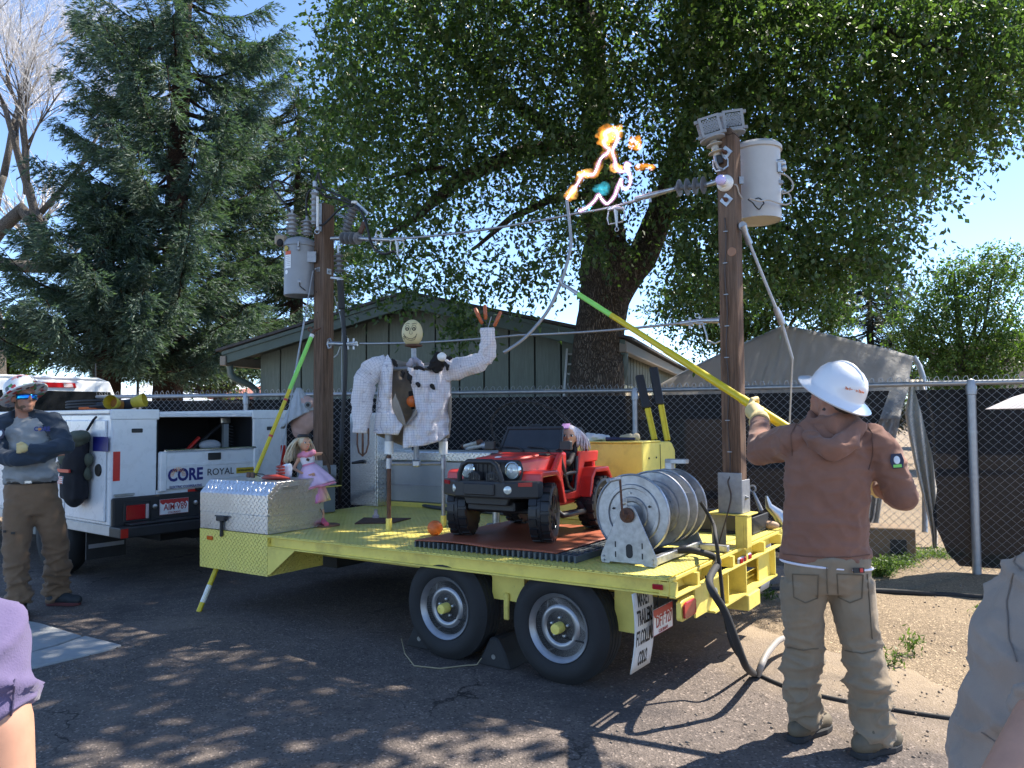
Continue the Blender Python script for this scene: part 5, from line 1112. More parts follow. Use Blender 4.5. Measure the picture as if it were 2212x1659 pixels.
# fenders, tub, doors
FN = [(-.485, .385), (-.47, .46), (-.44, .475), (-.25, .475), (-.19, .42), (-.14, .24), (-.175, .24), (-.22, .39), (-.27, .44), (-.44, .435), (-.455, .38)]
RN = [(.2, .25), (.235, .40), (.29, .46), (.5, .46), (.57, .36), (.54, .35), (.485, .425), (.3, .425), (.265, .385), (.235, .25)]
for s in (-1, 1):
    x0_ = .235 * s; MB(CM).prism(FN if s > 0 else FN, (x0_, 0, 0), (0, 1, 0), (0, 0, 1), (s * .165, 0, 0)).build('front_fender', redp, car, bev=.008, seg=2)
    MB(CM).prism(RN, (x0_, 0, 0), (0, 1, 0), (0, 0, 1), (s * .165, 0, 0)).build('rear_fender', redp, car, bev=.008, seg=2)
    cb_().prism([(-.2, .24), (.22, .24), (.26, .42), (.3, .5), (.5, .5), (.52, .58), (.22, .585), (.16, .3), (-.06, .28), (-.03, .56), (-.06, .585), (-.2, .43)], (s * .275, 0, 0), (0, 1, 0), (0, 0, 1), (s * .03, 0, 0)).build('side_panel', redp, car, bev=.008)
    cb_().bb(s * .2, s * .27, -.16, .2, .2, .25).build('sill', redp, car, bev=.01)
    cb_().tube([(s * .285, .0, .42), (s * .29, .08, .43), (s * .29, .17, .43)], .014, 8).tube([(s * .285, -.03, .55), (s * .29, .06, .34), (s * .29, .12, .3)], .016, 8).tube([(s * .288, -.04, .3), (s * .288, .16, .3), (s * .288, .19, .4), (s * .288, .2, .55)], .013, 8).build('door_bar', black, car, smooth=60)
    cb_().tube([(s * .3, -.17, .2), (s * .36, -.14, .15), (s * .36, .17, .15), (s * .3, .2, .2)], .02, 8).bb(s * .30, s * .36, -.12, .15, .145, .165).build('side_step', black, car, smooth=60)
    cb_().tube([(s * .25, -.02, .6), (s * .3, -.03, .62)], .01, 6).box((s * .335, -.03, .635), (.09, .035, .065)).build('mirror', black, car, bev=.012)
    cb_().tube([(s * .21, .33, .45), (s * .21, .3, .70), (s * .21, .33, .745), (s * .21, .40, .745), (s * .21, .46, .69), (s * .21, .5, .55)], .021, 8).build('roll_bar', black, car, smooth=60)
    sp_ = [(s * .25 + .018 * math.cos(k * .9), -.33 + .018 * math.sin(k * .9), .22 + k * .004) for k in range(36)]; cb_().tube(sp_, .004, 5).build('spring', blackm, car)
    cb_().ell((s * .17, -.02, .0), (.001, .001, .001), 4, 3) if False else None
cb_().tube([(-.21, .33, .745), (.21, .33, .745)], .019, 8).build('roll_bar', black, car, smooth=60)
cb_().bb(-.27, .27, -.02, .5, .24, .27).build('floor_pan', black, car); cb_().bb(-.275, .275, .48, .52, .27, .57).build('rear_panel', redp, car, bev=.01); cb_().bb(-.24, .24, -.01, .0, .30, .6).build('firewall', black, car)
for x in (-.12, .12):
    st_ = cb_().bb(x - .09, x + .09, .1, .26, .27, .36).build('seat', black, car, bev=.02); MB(CM).box((x, .29, .47), (.18, .05, .26), Matrix.Rotation(R(-12), 3, 'X')).build('seat_back', black, st_, bev=.02)
cb_().tube([(.12 + .07 * math.cos(a), .03 + .02 * math.sin(a), .58 + .07 * math.sin(a)) for a in [k * math.pi / 9 for k in range(19)]], .009, 6).build('steering_wheel', black, car, smooth=60)
# windscreen
th = R(-24); WM = CM @ Matrix.Translation((0, .0, .58)) @ Matrix.Rotation(th, 4, 'X')
wf = MB(WM); wf.bb(-.28, .28, -.012, .012, .0, .03); wf.bb(-.25, .25, -.012, .012, .185, .21)
wf.prism([(-.28, .03), (-.255, .03), (-.232, .186), (-.25, .186)], (0, -.012, 0), (1, 0, 0), (0, 0, 1), (0, .024, 0)); wf.prism([(.255, .03), (.28, .03), (.25, .186), (.232, .186)], (0, -.012, 0), (1, 0, 0), (0, 0, 1), (0, .024, 0))
wf.bb(-.05, .05, -.005, .02, .212, .23); f = wf.build('windscreen_frame', black, car, bev=.004)
MB(WM).prism([(-.255, .03), (.255, .03), (.232, .185), (-.232, .185)], (0, -.003, 0), (1, 0, 0), (0, 0, 1), (0, .006, 0)).build('windscreen', mat('tinted_screen', (.02, .022, .025), .18, var=.2), car)
for x in (-.14, .08): MB(WM).tube([(x + .1, -.02, .005), (x + .05, -.022, .03), (x - .09, -.022, .04)], .007, 6).build('wiper', black, f, smooth=60)

# ================================================================== DOLLS
dskin = mat('doll_skin', (.62, .33, .2), .4, var=.05); hairw = mat('doll_blonde_hair', (.62, .52, .36), .5, var=.25, vs=60, bump=.4, bs=90); hairp = mat('doll_white_pink_hair', (.62, .56, .6), .5, var=.2, vs=50, bump=.4, bs=90)
pinkc = mat('pink_cloth', (.7, .25, .36), .6, var=.15); whc = mat('white_satin', (.75, .72, .78), .45)
def doll_head(o, c, r, yaw, hairm, eyec=(.05, .05, .06), tilt=0):
    M = Matrix.Translation(c) @ Matrix.Rotation(yaw, 4, 'Z') @ Matrix.Rotation(tilt, 4, 'X')      # face looks to -y
    b = MB(M); b.ell((0, 0, .1 * r), (.82 * r, .9 * r, .95 * r)); b.ell((0, -.25 * r, -.45 * r), (.55 * r, .6 * r, .6 * r)); b.ell((0, -.92 * r, -.12 * r), (.1 * r, .14 * r, .14 * r)); b.ell((0, -.78 * r, -.48 * r), (.22 * r, .1 * r, .09 * r)); b.tube([(0, .1 * r, -.5 * r), (0, .15 * r, -1.3 * r)], [.32 * r, .34 * r], 12)
    h = place(remesh(b, r * .09, 3), 'head', dskin, o)
    for s in (-1, 1):
        e = MB(M).ell((s * .34 * r, -.80 * r, .06 * r), (.16 * r, .07 * r, .11 * r)).build('eye', whitep, h, smooth=90); 
    
    for s in (-1, 1): MB(M).ell((s * .34 * r, -.86 * r, .06 * r), (.08 * r, .03 * r, .09 * r)).build('pupil', blackink, h); MB(M).tube([(s * .52 * r, -.74 * r, .15 * r), (s * .34 * r, -.84 * r, .20 * r), (s * .16 * r, -.84 * r, .13 * r)], .025 * r, 5).build('eyelash', blackink, h)
    MB(M).ell((0, -.86 * r, -.46 * r), (.18 * r, .05 * r, .06 * r)).build('lips', mat('doll_lips', (.5, .1, .12), .4), h, smooth=90)
    return M, h
def strands(M, o, base, r, m, n, L, seed, name='hair', spread=1.):
    rr_ = random.Random(seed); b = MB(M)
    for k in range(n):
        a = rr_.uniform(.15, math.pi - .15) if rr_.random() < .85 else rr_.uniform(-.3, 3.4); e = rr_.uniform(.15, 1.2); p = Vector((math.cos(a) * math.cos(e) * .88 * r, math.sin(a) * math.cos(e) * .95 * r, (.1 + math.sin(e) * .95) * r)); d = Vector((p.x * .6, p.y * .6, -.2 * r)).normalized(); pts, q = [p], p
        for i in range(6):
            q = q + d * (L / 6); d = (d + Vector((rr_.uniform(-.25, .25) * spread, rr_.uniform(-.25, .25) * spread, -.55))).normalized(); pts.append(q)
        b.tube(pts, [.10 * r, .12 * r, .11 * r, .1 * r, .08 * r, .06 * r, .02 * r], 5)
    b.ell((0, .12 * r, .18 * r), (.9 * r, .95 * r, .95 * r)); return b.build(name, m, o, smooth=90)
# standing doll
DY = 6.62; pd = lambda x, y, dy=0.: P(x, y, DY + dy)
doll = thing('doll', 'blonde doll in a pink and white party dress standing against the tool box', 'doll', TD @ D(711, 1137))
hc = pd(657, 957); M, h = doll_head(doll, hc, .062, R(48), hairw)
strands(M, doll, hc, .062, hairw, 90, .24, 3)
MB().lathe([(.055, .05), (.06, .062), (.05, .075)], hc - Vector((0, 0, .0)), (0, 0, 1), 20, cap=False).build('headband', blackm, doll, smooth=60)
b = MB(); b.tube([pd(660, 975), pd(662, 984), pd(663, 992), pd(666, 1003), pd(670, 1014)], [.02, .05, .056, .042, .055], 16, sx=.75); b.tube([pd(678, 1040), pd(690, 1088), pd(695, 1110), pd(697, 1124)], [.045, .032, .026, .018], 12); b.tube([pd(671, 1040, .05), pd(686, 1085, .03), pd(692, 1112, .02), pd(696, 1126)], [.045, .03, .024, .016], 12)
b.tube([pd(648, 986), pd(641, 1000), pd(634, 1012)], [.02, .017, .014], 10); b.tube([pd(634, 1012), pd(650, 1021, -.06), pd(668, 1026, -.08), pd(673, 1025, -.09)], [.014, .013, .01, .011], 10)
b.tube([pd(676, 982), pd(690, 980), pd(698, 979)], [.018, .015, .013], 10)
place(remesh(b, .008, 3), 'body', dskin, doll)
MB().tube([pd(698, 979), pd(705, 992), pd(711, 1010), pd(713, 1024)], [.016, .017, .014, .008], 8).build('burnt_arm', mat('charred', (.06, .035, .02), .8, var=.8, vs=30), doll, smooth=60)
for k in range(4): MB().tube([pd(673 + k * .5, 1023 + k * 1.4, -.09), pd(679 + k * .4, 1022 + k * 1.6, -.1)], .004, 6).build('finger', dskin, doll)
MB().tube([pd(662, 980), pd(664, 988), pd(665, 996), pd(667, 1006)], [.058, .064, .06, .048], 18, sx=.8).build('bodice', whc, doll, smooth=60)
MB().tube([pd(663, 992, -.052), pd(667, 994, -.056)], .012, 8).build('scorch', mat('charred', (.06, .035, .02), .8), doll)
def ruffle(name, c0, c1, r0, r1, m, amp, n=60, f=9, sq=.8):
    rows = []
    ax = (c1 - c0).normalized(); X = Vector((1, 0, 0)); X = (X - ax * X.dot(ax)).normalized(); Y = ax.cross(X)
    for i in range(10):
        t = i / 9; row = []
        for j in range(n):
            a = 2 * math.pi * j / n; r = r0 + (r1 - r0) * t ** .8 + amp * t * math.sin(a * f + i * .2) + amp * t * .6 * math.sin(a * 3.7); row.append(c0.lerp(c1, t) + X * math.cos(a) * r + Y * math.sin(a) * r * sq)
        rows.append(row)
    return MB().sheet(rows, closed=True).build(name, m, doll, smooth=180, solid=.003)
t_ = NT('rainbow_cloth'); sz = t_.n('ShaderNodeSeparateXYZ'); t_.l(t_.co(), sz.inputs[0]); cr = t_.n('ShaderNodeValToRGB'); t_.l(t_.ramp(sz.outputs[0], -.18, .02), cr.inputs[0]); e = cr.color_ramp.elements; e[0].color = (.42, .25, .66, 1); e[1].color = (.66, .66, .2, 1)
for p_, c_2 in ((.4, (.66, .24, .52, 1)), (.7, (.72, .32, .3, 1))): e.new(p_).color = c_2
t_.l(cr.outputs[0], t_.b.inputs['Base Color']); t_.b.inputs['Roughness'].default_value = .5; rainb = t_.m
ruffle('underskirt', pd(672, 1018), pd(686, 1086), .06, .105, rainb, .012)
ov = ruffle('overskirt', pd(667, 1004), pd(680, 1050), .05, .17, mat('pale_pink_tulle', (.72, .5, .66), .6, var=.1), .016, f=7)
ruffle('hem_trim', pd(680, 1049), pd(681, 1053.5), .171, .176, pinkc, .014, f=7); ruffle('sash', pd(666, 1001), pd(667.5, 1007), .052, .054, pinkc, 0)
b = MB(); b.tube([pd(645, 985), pd(655, 981, -.05), pd(664, 983, -.06), pd(674, 979, -.04), pd(679, 975)], [.022, .026, .024, .026, .02], 10); b.tube([pd(645, 985), pd(662, 980, .06), pd(679, 976)], [.022, .024, .02], 10); place(remesh(b, .01, 1, lambda c: .008 * noise.noise(c * 60)), 'shoulder_ruffle', pinkc, doll)
MB().tube([pd(695, 1120), pd(700, 1128, -.03), pd(706, 1133, -.08)], [.02, .024, .02], 10).build('shoe', mat('pink_shoe', (.7, .12, .2), .35), doll, smooth=60)
MB().tube([pd(683, 1078, -.05), pd(692, 1086, -.05), pd(686, 1094, -.045), pd(694, 1102, -.04), pd(697, 1112, -.03)], .003, 6).build('wire', rust, doll)
p = D(706, 1136); MB(TD @ Matrix.Translation(p)).lathe([(.0, .001), (.11, .001), (.11, .012), (.1, .016), (0, .016)], n=28).build('stand', mat('brown_stand', (.2, .09, .05), .6), doll, smooth=40)
# doll at the wheel
d2 = thing('doll', 'doll with white and lilac hair sitting in the red toy car', 'doll', CM @ Vector((.12, .2, .36)))
hc = CM @ Vector((.20, .25, .695)); M, h = doll_head(d2, hc, .078, -TYAW + R(22), hairp); strands(M, d2, hc, .078, hairp, 110, .17, 6, spread=1.4)
b = MB(M)
for k in range(7): b.tube([(.008 * k - .05, -.06, .06), (.008 * k - .045, .0, .092), (.008 * k - .05, .06, .06), (.01 * k - .06, .09, -.03)], .006, 5)
b.build('lilac_streak', mat('lilac_hair', (.5, .26, .56), .5), d2, smooth=90)
b = MB(CM); b.tube([(.18, .23, .59), (.17, .23, .54), (.15, .22, .46), (.13, .21, .38)], [.03, .085, .075, .085], 14, sx=.8); b.tube([(.25, .22, .56), (.27, .12, .50), (.2, .02, .53)], [.028, .024, .018], 8); b.tube([(.11, .22, .56), (.06, .12, .50), (.06, .03, .53)], [.028, .024, .018], 8)
place(remesh(b, .012, 2), 'dress', mat('black_floral', (.03, .026, .026), .7, var=.9, vs=45, dirt=.5, dcol=(.4, .3, .25)), d2)
b = MB(CM); b.ell((.2, -.01, .555), (.02, .028, .018)); b.ell((.06, .01, .565), (.02, .028, .018)); b.build('hands', dskin, d2, smooth=90)
# pale pink padded dummy behind the left pole
pkm = mat('pale_pink_vinyl', (.52, .33, .28), .5, var=.12, vs=14, bump=.1); PY = 8.1; pp = lambda x, y, dy=0: P(x, y, PY + dy)
dm = thing('padded_dummy', 'pale pink padded dummy with a bunched grey cloth beside the left pole', 'dummy', pp(655, 1000))
b = MB(); b.ell(pp(655, 905), (.135, .13, .17)); b.ell(pp(660, 878), (.12, .12, .12)); b.ell(pp(650, 925), (.1, .1, .12)); b.ell(pp(668, 874, -.08), (.05, .06, .05)); place(remesh(b, .016, 4, lambda c: .01 * noise.noise(c * 12)), 'body', pkm, dm)
MB().lathe([(.036, 0), (.036, .012), (.02, .012), (.018, .0)], pp(665, 875, -.165), (.25, -1, 0), 18, cap=False).build('ring', grey, dm, smooth=40); MB().lathe([(.02, .004), (0, .005)], pp(665, 875, -.165), (.25, -1, 0), 14).build('socket', blackm, dm)
rows = []
for i in range(12):
    t = i / 11; c = pp(645, 838).lerp(pp(646, 905, -.03), t); row = []
    for j in range(30): a = math.pi * 1.25 * j / 29 + math.pi * .85; r = (.02 + .155 * t) * (1 + .10 * math.sin(a * 14)); row.append(c + Vector((math.cos(a) * r * 1.0, math.sin(a) * r, .10 * t * math.cos(a))))
    rows.append(row)
MB().sheet(rows).build('grey_cloth', mat('grey_white_cloth', (.42, .43, .44), .8, bump=.2), dm, smooth=180, solid=.006)
MB().cyl(pp(652, 930), pp(652, 1090), .05).build('stand_post', grey, dm)

# ================================================================== SHIRTED DUMMY
mn = thing('shirt_dummy', 'dummy with a melon head and a scorched checked shirt on a pipe frame', 'dummy', TD @ D(898, 1143)); MY = 6.33
ps = lambda x, y, Y=MY: P(x, y, Y)
L1, L2 = TD @ D(840, 1145), TD @ D(958, 1138)
pvc = mat('white_pvc', (.74, .74, .72), .35)
for a, px, yt in ((L1, 841.5, 880), (L2, 957, 880)):
    Y_ = a.y; top = P(px, yt, Y_); cp = P(px, 967, Y_)
    MB().cyl(a + Vector((0, 0, .09)), Vector((a.x, Y_, cp.z - .06)), .0175, n=14).build('leg', galv2 if px > 900 else rust, mn, smooth=40); MB().cyl(Vector((a.x, Y_, cp.z + .05)), Vector((top.x, Y_, top.z)), .034, n=14).build('hip_pipe', galv2, mn, smooth=40)
    MB().cyl(Vector((a.x, Y_, cp.z - .052)), Vector((a.x, Y_, cp.z + .052)), .037, n=18).build('pvc_coupling', pvc, mn, smooth=40); MB().cyl(Vector((a.x, Y_, P(px, 1012, Y_).z)), Vector((a.x, Y_, P(px, 990, Y_).z)), .026, n=14).build('tee_fitting', galv, mn, smooth=40); MB().cyl(a, a + Vector((0, 0, .095)), .025, n=14).build('socket', yellow, mn, smooth=40)
ca, cc_ = Vector((L1.x, L1.y, P(842, 1001, L1.y).z)), Vector((L2.x, L2.y, P(957, 1001, L2.y).z)); cm_ = ca.lerp(cc_, .5)
MB().cyl(ca, cc_, .017, n=12).build('cross_pipe', galv2, mn, smooth=40); MB().box(cm_, (.07, .07, .06)).build('tee_fitting', galv, mn, bev=.012)
neck = ps(893, 745, MY + .05); MB().cyl(Vector((cm_.x, cm_.y, cm_.z)), Vector((neck.x, cm_.y, neck.z)), .022, n=14).build('spine_pipe', galv2, mn, smooth=40); MB().lathe([(.02, -.03), (.03, -.02), (.07, -.012), (.075, .0), (.06, .006)], Vector((neck.x, cm_.y, neck.z)), n=20).build('neck_flange', rust, mn, smooth=40)
MB().cyl(ps(800, 800, MY + .08), ps(985, 790, MY + .08), .018, n=10).build('shoulder_pipe', galv2, mn)
hc = Vector((ps(888.5, 718).x, cm_.y, ps(888, 718).z))
mel = MB().ell(hc, (.088, .088, .114), 28, 20).build('melon_head', mat('melon_skin', (.62, .52, .28), .5, var=.10, vs=8, bump=.1, bs=80), mn, smooth=180)
def ht(x, z): 
    y = .0895 * math.sqrt(max(.0, 1 - (x / .09) ** 2 - (z / .116) ** 2)); return hc + Vector((x, -y, z))
ink = MB()
def stroke(pts, r=.0016): ink.tube([ht(*p) for p in pts], r, 4)
for s, xo in ((-1, -.032), (1, .024)):
    stroke([(xo + .017 * math.cos(a), .036 + .024 * math.sin(a)) for a in [k * math.pi / 8 for k in range(17)]]); stroke([(xo + .010 * math.cos(a), .026 + .012 * math.sin(a)) for a in [k * math.pi / 5 for k in range(11)]], .004); stroke([(xo - .018, .068), (xo, .076), (xo + .02, .070)], .002)
stroke([(0.0, .035), (-.008, .01), (-.012, -.012), (.0, -.02), (.012, -.012), (.008, .004)]); stroke([(-.065, -.01), (-.05, -.034), (-.02, -.052), (.01, -.055), (.038, -.036), (.048, -.012)], .0022); stroke([(-.06, -.028), (-.035, -.058), (.0, -.07), (.03, -.058), (.042, -.03)]); stroke([(-.07, -.03), (-.05, -.045), (-.06, -.055), (-.075, -.04)], .002)
ink.build('drawn_face', blackink, mel)
# plaid cloth
t = NT('checked_shirt'); uv = t.co('UV'); s_ = t.n('ShaderNodeSeparateXYZ'); t.l(uv, s_.inputs[0])
def line(c, sp, wd): return t.math('LESS_THAN', t.math('FRACT', t.math('DIVIDE', c, sp)), wd)
nz = t.noise(5, 7, rough=.7); base = t.mix(t.ramp(nz, .35, .7), (.74, .70, .71), (.62, .58, .59)); base = t.mix(t.math('MULTIPLY', t.ramp(t.noise(2.6, 6), .58, .72), .6), base, (.3, .24, .18))
g_ = t.math('MAXIMUM', line(s_.outputs[0], .021, .085), line(s_.outputs[1], .021, .085)); t.l(t.mix(t.math('MULTIPLY', g_, .62), base, (.16, .15, .22)), t.b.inputs['Base Color']); t.b.inputs['Roughness'].default_value = .85
t.l(t.bump(t.noise(11, 5, rough=.55, stretch=(1, 1, .6)), .9, .05), t.b.inputs['Normal']); plaid = t.m
inner = mat('shirt_lining', (.26, .22, .18), .9, var=.3, vs=5, bump=.2, dirt=.4, dcol=(.2, .15, .1)); char = mat('charred_cloth', (.012, .011, .011), .95, bump=.4)
def fold(x, y, k): return .018 * noise.noise((x * .035, y * .012, k)) + .010 * noise.noise((x * .10, y * .03, k + 3)) + .006 * noise.noise((x * .05, y * .12, k + 9))
def panel(name, edL, edR, y0f, y1f, Yl, Ym, Yr, m, k, nr=34, nc=26, amp=1.):
    rows, uvs = [], []
    for i in range(nr):
        row, ur = [], []
        for j in range(nc):
            u = j / (nc - 1); ytop, ybot = y0f(u), y1f(u); y = ytop + (ybot - ytop) * i / (nr - 1); a, c = _interp(y, edL), _interp(y, edR); x = a + (c - a) * u
            Y = (Yl * (1 - u) ** 2 + 2 * Ym * u * (1 - u) + Yr * u * u) - 3.0 * amp * fold(x, y, k); row.append(P(x, y, Y)); ur.append((x / 262. + (Y - MY) * .5, -y / 262. + .2 * fold(x, y, k)))
        rows.append(row); uvs.append(ur)
    return MB().sheet(rows, uvs).build(name, m, shirt, smooth=180, solid=.004)
shirt = MB().box(ps(893, 790, MY + .06), (.06, .02, .02)).build('shirt', inner, mn)
shirt['label'] = 'scorched white shirt with a thin dark check'
lin = lambda *pts: (lambda u: _interp(u, pts))
panel('back_panel', [(765, 838), (790, 822), (916, 812), (970, 815)], [(765, 962), (795, 974), (900, 975), (970, 968)], lin((0, 772), (.45, 785), (.6, 785), (1, 775)), lin((0, 940), (.4, 966), (1, 945)), MY + .02, MY + .32, MY + .02, inner, 1)
panel('left_front_panel', [(765, 833), (791, 821), (850, 815), (916, 810), (940, 806)], [(765, 842), (778, 852), (800, 848), (850, 846), (870, 846), (895, 858), (915, 872), (940, 860)], lin((0, 772), (.5, 766), (1, 790)), lin((0, 936), (1, 940)), MY + .02, MY - .2, MY - .13, plaid, 2)
panel('right_front_panel', [(785, 882), (800, 880), (846, 892), (884, 899), (905, 888), (917, 872), (968, 870)], [(765, 964), (800, 972), (860, 974), (905, 972), (950, 970)], lin((0, 793), (.35, 800), (.55, 801), (.8, 792), (1, 776)), lin((0, 968), (.5, 962), (.8, 953), (1, 938)), MY - .13, MY - .22, MY + .03, plaid, 4)
panel('lapel', [(850, 846), (880, 847), (905, 858), (918, 870)], [(850, 853), (880, 866), (905, 874), (921, 877)], lin((0, 866), (1, 850)), lin((0, 918), (1, 921)), MY - .13, MY - .17, MY - .19, inner, 6, 14, 6, .3)
panel('lapel', [(880, 898), (900, 888), (918, 872)], [(880, 902), (893, 900), (905, 890), (920, 878)], lin((0, 890), (1, 884)), lin((0, 919), (1, 921)), MY - .14, MY - .19, MY - .19, inner, 7, 12, 5, .3)
def sleeve(name, pts, rad, m, k, n=26, sq=.55):
    pts = [Vector(p) for p in pts]; q, rs = [], []
    for i in range(len(pts) - 1):
        for j in range(7): q.append(pts[i].lerp(pts[i + 1], j / 7)); rs.append(rad[i] + (rad[i + 1] - rad[i]) * j / 7)
    q.append(pts[-1]); rs.append(rad[-1]); rows, uvs, L, N = [], [], 0, Vector((0, -1, 0))
    for i, p in enumerate(q):
        t_ = (q[min(i + 1, len(q) - 1)] - q[max(i - 1, 0)]).normalized(); N = (N - t_ * N.dot(t_)).normalized(); B = t_.cross(N); L += (q[i] - q[i - 1]).length if i else 0; row, ur = [], []
        for j in range(n):
            a = 2 * math.pi * j / n; r = rs[i] * (1 + .24 * noise.noise((math.cos(a) * 1.2 + k, math.sin(a) * 1.2, L * 9)) + .2 * noise.noise((math.cos(a) * 2.2, math.sin(a) * 2.2, L * 24 + k))); row.append(p + N * math.cos(a) * r * sq + B * math.sin(a) * r); ur.append((a * rs[i] if a < 6 else a * rs[i], L))
        rows.append(row); uvs.append(ur)
    return MB().sheet(rows, uvs, closed=True).build(name, m, shirt, smooth=180, solid=.004)
sleeve('left_sleeve', [ps(838, 786), ps(806, 800, MY - .02), ps(786, 822, MY - .04), ps(783, 870, MY - .06), ps(779, 936, MY - .08)], [.08, .092, .088, .08, .06], plaid, 1)
sleeve('right_sleeve', [ps(950, 800), ps(985, 797), ps(1030, 785, MY - .02), ps(1054, 771, MY - .03)], [.105, .082, .075, .066], plaid, 3); sleeve('right_forearm_sleeve', [ps(1050, 782, MY - .03), ps(1052, 768, MY - .03), ps(1054, 740, MY - .05), ps(1053, 708, MY - .06)], [.05, .07, .062, .05], plaid, 5)
b = MB(); b.tube([ps(880, 792, MY - .12), ps(888, 782, MY - .1), ps(897, 775, MY - .05), ps(908, 786, MY - .08), ps(916, 795, MY - .12)], [.02, .035, .03, .03, .018], 8, sx=.5); place(remesh(b, .012, 1, lambda c: .014 * noise.noise(c * 30)), 'collar', plaid, shirt)
for pts in ([(893, 795), (906, 795), (918, 799)], [(926, 797), (940, 782), (948, 764), (944, 759)], [(960, 770), (972, 774), (978, 774)], [(900, 826), (904, 832), (907, 838)], [(867, 800), (872, 808), (869, 816)], [(846, 775), (853, 783), (858, 795)], [(881, 800), (884, 815), (888, 830)], [(930, 830), (934, 834), (936, 842)], [(958, 782), (968, 790), (966, 800)]):
    b = MB(); b.tube([ps(x, y, MY - .16) for x, y in pts], [.012, .022 if len(pts) < 4 else .035, .01] if len(pts) == 3 else [.02, .04, .035, .015], 8, sx=.5); place(remesh(b, .008, 1, lambda c: .012 * noise.noise(c * 45)), 'scorched_edge', char, shirt)
MB().bb(*[k for k in (0, 0, 0, 0, 0, 0)]) if False else None
b = MB(); b.ell(ps(945, 785, MY - .12), (.055, .05, .08)); place(remesh(b, .012, 1, lambda c: .02 * noise.noise(c * 25)), 'burnt_shoulder', char, shirt)
MB().ell(ps(954, 771, MY - .16), (.04, .04, .037)).build('shoulder_knob', pvc, mn, smooth=180)
c_ = ps(891, 867, MY - .04); orange('small orange hung in the chest opening of the checked shirt', c_, .05, om)
MB().tube([c_ + Vector((-.01, 0, .04)), c_ + Vector((-.015, .01, .08))], .02, 8).tube([c_ + Vector((0, 0, -.04)), c_ + Vector((.005, 0, -.065))], .014, 8).build('orange_fixing', char, mn)
pw = ps(1053, 712, MY - .06); ssg = mat('sausage_skin', (.42, .10, .03), .4, var=.15, vs=30)
for a, c in (((1042, 700), (1025.6, 665.4)), ((1049, 691), (1047.5, 658)), ((1067.5, 705.5), (1082, 672.7))):
    A_, B_ = ps(*a, MY - .06), ps(*c, MY - .06); d = (B_ - A_)
    MB().tube([A_, A_ + d * .06, A_ + d * .5, A_ + d * .94, B_], [.008, .015, .0165, .015, .007], 12).build('sausage_finger', ssg, mn, smooth=90); MB().tube([pw, A_ + d * .1], .004, 6).build('skewer', blackm, mn)
MB().tube([pw, ps(1061.5, 684, MY - .06)], .004, 6).build('skewer', galv2, mn)
FY = MY - .08; MB().tube([ps(772, 925, FY), ps(771.5, 960, FY), ps(775, 977, FY), ps(783, 985, FY), ps(791, 977, FY), ps(795.5, 960, FY), ps(796, 925, FY)], .007, 8).build('fork_hand', rust, mn, smooth=90); MB().tube([ps(783.5, 920, FY), ps(783.5, 986, FY)], .009, 8).build('fork_tine', rust, mn, smooth=90)
# ================================================================== POLES AND LINE HARDWARE
polem = NT('weathered_pole_wood'); _t = polem
n1 = _t.noise(6, 8, rough=.7, stretch=(9, 9, .45)); n2 = _t.noise(2.2, 5, stretch=(1, 1, .5)); _c = _t.mix(_t.ramp(n1, .32, .68), (.055, .032, .022), (.22, .135, .09)); _c = _t.mix(_t.math('MULTIPLY', _t.ramp(n2, .45, .7), .5), _c, (.2, .16, .13))
_t.l(_c, _t.b.inputs['Base Color']); _t.b.inputs['Roughness'].default_value = .85; _t.b.inputs['Specular IOR Level'].default_value = .2; _t.l(_t.bump(n1, .6, .008), _t.b.inputs['Normal']); polem = polem.m
insul = mat('grey_polymer', (.16, .165, .18), .5, var=.1); porc = mat('grey_porcelain', (.30, .31, .33), .25, var=.08); cableb = mat('black_cable', (.014, .014, .016), .55)
def pole(label, x, y, w, z0, ztop, chamfer):
    M = TR @ Matrix.Translation((x, y, 0)); o = thing('wooden_pole', label, 'pole', TR @ Vector((x, y, z0)), 'square wooden poles standing on the trailer'); h = w / 2
    b = MB(M); b.prism([(-h, -h), (h, -h), (h, h), (-h, h)], (0, 0, z0), (1, 0, 0), (0, 1, 0), (0, 0, ztop - z0 - (.05 if chamfer else 0)))
    if chamfer: b.add([(-h, -h, ztop - .05), (h, -h, ztop - .05), (h, h, ztop - .05), (-h, h, ztop - .05), (-h, -h, ztop), (h - .03, -h, ztop), (h - .03, h, ztop), (-h, h, ztop)], [(0, 1, 5, 4), (1, 2, 6, 5), (2, 3, 7, 6), (3, 0, 4, 7), (4, 5, 6, 7)])
    b.build('shaft', polem, o, bev=.006); return o, M, h
def washer(o, M, h, z, y=0., s=.034, dia=False, face='near', L=.05):
    Mx = M @ Matrix.Translation((0, -h, z) if face == 'near' else (h, 0, z)) @ (Matrix.Rotation(R(90), 4, 'X') if face == 'near' else Matrix.Rotation(R(90), 4, 'Y')) @ Matrix.Rotation(R(45 if dia else 0), 4, 'Z') @ Matrix.Translation((0, 0, .003))
    q = MB(Mx).box((0, 0, 0), (2 * s, 2 * s, .006)).build('square_washer', galv, o, bev=.001); MB(Mx).lathe([(.016, .003), (.016, .016), (.009, .017), (.009, L), (0, L)], n=8).build('bolt', rust if dia else galv2, q, smooth=40)
xr_, xl_, PYc = -.06, -4.2, 1.3
rp, RM, rh = pole('taller right pole with the white transformer and the round lamp on it', xr_, PYc, .128, .935, P(1583, 283, 5.33).z, True)
lp2, LM, lh = pole('left pole with the grey transformer and fuse cutout on it', xl_, PYc, .142, .93, P(701, 443, 7.66).z, False)
RY, LY = (RM @ Vector((0, -rh, 0))).y, (LM @ Vector((0, -lh, 0))).y
rz = lambda y: P(1585, y, RY).z
lz = lambda y: P(698, y, LY).z
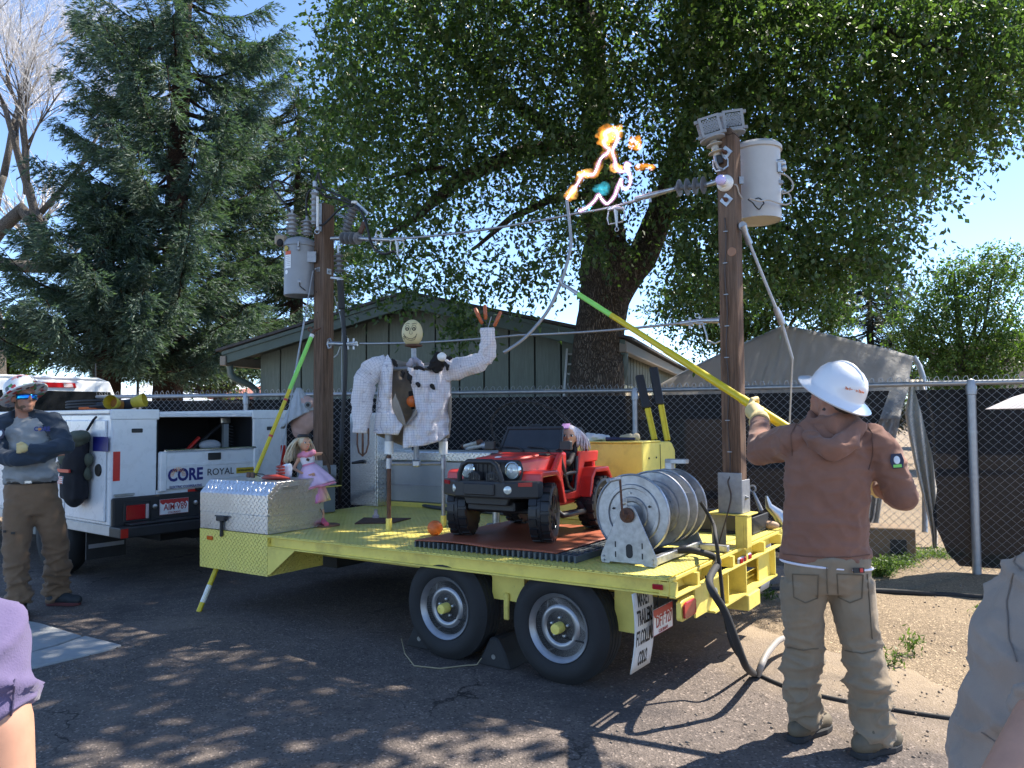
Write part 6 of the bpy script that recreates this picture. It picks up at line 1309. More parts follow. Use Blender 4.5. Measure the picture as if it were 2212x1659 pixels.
for i in range(5):
    MB(LM).cyl((-.03 + .02 * (i % 2), -lh - .001, lz(540 + i * 45)), (-.03 + .02 * (i % 2), -lh + .01, lz(540 + i * 45)), .007, n=8).build('bolt_hole', darkint, lp2)
washer(rp, RM, rh, rz(330), s=.036, dia=True, L=.07); washer(rp, RM, rh, rz(432), s=.034, dia=True, L=.06); washer(lp2, LM, lh, lz(582), s=.022, L=.04); washer(lp2, LM, lh, lz(586), s=.028, face='rear', L=.02); washer(rp, RM, rh, rz(1075), s=.03, face='rear', L=.03)
# steel sockets holding the poles
for M, h, o, w, lab in ((RM, rh, rp, .128, 'right'), (LM, lh, lp2, .142, 'left')):
    b = MB(M); zt = 1.215 if lab == 'right' else 1.19
    b.bb(-h - .03, h + .008, -h - .01, -h - .002, .94, zt); sk = b.build('socket_plate', galv2, o, bev=.002); MB(M).bb(h + .002, h + .01, -h - .005, h + .03, .94, zt - .05).build('socket_plate', galv2, o, bev=.002)
    st = thing('pole_stand', lab + (' pole stand of yellow angle and grey channel at the rear of the trailer' if lab == 'right' else ' pole stand of grey channel with a yellow top plate beside the doll'), 'bracket', M @ Vector((0, 0, .72)))
    zb = .70 if lab == 'right' else .675
    MB(M).bb(-h - .10, h + .055, -h - .04, h + .06, .928, .938).build('top_plate', yellow, st, bev=.002)
    if lab == 'right':
        MB(M).bb(h + .025, h + .05, -h - .045, -h + .055, zb + .018, .927).bb(h - .03, h + .024, -h - .045, -h - .037, zb + .018, .927).build('angle_leg', yellow, st, bev=.002); MB(M).bb(-h - .09, -h + .01, -h + .02, -h + .03, zb + .01, .927).build('channel_leg', galv2, st, bev=.002); MB(M).bb(-h - .12, -h - .09, -h - .04, -h + .03, zb + .014, zb + .02).build('foot', galv2, st)
    else:
        MB(M).bb(-h - .02, h + .03, -h - .03, h, zb + .005, .927).build('channel_leg', grey, st, bev=.004)
def tube(par, name, pts, r, m, n=8, sm=60): return MB().tube(pts, r, n).build(name, m, par, smooth=sm)
def sheds(b, a, c, n, r, rc, ends=True):
    a, c = Vector(a), Vector(c); d = c - a; prof = [(rc, 0)]
    for k in range(n):
        h = (k + .5) / n * d.length; w_ = d.length / n
        prof += [(rc, h - w_ * .35), (r, h - w_ * .02), (r, h + w_ * .06), (rc, h + w_ * .2)]
    prof.append((rc, d.length)); b.lathe(prof, a, d, 20); return b
# ---- upper conductor
lo = LM @ Vector((lh, -lh + .03, 0)); ro = RM @ Vector((-rh, -rh + .03, 0))
def between(px, py, off=0.):            # point on the span plane between the poles
    n0, n1 = Vector((lo.x, lo.y)), Vector((ro.x, ro.y)); r_ = ray(px, py); u = r_.x / r_.y; dx, dy = n1.x - n0.x, n1.y - n0.y; t = (u * n0.y - n0.x) / (dx - u * dy); return P(px, py, n0.y + t * dy + off)
W_ = between
alu = mat('stranded_aluminium', (.34, .345, .36), .4, .8, var=.25, vs=120, bump=.5, bs=200)
up = thing('upper_wire', 'upper bare conductor strung between the two poles with insulators at both ends', 'wire', W_(1060, 485)); 
def cat_(a, c, sag, n=24): return [a.lerp(c, k / n) - Vector((0, 0, sag * 4 * (k / n) * (1 - k / n))) for k in range(n + 1)]
tube(up, 'conductor', cat_(W_(842, 517), W_(1250, 460), .03) + cat_(W_(1252, 459.6), W_(1400, 425), .015, 8), .011, alu, 8)
sheds(MB(), W_(738, 514), W_(778, 515), 4, .062, .022).build('insulator', insul, up, smooth=35); tube(up, 'link', [W_(716, 515), W_(740, 514)], .02, galv); tube(up, 'yoke', [W_(777, 515), W_(800, 517), W_(828, 517)], [.02, .022, .014], galv)
b = MB(); b.tube([W_(800, 517), W_(846, 518)], [.016, .02], 8)
for x in (812, 824): b.tube([W_(x, 505), W_(x, 530)], .010, 8)
b.tube([W_(818 + 6 * math.cos(k), 503 + 6 * math.sin(k)) for k in range(7)], .006, 6); b.build('dead_end_clamp', galv, up, smooth=50)
sheds(MB(), W_(1459, 407), W_(1528, 399), 4, .062, .02).build('insulator', insul, up, smooth=35); tube(up, 'link', [W_(1527, 399), W_(1548, 393), W_(1566, 385)], [.018, .022, .014], galv)
b = MB(); b.tube([W_(1372, 430), W_(1410, 421), W_(1458, 408)], [.018, .024, .016], 8)
for x in (1390, 1403): b.tube([W_(x, 412), W_(x + 2, 437)], .010, 8)
b.build('dead_end_clamp', galv, up, smooth=50)
# hot line clamps hanging from the conductor
def hot_clamp(label, cx, cy, s, wire):
    o = thing('hot_line_clamp', label, 'clamp', W_(cx, cy)); q = lambda x, y: W_(cx + x * s, cy + y * s, -.02)
    b = MB(); b.tube([q(-22, -6), q(0, -12), q(24, -8)], [.012, .022, .012], 8); b.tube([q(0, -8), q(2, 22), q(3, 44)], [.018, .012, .007], 8); b.build('body', galv, o, smooth=50); tube(o, 'bail', [q(-20, -4), q(-24, 18), q(-20, 36), q(20, 28), q(26, 6), q(22, -6)], .006, galv); b = MB(); b.tube([q(3 + 5 * math.cos(k * .7), 50 + 6 * math.sin(k * .7)) for k in range(10)], .004, 6); b.build('eye', galv, o); return o
hot_clamp('hot line clamp hanging near the right end of the upper wire', 1330, 458, .75, up); hot_clamp('hot line clamp hanging near the left end of the upper wire', 857, 524, .62, up)
# ---- lower neutral
lw = thing('lower_wire', 'lower bare neutral wire strung between the two poles behind the dummy', 'wire', W_(1060, 730)); 
tube(lw, 'conductor', cat_(W_(778, 742), W_(1120, 724), .02) + cat_(W_(1122, 723.8), W_(1480, 697), .015), .0095, alu, 8)
for xs, ys in ((( 712, 742, 770, 741), ((752, 741), (764, 741))), ((1556, 692, 1470, 699), ((1512, 694), (1490, 696)))):
    b = MB(); b.tube([W_(xs[0], xs[1]), W_((xs[0] + xs[2]) / 2, xs[1] + 1), W_(xs[2], xs[3])], [.024, .018, .018], 8)
    for x, y in ys: b.tube([W_(x, y - 10), W_(x, y + 14)], .010, 8); b.tube([W_(x - 8, y + 4), W_(x + 8, y + 4)], .014, 8)
    b.tube([W_(xs[0] + 5 * math.cos(k), xs[1] + 11 * math.sin(k)) for k in range(7)], .009, 6); b.tube([W_(ys[0][0] - 6 + 5 * math.cos(k), ys[0][1] - 12 + 5 * math.sin(k)) for k in range(7)], .004, 6); b.build('dead_end_clamp', galv, lw, smooth=50)
tube(lw, 'tail', [W_(736, 748), W_(730, 765), W_(722, 772)], .008, galv); tube(lw, 'tail', [W_(1518, 699), W_(1526, 722), W_(1528, 736), W_(1545, 742), W_(1560, 735)], .007, galv)
# ---- left transformer
TY = LY + .07; tp = lambda x, y, d=0: P(x, y, TY + d)
tl_ = thing('transformer', 'grey cylindrical transformer with two ribbed bushings hung on the left pole', 'transformer', tp(648, 642)); tank = mat('tank_grey', (.27, .285, .31), .45, var=.06, dirt=.2, dcol=(.18, .17, .16))
c0, c1, rad = tp(647, 640), tp(647, 535), .152; zt_, zb_ = c1.z, c0.z; cx_ = c0.x
body = MB().lathe([(.0, zb_), (rad - .01, zb_), (rad, zb_ + .006), (rad, zt_), (rad + .012, zt_ + .004), (rad + .012, zt_ + .03), (rad * .9, zt_ + .07), (rad * .55, zt_ + .095), (0, zt_ + .1)], (cx_, TY, 0), n=40).build('tank', tank, tl_, smooth=35)
for px, y0, y1, dx in ((631, 508, 462, 0), (663, 508, 476, 0)):
    a, c = tp(px, y0, -.06), tp(px, y1, -.06); sheds(MB(), a, c, 5 if px < 640 else 4, .062, .034).build('bushing', porc, tl_, smooth=35); MB().cyl(c, c + Vector((0, 0, .04)), .014, n=8).build('terminal', galv2, tl_)
tan = mat('tan_cover', (.30, .24, .17), .6); g_ = MB(); p = tp(608, 520, -.04)
g_.box(p, (.12, .10, .11)); w_ = g_.build('wildlife_cover', tan, tl_, bev=.02); MB().ell(p + Vector((.0, -.045, -.03)), (.035, .02, .04)).build('opening', darkint, w_, smooth=90)
p = tp(628, 560); 
def on_tank(a, z): return Vector((cx_ + (rad + .002) * math.sin(a), TY - (rad + .002) * math.cos(a), z))
def sticker(a0, a1, z0, z1, m, name='label_sticker'): return MB().sheet([[on_tank(R(a0 + (a1 - a0) * j / 6), z) for j in range(7)] for z in (z0, z1)]).build(name, m, tl_, smooth=180)
zz = lambda y: tp(640, y, -rad).z
sticker(-48, -18, zz(578), zz(549), whtape); sticker(-48, -18, zz(548.5), zz(541), mat('orange_red_sticker', (.62, .1, .03), .5))
b = MB()
for k in range(6): b.sheet([[on_tank(R(-45 + (22 + 3 * (k % 2)) * j / 4), z) + Vector((0, -.0015, 0)) for j in range(5)] for z in (zz(553 + k * 4), zz(552.2 + k * 4))])
b.build('label_lines', mat('grey_ink', (.3, .3, .32)), tl_)
b = MB(); ce, se = -40, zz(586); b.add([on_tank(R(ce), se)] + [on_tank(R(ce + 8.5 * math.cos(k * math.pi / 8)), se + .022 * math.sin(k * math.pi / 8)) for k in range(16)], [(0, 1 + k, 1 + (k + 1) % 16) for k in range(16)]); b.build('round_decal', whtape, tl_)
MB().box(tp(672, 555, -.1), (.10, .02, .11)).build('hanger_bracket', galv2, tl_, bev=.003); b = MB(); b.box(tp(645, 527, -rad - .02), (.02, .03, .06)); b.box(tp(645, 537, -rad - .01), (.03, .02, .03)); b.build('lid_clamp', galv2, tl_, bev=.004)
MB().lathe([(.016, -.02), (.022, .0), (.012, .004)], tp(647, 608, -rad), (0, -1, 0), 12).build('ground_lug', galv2, tl_); tube(tl_, 'ground_lead', [tp(647, 610, -rad - .01), tp(648, 618, -rad - .02), tp(658, 626, -rad + .02), tp(668, 632, -.05)], .005, cableb)
MB().lathe([(.024, 0), (.03, .012), (.018, .02)], tp(620, 537, -.12), (-.6, -.8, 0), 14).build('gauge', mat('gauge_yellow', (.5, .36, .06), .4), tl_, smooth=40)
# ---- fuse cutout on the left pole face and the second one beside it
fy = LY - .06; fp = lambda x, y, d=0: P(x, y, fy + d)
co = thing('fuse_cutout', 'white fuse cutout standing upright on top of the left pole', 'cutout', fp(682, 500)); 
sheds(MB(), fp(679, 485), fp(679, 412), 6, .042, .026).build('insulator', porc, co, smooth=35); tube(co, 'fuse_tube', [fp(686, 490, -.05), fp(686, 425, -.05)], .014, whitep); MB().box(fp(682, 415), (.05, .05, .05)).build('top_contact', galv, co, bev=.006); MB().box(fp(680, 398), (.035, .04, .07)).build('hood', galv, co, bev=.01); MB().box(fp(688, 408, -.05), (.05, .03, .025)).build('latch', black, co)
MB().box(fp(692, 470, .03), (.03, .012, .28)).build('mounting_bracket', galv, co, bev=.003); MB().box(fp(687, 493, -.04), (.03, .03, .06)).build('lower_hinge', galv, co, bev=.006)
b = MB(); b.tube([fp(685 + 5 * math.cos(k * .8), 500 + 5 * math.sin(k * .8), -.04) for k in range(9)], .006, 6); b.build('pull_ring', galv, co)
c2 = thing('fuse_cutout', 'dark tilted cutout insulator just right of the left pole top', 'cutout', W_(745, 500, .02)); sheds(MB(), W_(746, 500, .05), W_(764, 446, .05), 7, .06, .036).build('insulator', insul, c2, smooth=35)
tube(c2, 'bracket', [W_(722, 462, .05), W_(738, 466, .05), W_(752, 474, .05)], .012, galv); MB().beam(W_(772, 440, .02), W_(796, 462, .02), .016, .03).build('contact_arm', galv, c2); tube(c2, 'hook', [W_(780, 450, 0), W_(784, 466, 0), W_(790, 474, 0), W_(800, 473, 0)], .008, galv); MB().beam(W_(778, 503, .02), W_(788, 480, .02), .02, .05).build('blade', rust, c2); MB().box(W_(766, 438, .03), (.06, .05, .03)).build('cap', whitep, c2, bev=.008)
ar = thing('surge_arrester', 'slim grey surge arrester right of the left pole with a black cable below it', 'arrester', W_(733, 598)); sheds(MB(), W_(733.5, 590), W_(731, 548), 4, .05, .022).build('sheds', insul, ar, smooth=35); tube(ar, 'rod', [W_(731, 550), W_(731, 530)], .012, galv); MB().tube([W_(716, 600), W_(736, 602)], .016, 6).build('bracket', galv, ar); MB().box(W_(735, 606), (.06, .04, .03)).build('base', galv, ar, bev=.004)
def cab(label, pts, r=.009, m=None): return hose(label, [Vector(p) for p in pts], r, m or cableb)
cab('thick black riser cable running down right of the left pole', [W_(735, 606, -.01), W_(737, 640, -.01), W_(742, 700, -.01), W_(746, 760, -.02), W_(745, 830, -.02), W_(739, 920, -.03), W_(737, 1000, -.03), TD @ D(733, 1086, .02)], .021)
hose('corrugated black sleeve over the top of the riser cable', [W_(735, 606, -.02), W_(737, 640, -.02), W_(738, 668, -.02)], .034, blackr)
cab('black jumper loop rising from the left transformer bushing', [tp(631, 460, -.06), tp(622, 450, -.06), tp(607, 430, -.04), tp(590, 408, -.02), tp(588, 396, -.02), tp(600, 390, 0), tp(612, 402, .02), tp(614, 412, .03)], .011); cab('second black jumper curl above the left transformer', [tp(607, 392, .02), tp(618, 396, .02), tp(628, 402, .02), tp(634, 412, .03), tp(624, 404, .04)], .010)
cab('black jumper from the right bushing up to the fuse cutout', [tp(663, 476, -.06), tp(662, 455, -.06), tp(662, 430, -.08), tp(668, 413, -.1), fp(678, 410)], .010); cab('black jumper from the cutout hood over to the dark insulator', [fp(681, 396), fp(688, 372), fp(690, 388), fp(697, 405), fp(715, 415), W_(745, 428, 0), W_(766, 440, .03)], .011); cab('black jumper from the cutout latch to the dark insulator', [fp(690, 412, -.05), fp(702, 424, -.03), W_(728, 429, 0), W_(764, 442, 0)], .010)
cab('black jumper sagging from the fuse tube foot to the dark insulator', [fp(690, 487, -.05), fp(700, 484, -.05), fp(715, 470, -.05), W_(738, 448, -.04), W_(762, 444, .0)], .011); cab('black lead from the dark insulator down to the left clamp', [W_(768, 444, 0), W_(782, 460, -.02), W_(794, 494, -.03), W_(800, 520, -.03), W_(812, 540, -.03), W_(830, 548, -.03), W_(852, 542, -.03)], .013)
cab('thin grey wire beside the riser cable', [W_(722, 640), W_(738, 700), W_(738, 780), W_(740, 900)], .004, galv2)
# left guy strain rod
gu = thing('guy_wire', 'guy rod and wire slanting down from the left pole to the trailer front', 'guy wire', TD @ Vector((-4.25, .7, 0))); e_ = TD @ Vector((-4.262, .72, .01)); s_ = fp(676, 585, .03); d = e_ - s_
tube(gu, 'wire', [s_, s_ + d * .36], .006, galv2); tube(gu, 'rod', [s_ + d * .2, s_ + d * .42], .011, galv2); tube(gu, 'ferrule', [s_ + d * .42, s_ + d * .46], .016, galv); tube(gu, 'lower_wire', [s_ + d * .46, e_], .006, galv2)
# ---- right transformer
tr2 = thing('transformer', 'large pale transformer can bolted behind the right pole', 'transformer', P(1640, 490, RY + .2)); TY2 = RY + .24; t2 = lambda x, y, d=0: P(x, y, TY2 + d)
palem = mat('pale_tank', (.46, .455, .45), .5, var=.05, dirt=.15, dcol=(.35, .3, .26)); rad = .162; cx_ = t2(1636, 400).x; zb_, zt_ = t2(1636, 478).z, t2(1636, 330).z
MB().lathe([(.0, zb_ + .01), (rad - .012, zb_ + .01), (rad, zb_), (rad, zt_), (rad + .014, zt_ + .004), (rad + .014, zt_ + .028), (rad * .96, zt_ + .05), (rad * .5, zt_ + .075), (0, zt_ + .08)], (cx_, TY2, 0), n=44).build('tank', palem, tr2, smooth=35)
b = MB(); p = t2(1676, 352, -.1); b.lathe([(.03, 0), (.03, .02), (.018, .03), (.015, .07), (0, .07)], t2(1670, 351, -.1), (1, -.5, 0), 14); b.ell(t2(1690, 352, -.12), (.025, .02, .025)); b.ell(t2(1693, 362, -.12), (.02, .02, .03)); b.tube([t2(1682, 352, -.12), t2(1683, 372, -.12)], .018, 8); b.build('secondary_terminal', galv, tr2, smooth=40)
MB().box(t2(1683, 394, -.1), (.05, .03, .03)).build('ground_lug', galv2, tr2, bev=.004); MB().box(RM @ Vector((rh + .012, .02, rz(388))), (.03, .03, .05)).build('hanger_bracket', galv2, tr2); text('10', fmat(Vector((cx_ + .135, TY2 - .098, zb_ + .08)), (.55, .83, 0), (0, 0, 1)), .05, blackink, tr2)
wg = mat('pale_wire', (.38, .36, .34), .5)
cab('pale grey wires looping from the right transformer to the pole lamp', [t2(1683, 374, -.12), t2(1700, 380, -.1), t2(1712, 395, -.1), t2(1710, 410, -.1), t2(1692, 418, -.12), t2(1690, 412, -.12), t2(1705, 420, -.1), t2(1708, 435, -.12), t2(1698, 442, -.16), t2(1680, 438, -.2), t2(1660, 432, -.22), t2(1640, 434, -.25), t2(1618, 428, -.3)], .006, wg)
cab('thin dark wire curling across the right transformer', [t2(1616, 431, -.25), t2(1626, 438, -.22), t2(1632, 446, -.21), t2(1640, 452, -.2), t2(1646, 444, -.2), t2(1650, 438, -.2), t2(1640, 428, -.2), t2(1630, 431, -.2)], .0045, cableb)
# lamp
lpm = NT('milk_glass'); lpm.b.inputs['Base Color'].default_value = (.55, .50, .85, 1); lpm.b.inputs['Roughness'].default_value = .25
ln = thing('lamp', 'round white bulb holder with a lilac bulb on the right pole', 'lamp', RM @ Vector((-.0, -rh, rz(397)))); a_ = Vector((-.62, -.78, 0)) ; c_ = RM @ Vector((-.005, -rh - .002, rz(396)))
nn_ = (TR.to_3x3() @ Vector((0, -1, 0))).normalized(); MB().lathe([(.0, 0), (.058, 0), (.058, .012), (.05, .022), (.034, .034), (.03, .06), (.0, .06)], c_, nn_, 32).build('holder', whitep, ln, smooth=40); MB().ell(c_ + nn_ * .095, (.036, .036, .036), 24, 16).build('bulb', lpm.m, ln, smooth=180)
cab('white lead from the lamp round the right pole', [c_ + Vector((.04, -.0, -.01)), RM @ Vector((rh + .008, -rh, rz(404))), RM @ Vector((rh + .01, -.02, rz(418))), RM @ Vector((rh + .02, .02, rz(428)))], .005, wg)
# mesh wildlife guards over insulators on the pole top
gm = mat('grey_mesh_plastic', (.27, .28, .30), .6, var=.06)
def mesh_guard(label, c, yaw, tilt, s=.125, ins=True):
    M = Matrix.Translation(c) @ Matrix.Rotation(yaw, 4, 'Z') @ Matrix.Rotation(tilt, 4, 'Y'); o = thing('mesh_guard', label, 'guard', M); h = s * .62
    b = MB(M)
    for fx in range(4):
        a = fx * math.pi / 2; Rz = Matrix.Rotation(a, 4, 'Z'); b.M = M @ Rz
        for k in range(-5, 6):
            for sg in (-1, 1):
                u = k * s * .17; L = s * .8; p0 = Vector((u - L * .5, -h, -L * .5 * sg)); p1 = Vector((u + L * .5, -h, L * .5 * sg)); lim = h * .78
                d = p1 - p0; ts = [0, 1]
                t0 = max((-lim - p0.x) / d.x, 0); t1 = min((lim - p0.x) / d.x, 1)
                for q0, q1 in ((p0.z, d.z),):
                    ta, tb_ = sorted((((-lim) - q0) / q1, ((lim) - q0) / q1)); t0 = max(t0, ta); t1 = min(t1, tb_)
                if t1 > t0 + .05: b.beam(p0 + d * t0, p0 + d * t1, .0065, .004, (0, 1, 0))
        b.bb(-h, h, -h - .002, -h + .003, h * .76, h); b.bb(-h, h, -h - .002, -h + .003, -h, -h * .76); b.bb(-h, -h * .76, -h - .0015, -h + .002, -h * .76, h * .76); b.bb(h * .76, h, -h - .0015, -h + .002, -h * .76, h * .76)
    b.M = M; b.build('mesh_walls', gm, o); b = MB(M)
    for sx_ in (-1, 1):
        for sz in (-1, 1): MB(M).box((sx_ * (h + .012), -h * .6, sz * h * .8), (.03, .02, .022)).build('clip', gm, o)
    MB(M).lathe([(h * 1.25, -h), (h * 1.25, -h - .012), (h * .6, -h - .02)], n=24).build('base', gm, o, smooth=40)
    if ins:
        sheds(MB(M), (0, 0, -h - .02), (0, 0, -h - .13), 2, .056, .026).build('insulator', mat('cream_porcelain', (.42, .38, .32), .3), o, smooth=35); q = MB(M); 
        for a in range(3): q.tube([(.05 * math.cos(a * 2.1), .05 * math.sin(a * 2.1), -h - .14), (.062 * math.cos(a * 2.1), .062 * math.sin(a * 2.1), -h - .18), (.05 * math.cos(a * 2.1), .05 * math.sin(a * 2.1), -h - .22), (.01, 0, -h - .235)], .010, 6)
        q.build('wire_cage', galv, o); MB(M).lathe([(.03, -h - .135), (.03, -h - .19), (.0, -h - .19)], n=14).build('bushing_tip', black, o, smooth=40)
    return o
mesh_guard('grey mesh guard on a ribbed insulator left of the right pole top', P(1533, 279, RY + .02), -TYAW + R(24), R(-14), .113); mesh_guard('grey mesh guard showing behind the right pole top', P(1580, 266, RY + .2), -TYAW + R(30), R(-6), .115, False)
# right guy: strain rod and wire
g2 = thing('guy_wire', 'guy strain rod and white wire slanting down right from the right pole', 'guy wire', P(1745, 890, 5.2)); A_ = RM @ Vector((rh + .03, -.02, rz(490))); B_ = P(1690, 700, 5.36); C_ = TD @ Vector((-.03, 2.42, .005)); B_ = P(1690, 700, A_.y + .15)
d = B_ - A_; tube(g2, 'upper_clevis', [A_, A_ + d * .07, A_ + d * .18], [.03, .02, .024], galv); tube(g2, 'fibreglass_rod', [A_ + d * .17, A_ + d * .84], .0105, mat('white_rod', (.42, .43, .45), .4)); tube(g2, 'lower_clevis', [A_ + d * .83, A_ + d * .9, B_], [.02, .024, .026], galv); MB().lathe([(.03, -.012), (.03, .012)], A_, (0, 1, 0), 14).build('eye', galv2, g2)
tube(g2, 'guy_strand', [B_, P(1712, 775, A_.y + .2)], .010, mat('white_rod', (.42, .43, .45), .4)); tube(g2, 'guy_wire_end', [P(1712, 775, A_.y + .2), C_], .0065, mat('white_rod', (.42, .43, .45), .4))
# staples and ground wire down the right pole
gw = [RM @ Vector((-.012 + .006 * math.sin(k * .9), -rh - .006, rz(470) + (rz(1030) - rz(470)) * k / 24)) for k in range(25)]; cab('thin dark ground wire stapled down the face of the right pole', gw + [RM @ Vector((-.02, -rh - .02, 1.15)), RM @ Vector((.0, -rh - .022, 1.05)), RM @ Vector((-.03, -rh - .045, .9)), RM @ Vector((-.08, -rh - .05, .735))], .0048, mat('dark_brown_wire', (.06, .045, .04), .6))
for k in range(8): MB(RM).box((-.012 + .006 * math.sin((k * 3 + 1) * .9), -rh - .008, rz(500 + k * 68)), (.03, .012, .006)).build('staple', galv2, rp)
MB(RM).lathe([(.032, 0), (.03, .004), (.0, .003)], (.03, -rh, rz(545)), (0, -1, 0), 18).build('knot', mat('knot_wood', (.30, .16, .10), .8), rp)
# ---- hot sticks
stk_y = mat('stick_yellow', (.66, .50, .02), .35, var=.04); stk_g = mat('stick_green', (.28, .70, .12), .4, var=.03)
# leaning one behind the tool box
B_ = G(429, 1322); T_ = P(672, 729, 7.45); hs = thing('hot_stick', 'yellow hot stick with a green tip leaning against the left pole behind the tool box', 'hot stick', B_); d = T_ - B_
MB().tube([B_, B_ + d * .46], .0215, 12).build('lower_section', stk_y, hs, smooth=60); MB().tube([B_ + d * .46, B_ + d * .785], .0185, 12).build('middle_section', stk_y, hs, smooth=60); MB().tube([B_ + d * .785, T_], .0205, 12).build('green_tip', stk_g, hs, smooth=60); MB().tube([T_, T_ + d * .012], .022, 10).build('ferrule', whitep, hs)
MB().tube([T_, T_ + d * .03, T_ + d * .035 + Vector((.07, -.02, .01))], [.02, .018, .008], 8).tube([T_ + d * .03 + Vector((-.035 + .02 * math.cos(a), -.01, .012 + .02 * math.sin(a))) for a in [k * .8 for k in range(7)]], .008, 6).build('hook', rust, hs, smooth=60)
for k in (.6, .74): MB().tube([B_ + d * k, B_ + d * (k + .008)], .0195, 10).build('red_mark', redp, hs)
for k0, k1 in ((.03, .085), (.19, .235)): MB().tube([B_ + d * k0, B_ + d * k1], .022, 10).build('label_sticker', whtape, hs)
# the one in the lineman's hands
A_, B_ = P(1250, 636, 5.62), P(1905, 1055, 4.05); h2 = thing('hot_stick', 'long yellow hot stick with a green tip held up by the lineman', 'hot stick', B_); d = B_ - A_
for k0, k1, r0, r1, m, nm in ((0, .145, .0195, .0195, stk_g, 'green_tip'), (.1455, .36, .0205, .0205, stk_y, 'upper_section'), (.36, .62, .024, .024, stk_y, 'middle_section'), (.62, 1, .0275, .0275, stk_y, 'lower_section')): MB().tube([A_ + d * k0, A_ + d * k1], [r0, r1], 14).build(nm, m, h2, smooth=60)
tip = P(1213, 612, 5.72); MB().tube([A_, A_.lerp(tip, .5), tip], [.016, .014, .010], 8).tube([tip + Vector((-.015, 0, .03)), tip, tip + Vector((.02, 0, -.03))], .014, 8).build('clamp_head', galv, h2, smooth=50)
LDp = lambda x, y, Y=5.74: P(x, y, Y)
hose('stiff grey lead wire held in the clamp of the raised hot stick', [LDp(1224, 432), LDp(1229, 470), LDp(1232, 500), LDp(1233, 530), LDp(1223, 575), LDp(1211, 612), LDp(1190, 660), LDp(1166, 695), LDp(1130, 733), LDp(1088, 762)], .0125, galv2)
# ---- the electric arc
def emis(name, col, st, alpha=1.):
    t = NT(name); e = t.n('ShaderNodeEmission'); e.inputs[0].default_value = (*col, 1); e.inputs[1].default_value = st
    if alpha < 1:
        tr = t.n('ShaderNodeBsdfTransparent'); mx = t.n('ShaderNodeMixShader'); nz = t.noise(9, 5, rough=.7); t.l(t.math('MULTIPLY', t.ramp(nz, .36, .62), alpha), mx.inputs[0]); t.l(tr.outputs[0], mx.inputs[1]); t.l(e.outputs[0], mx.inputs[2]); t.l(mx.outputs[0], t.out.inputs[0])
    else: t.l(e.outputs[0], t.out.inputs[0])
    return t.m
arc = thing('electric_arc', 'bright twisting electric arc with orange flames between the lead wire and the upper wire', 'arc', LDp(1300, 380)); AP = lambda x, y, k=0.: P(x, y, 5.78 + k)
path = [(1224, 430), (1236, 413), (1247, 398), (1258, 376), (1270, 376), (1282, 379), (1290, 362), (1297, 342), (1310, 333), (1318, 322), (1308, 318), (1303, 306), (1312, 300), (1304, 290), (1316, 280), (1330, 281), (1336, 296), (1328, 312), (1322, 331), (1330, 348), (1328, 362), (1340, 372), (1354, 368), (1360, 355), (1352, 352), (1350, 362), (1361, 375), (1362, 398), (1352, 411), (1342, 402), (1342, 384), (1336, 400), (1328, 424), (1312, 443), (1300, 432), (1294, 418), (1286, 432), (1270, 448), (1251, 456)]
q = []
for i in range(len(path) - 1):
    a, c = path[i], path[i + 1]
    for k in range(4): t = k / 4; q.append(AP(a[0] + (c[0] - a[0]) * t + 1.6 * noise.noise((i * 2.1 + k * .4, 0, 0)), a[1] + (c[1] - a[1]) * t + 1.6 * noise.noise((i * 2.1 + k * .4, 7, 0)), .08 * math.sin(i * .5)))
q.append(AP(*path[-1]))
for _ in range(2): q = [q[0]] + [(q[i - 1] + q[i] * 2 + q[i + 1]) / 4 for i in range(1, len(q) - 1)] + [q[-1]]
MB().tube(q, [.0042 + .0022 * noise.noise((i * .3, 0, 3)) for i in range(len(q))], 8).build('arc_core', emis('arc_white', (1, .86, .98), 4.5), arc, smooth=90)
def gas(name, col, st, f=9., lo=.38, hi=.62):
    t = NT(name); t.N.remove(t.b); e = t.n('ShaderNodeEmission'); e.inputs[0].default_value = (*col, 1); nz = t.noise(f, 4, rough=.65); t.l(t.math('MULTIPLY', t.ramp(nz, lo, hi), st), e.inputs[1]); t.l(e.outputs[0], t.out.inputs['Volume']); return t.m
MB().tube(q, [.019 + .008 * noise.noise((i * .3, 0, 9)) for i in range(len(q))], 10).build('arc_glow', gas('arc_lilac_gas', (.9, .45, .85), 7., 6., .1, .5), arc, smooth=90)
MB().tube(q[:76], [.036 + .02 * noise.noise((i * .3, 0, 19)) for i in range(76)], 10).build('arc_glow', gas('arc_orange_gas', (1, .42, .08), 7., 10., .42, .66), arc, smooth=90)
def flame(name, cx, cy, rx, ry, m, seed, k=0):
    b = MB()
    for i in range(8): rr_ = random.Random(seed * 31 + i); b.ell(AP(cx + rr_.uniform(-.7, .7) * rx, cy + rr_.uniform(-.7, .7) * ry, k + rr_.uniform(-.06, .06)), (rx * .0022, .035, ry * .0022))
    me = remesh(b, .012, 2, lambda c: .035 * noise.noise(c * 11 + Vector((seed, 0, 0))) + .02 * noise.noise(c * 24)); place(me, name, m, arc)
of_ = gas('flame_orange_gas', (1, .36, .05), 12., 13., .4, .68); of2 = gas('flame_amber_gas', (1, .48, .12), 13., 14., .4, .68); bf = gas('flame_blue_gas', (.08, .70, .95), 8., 16., .46, .74)
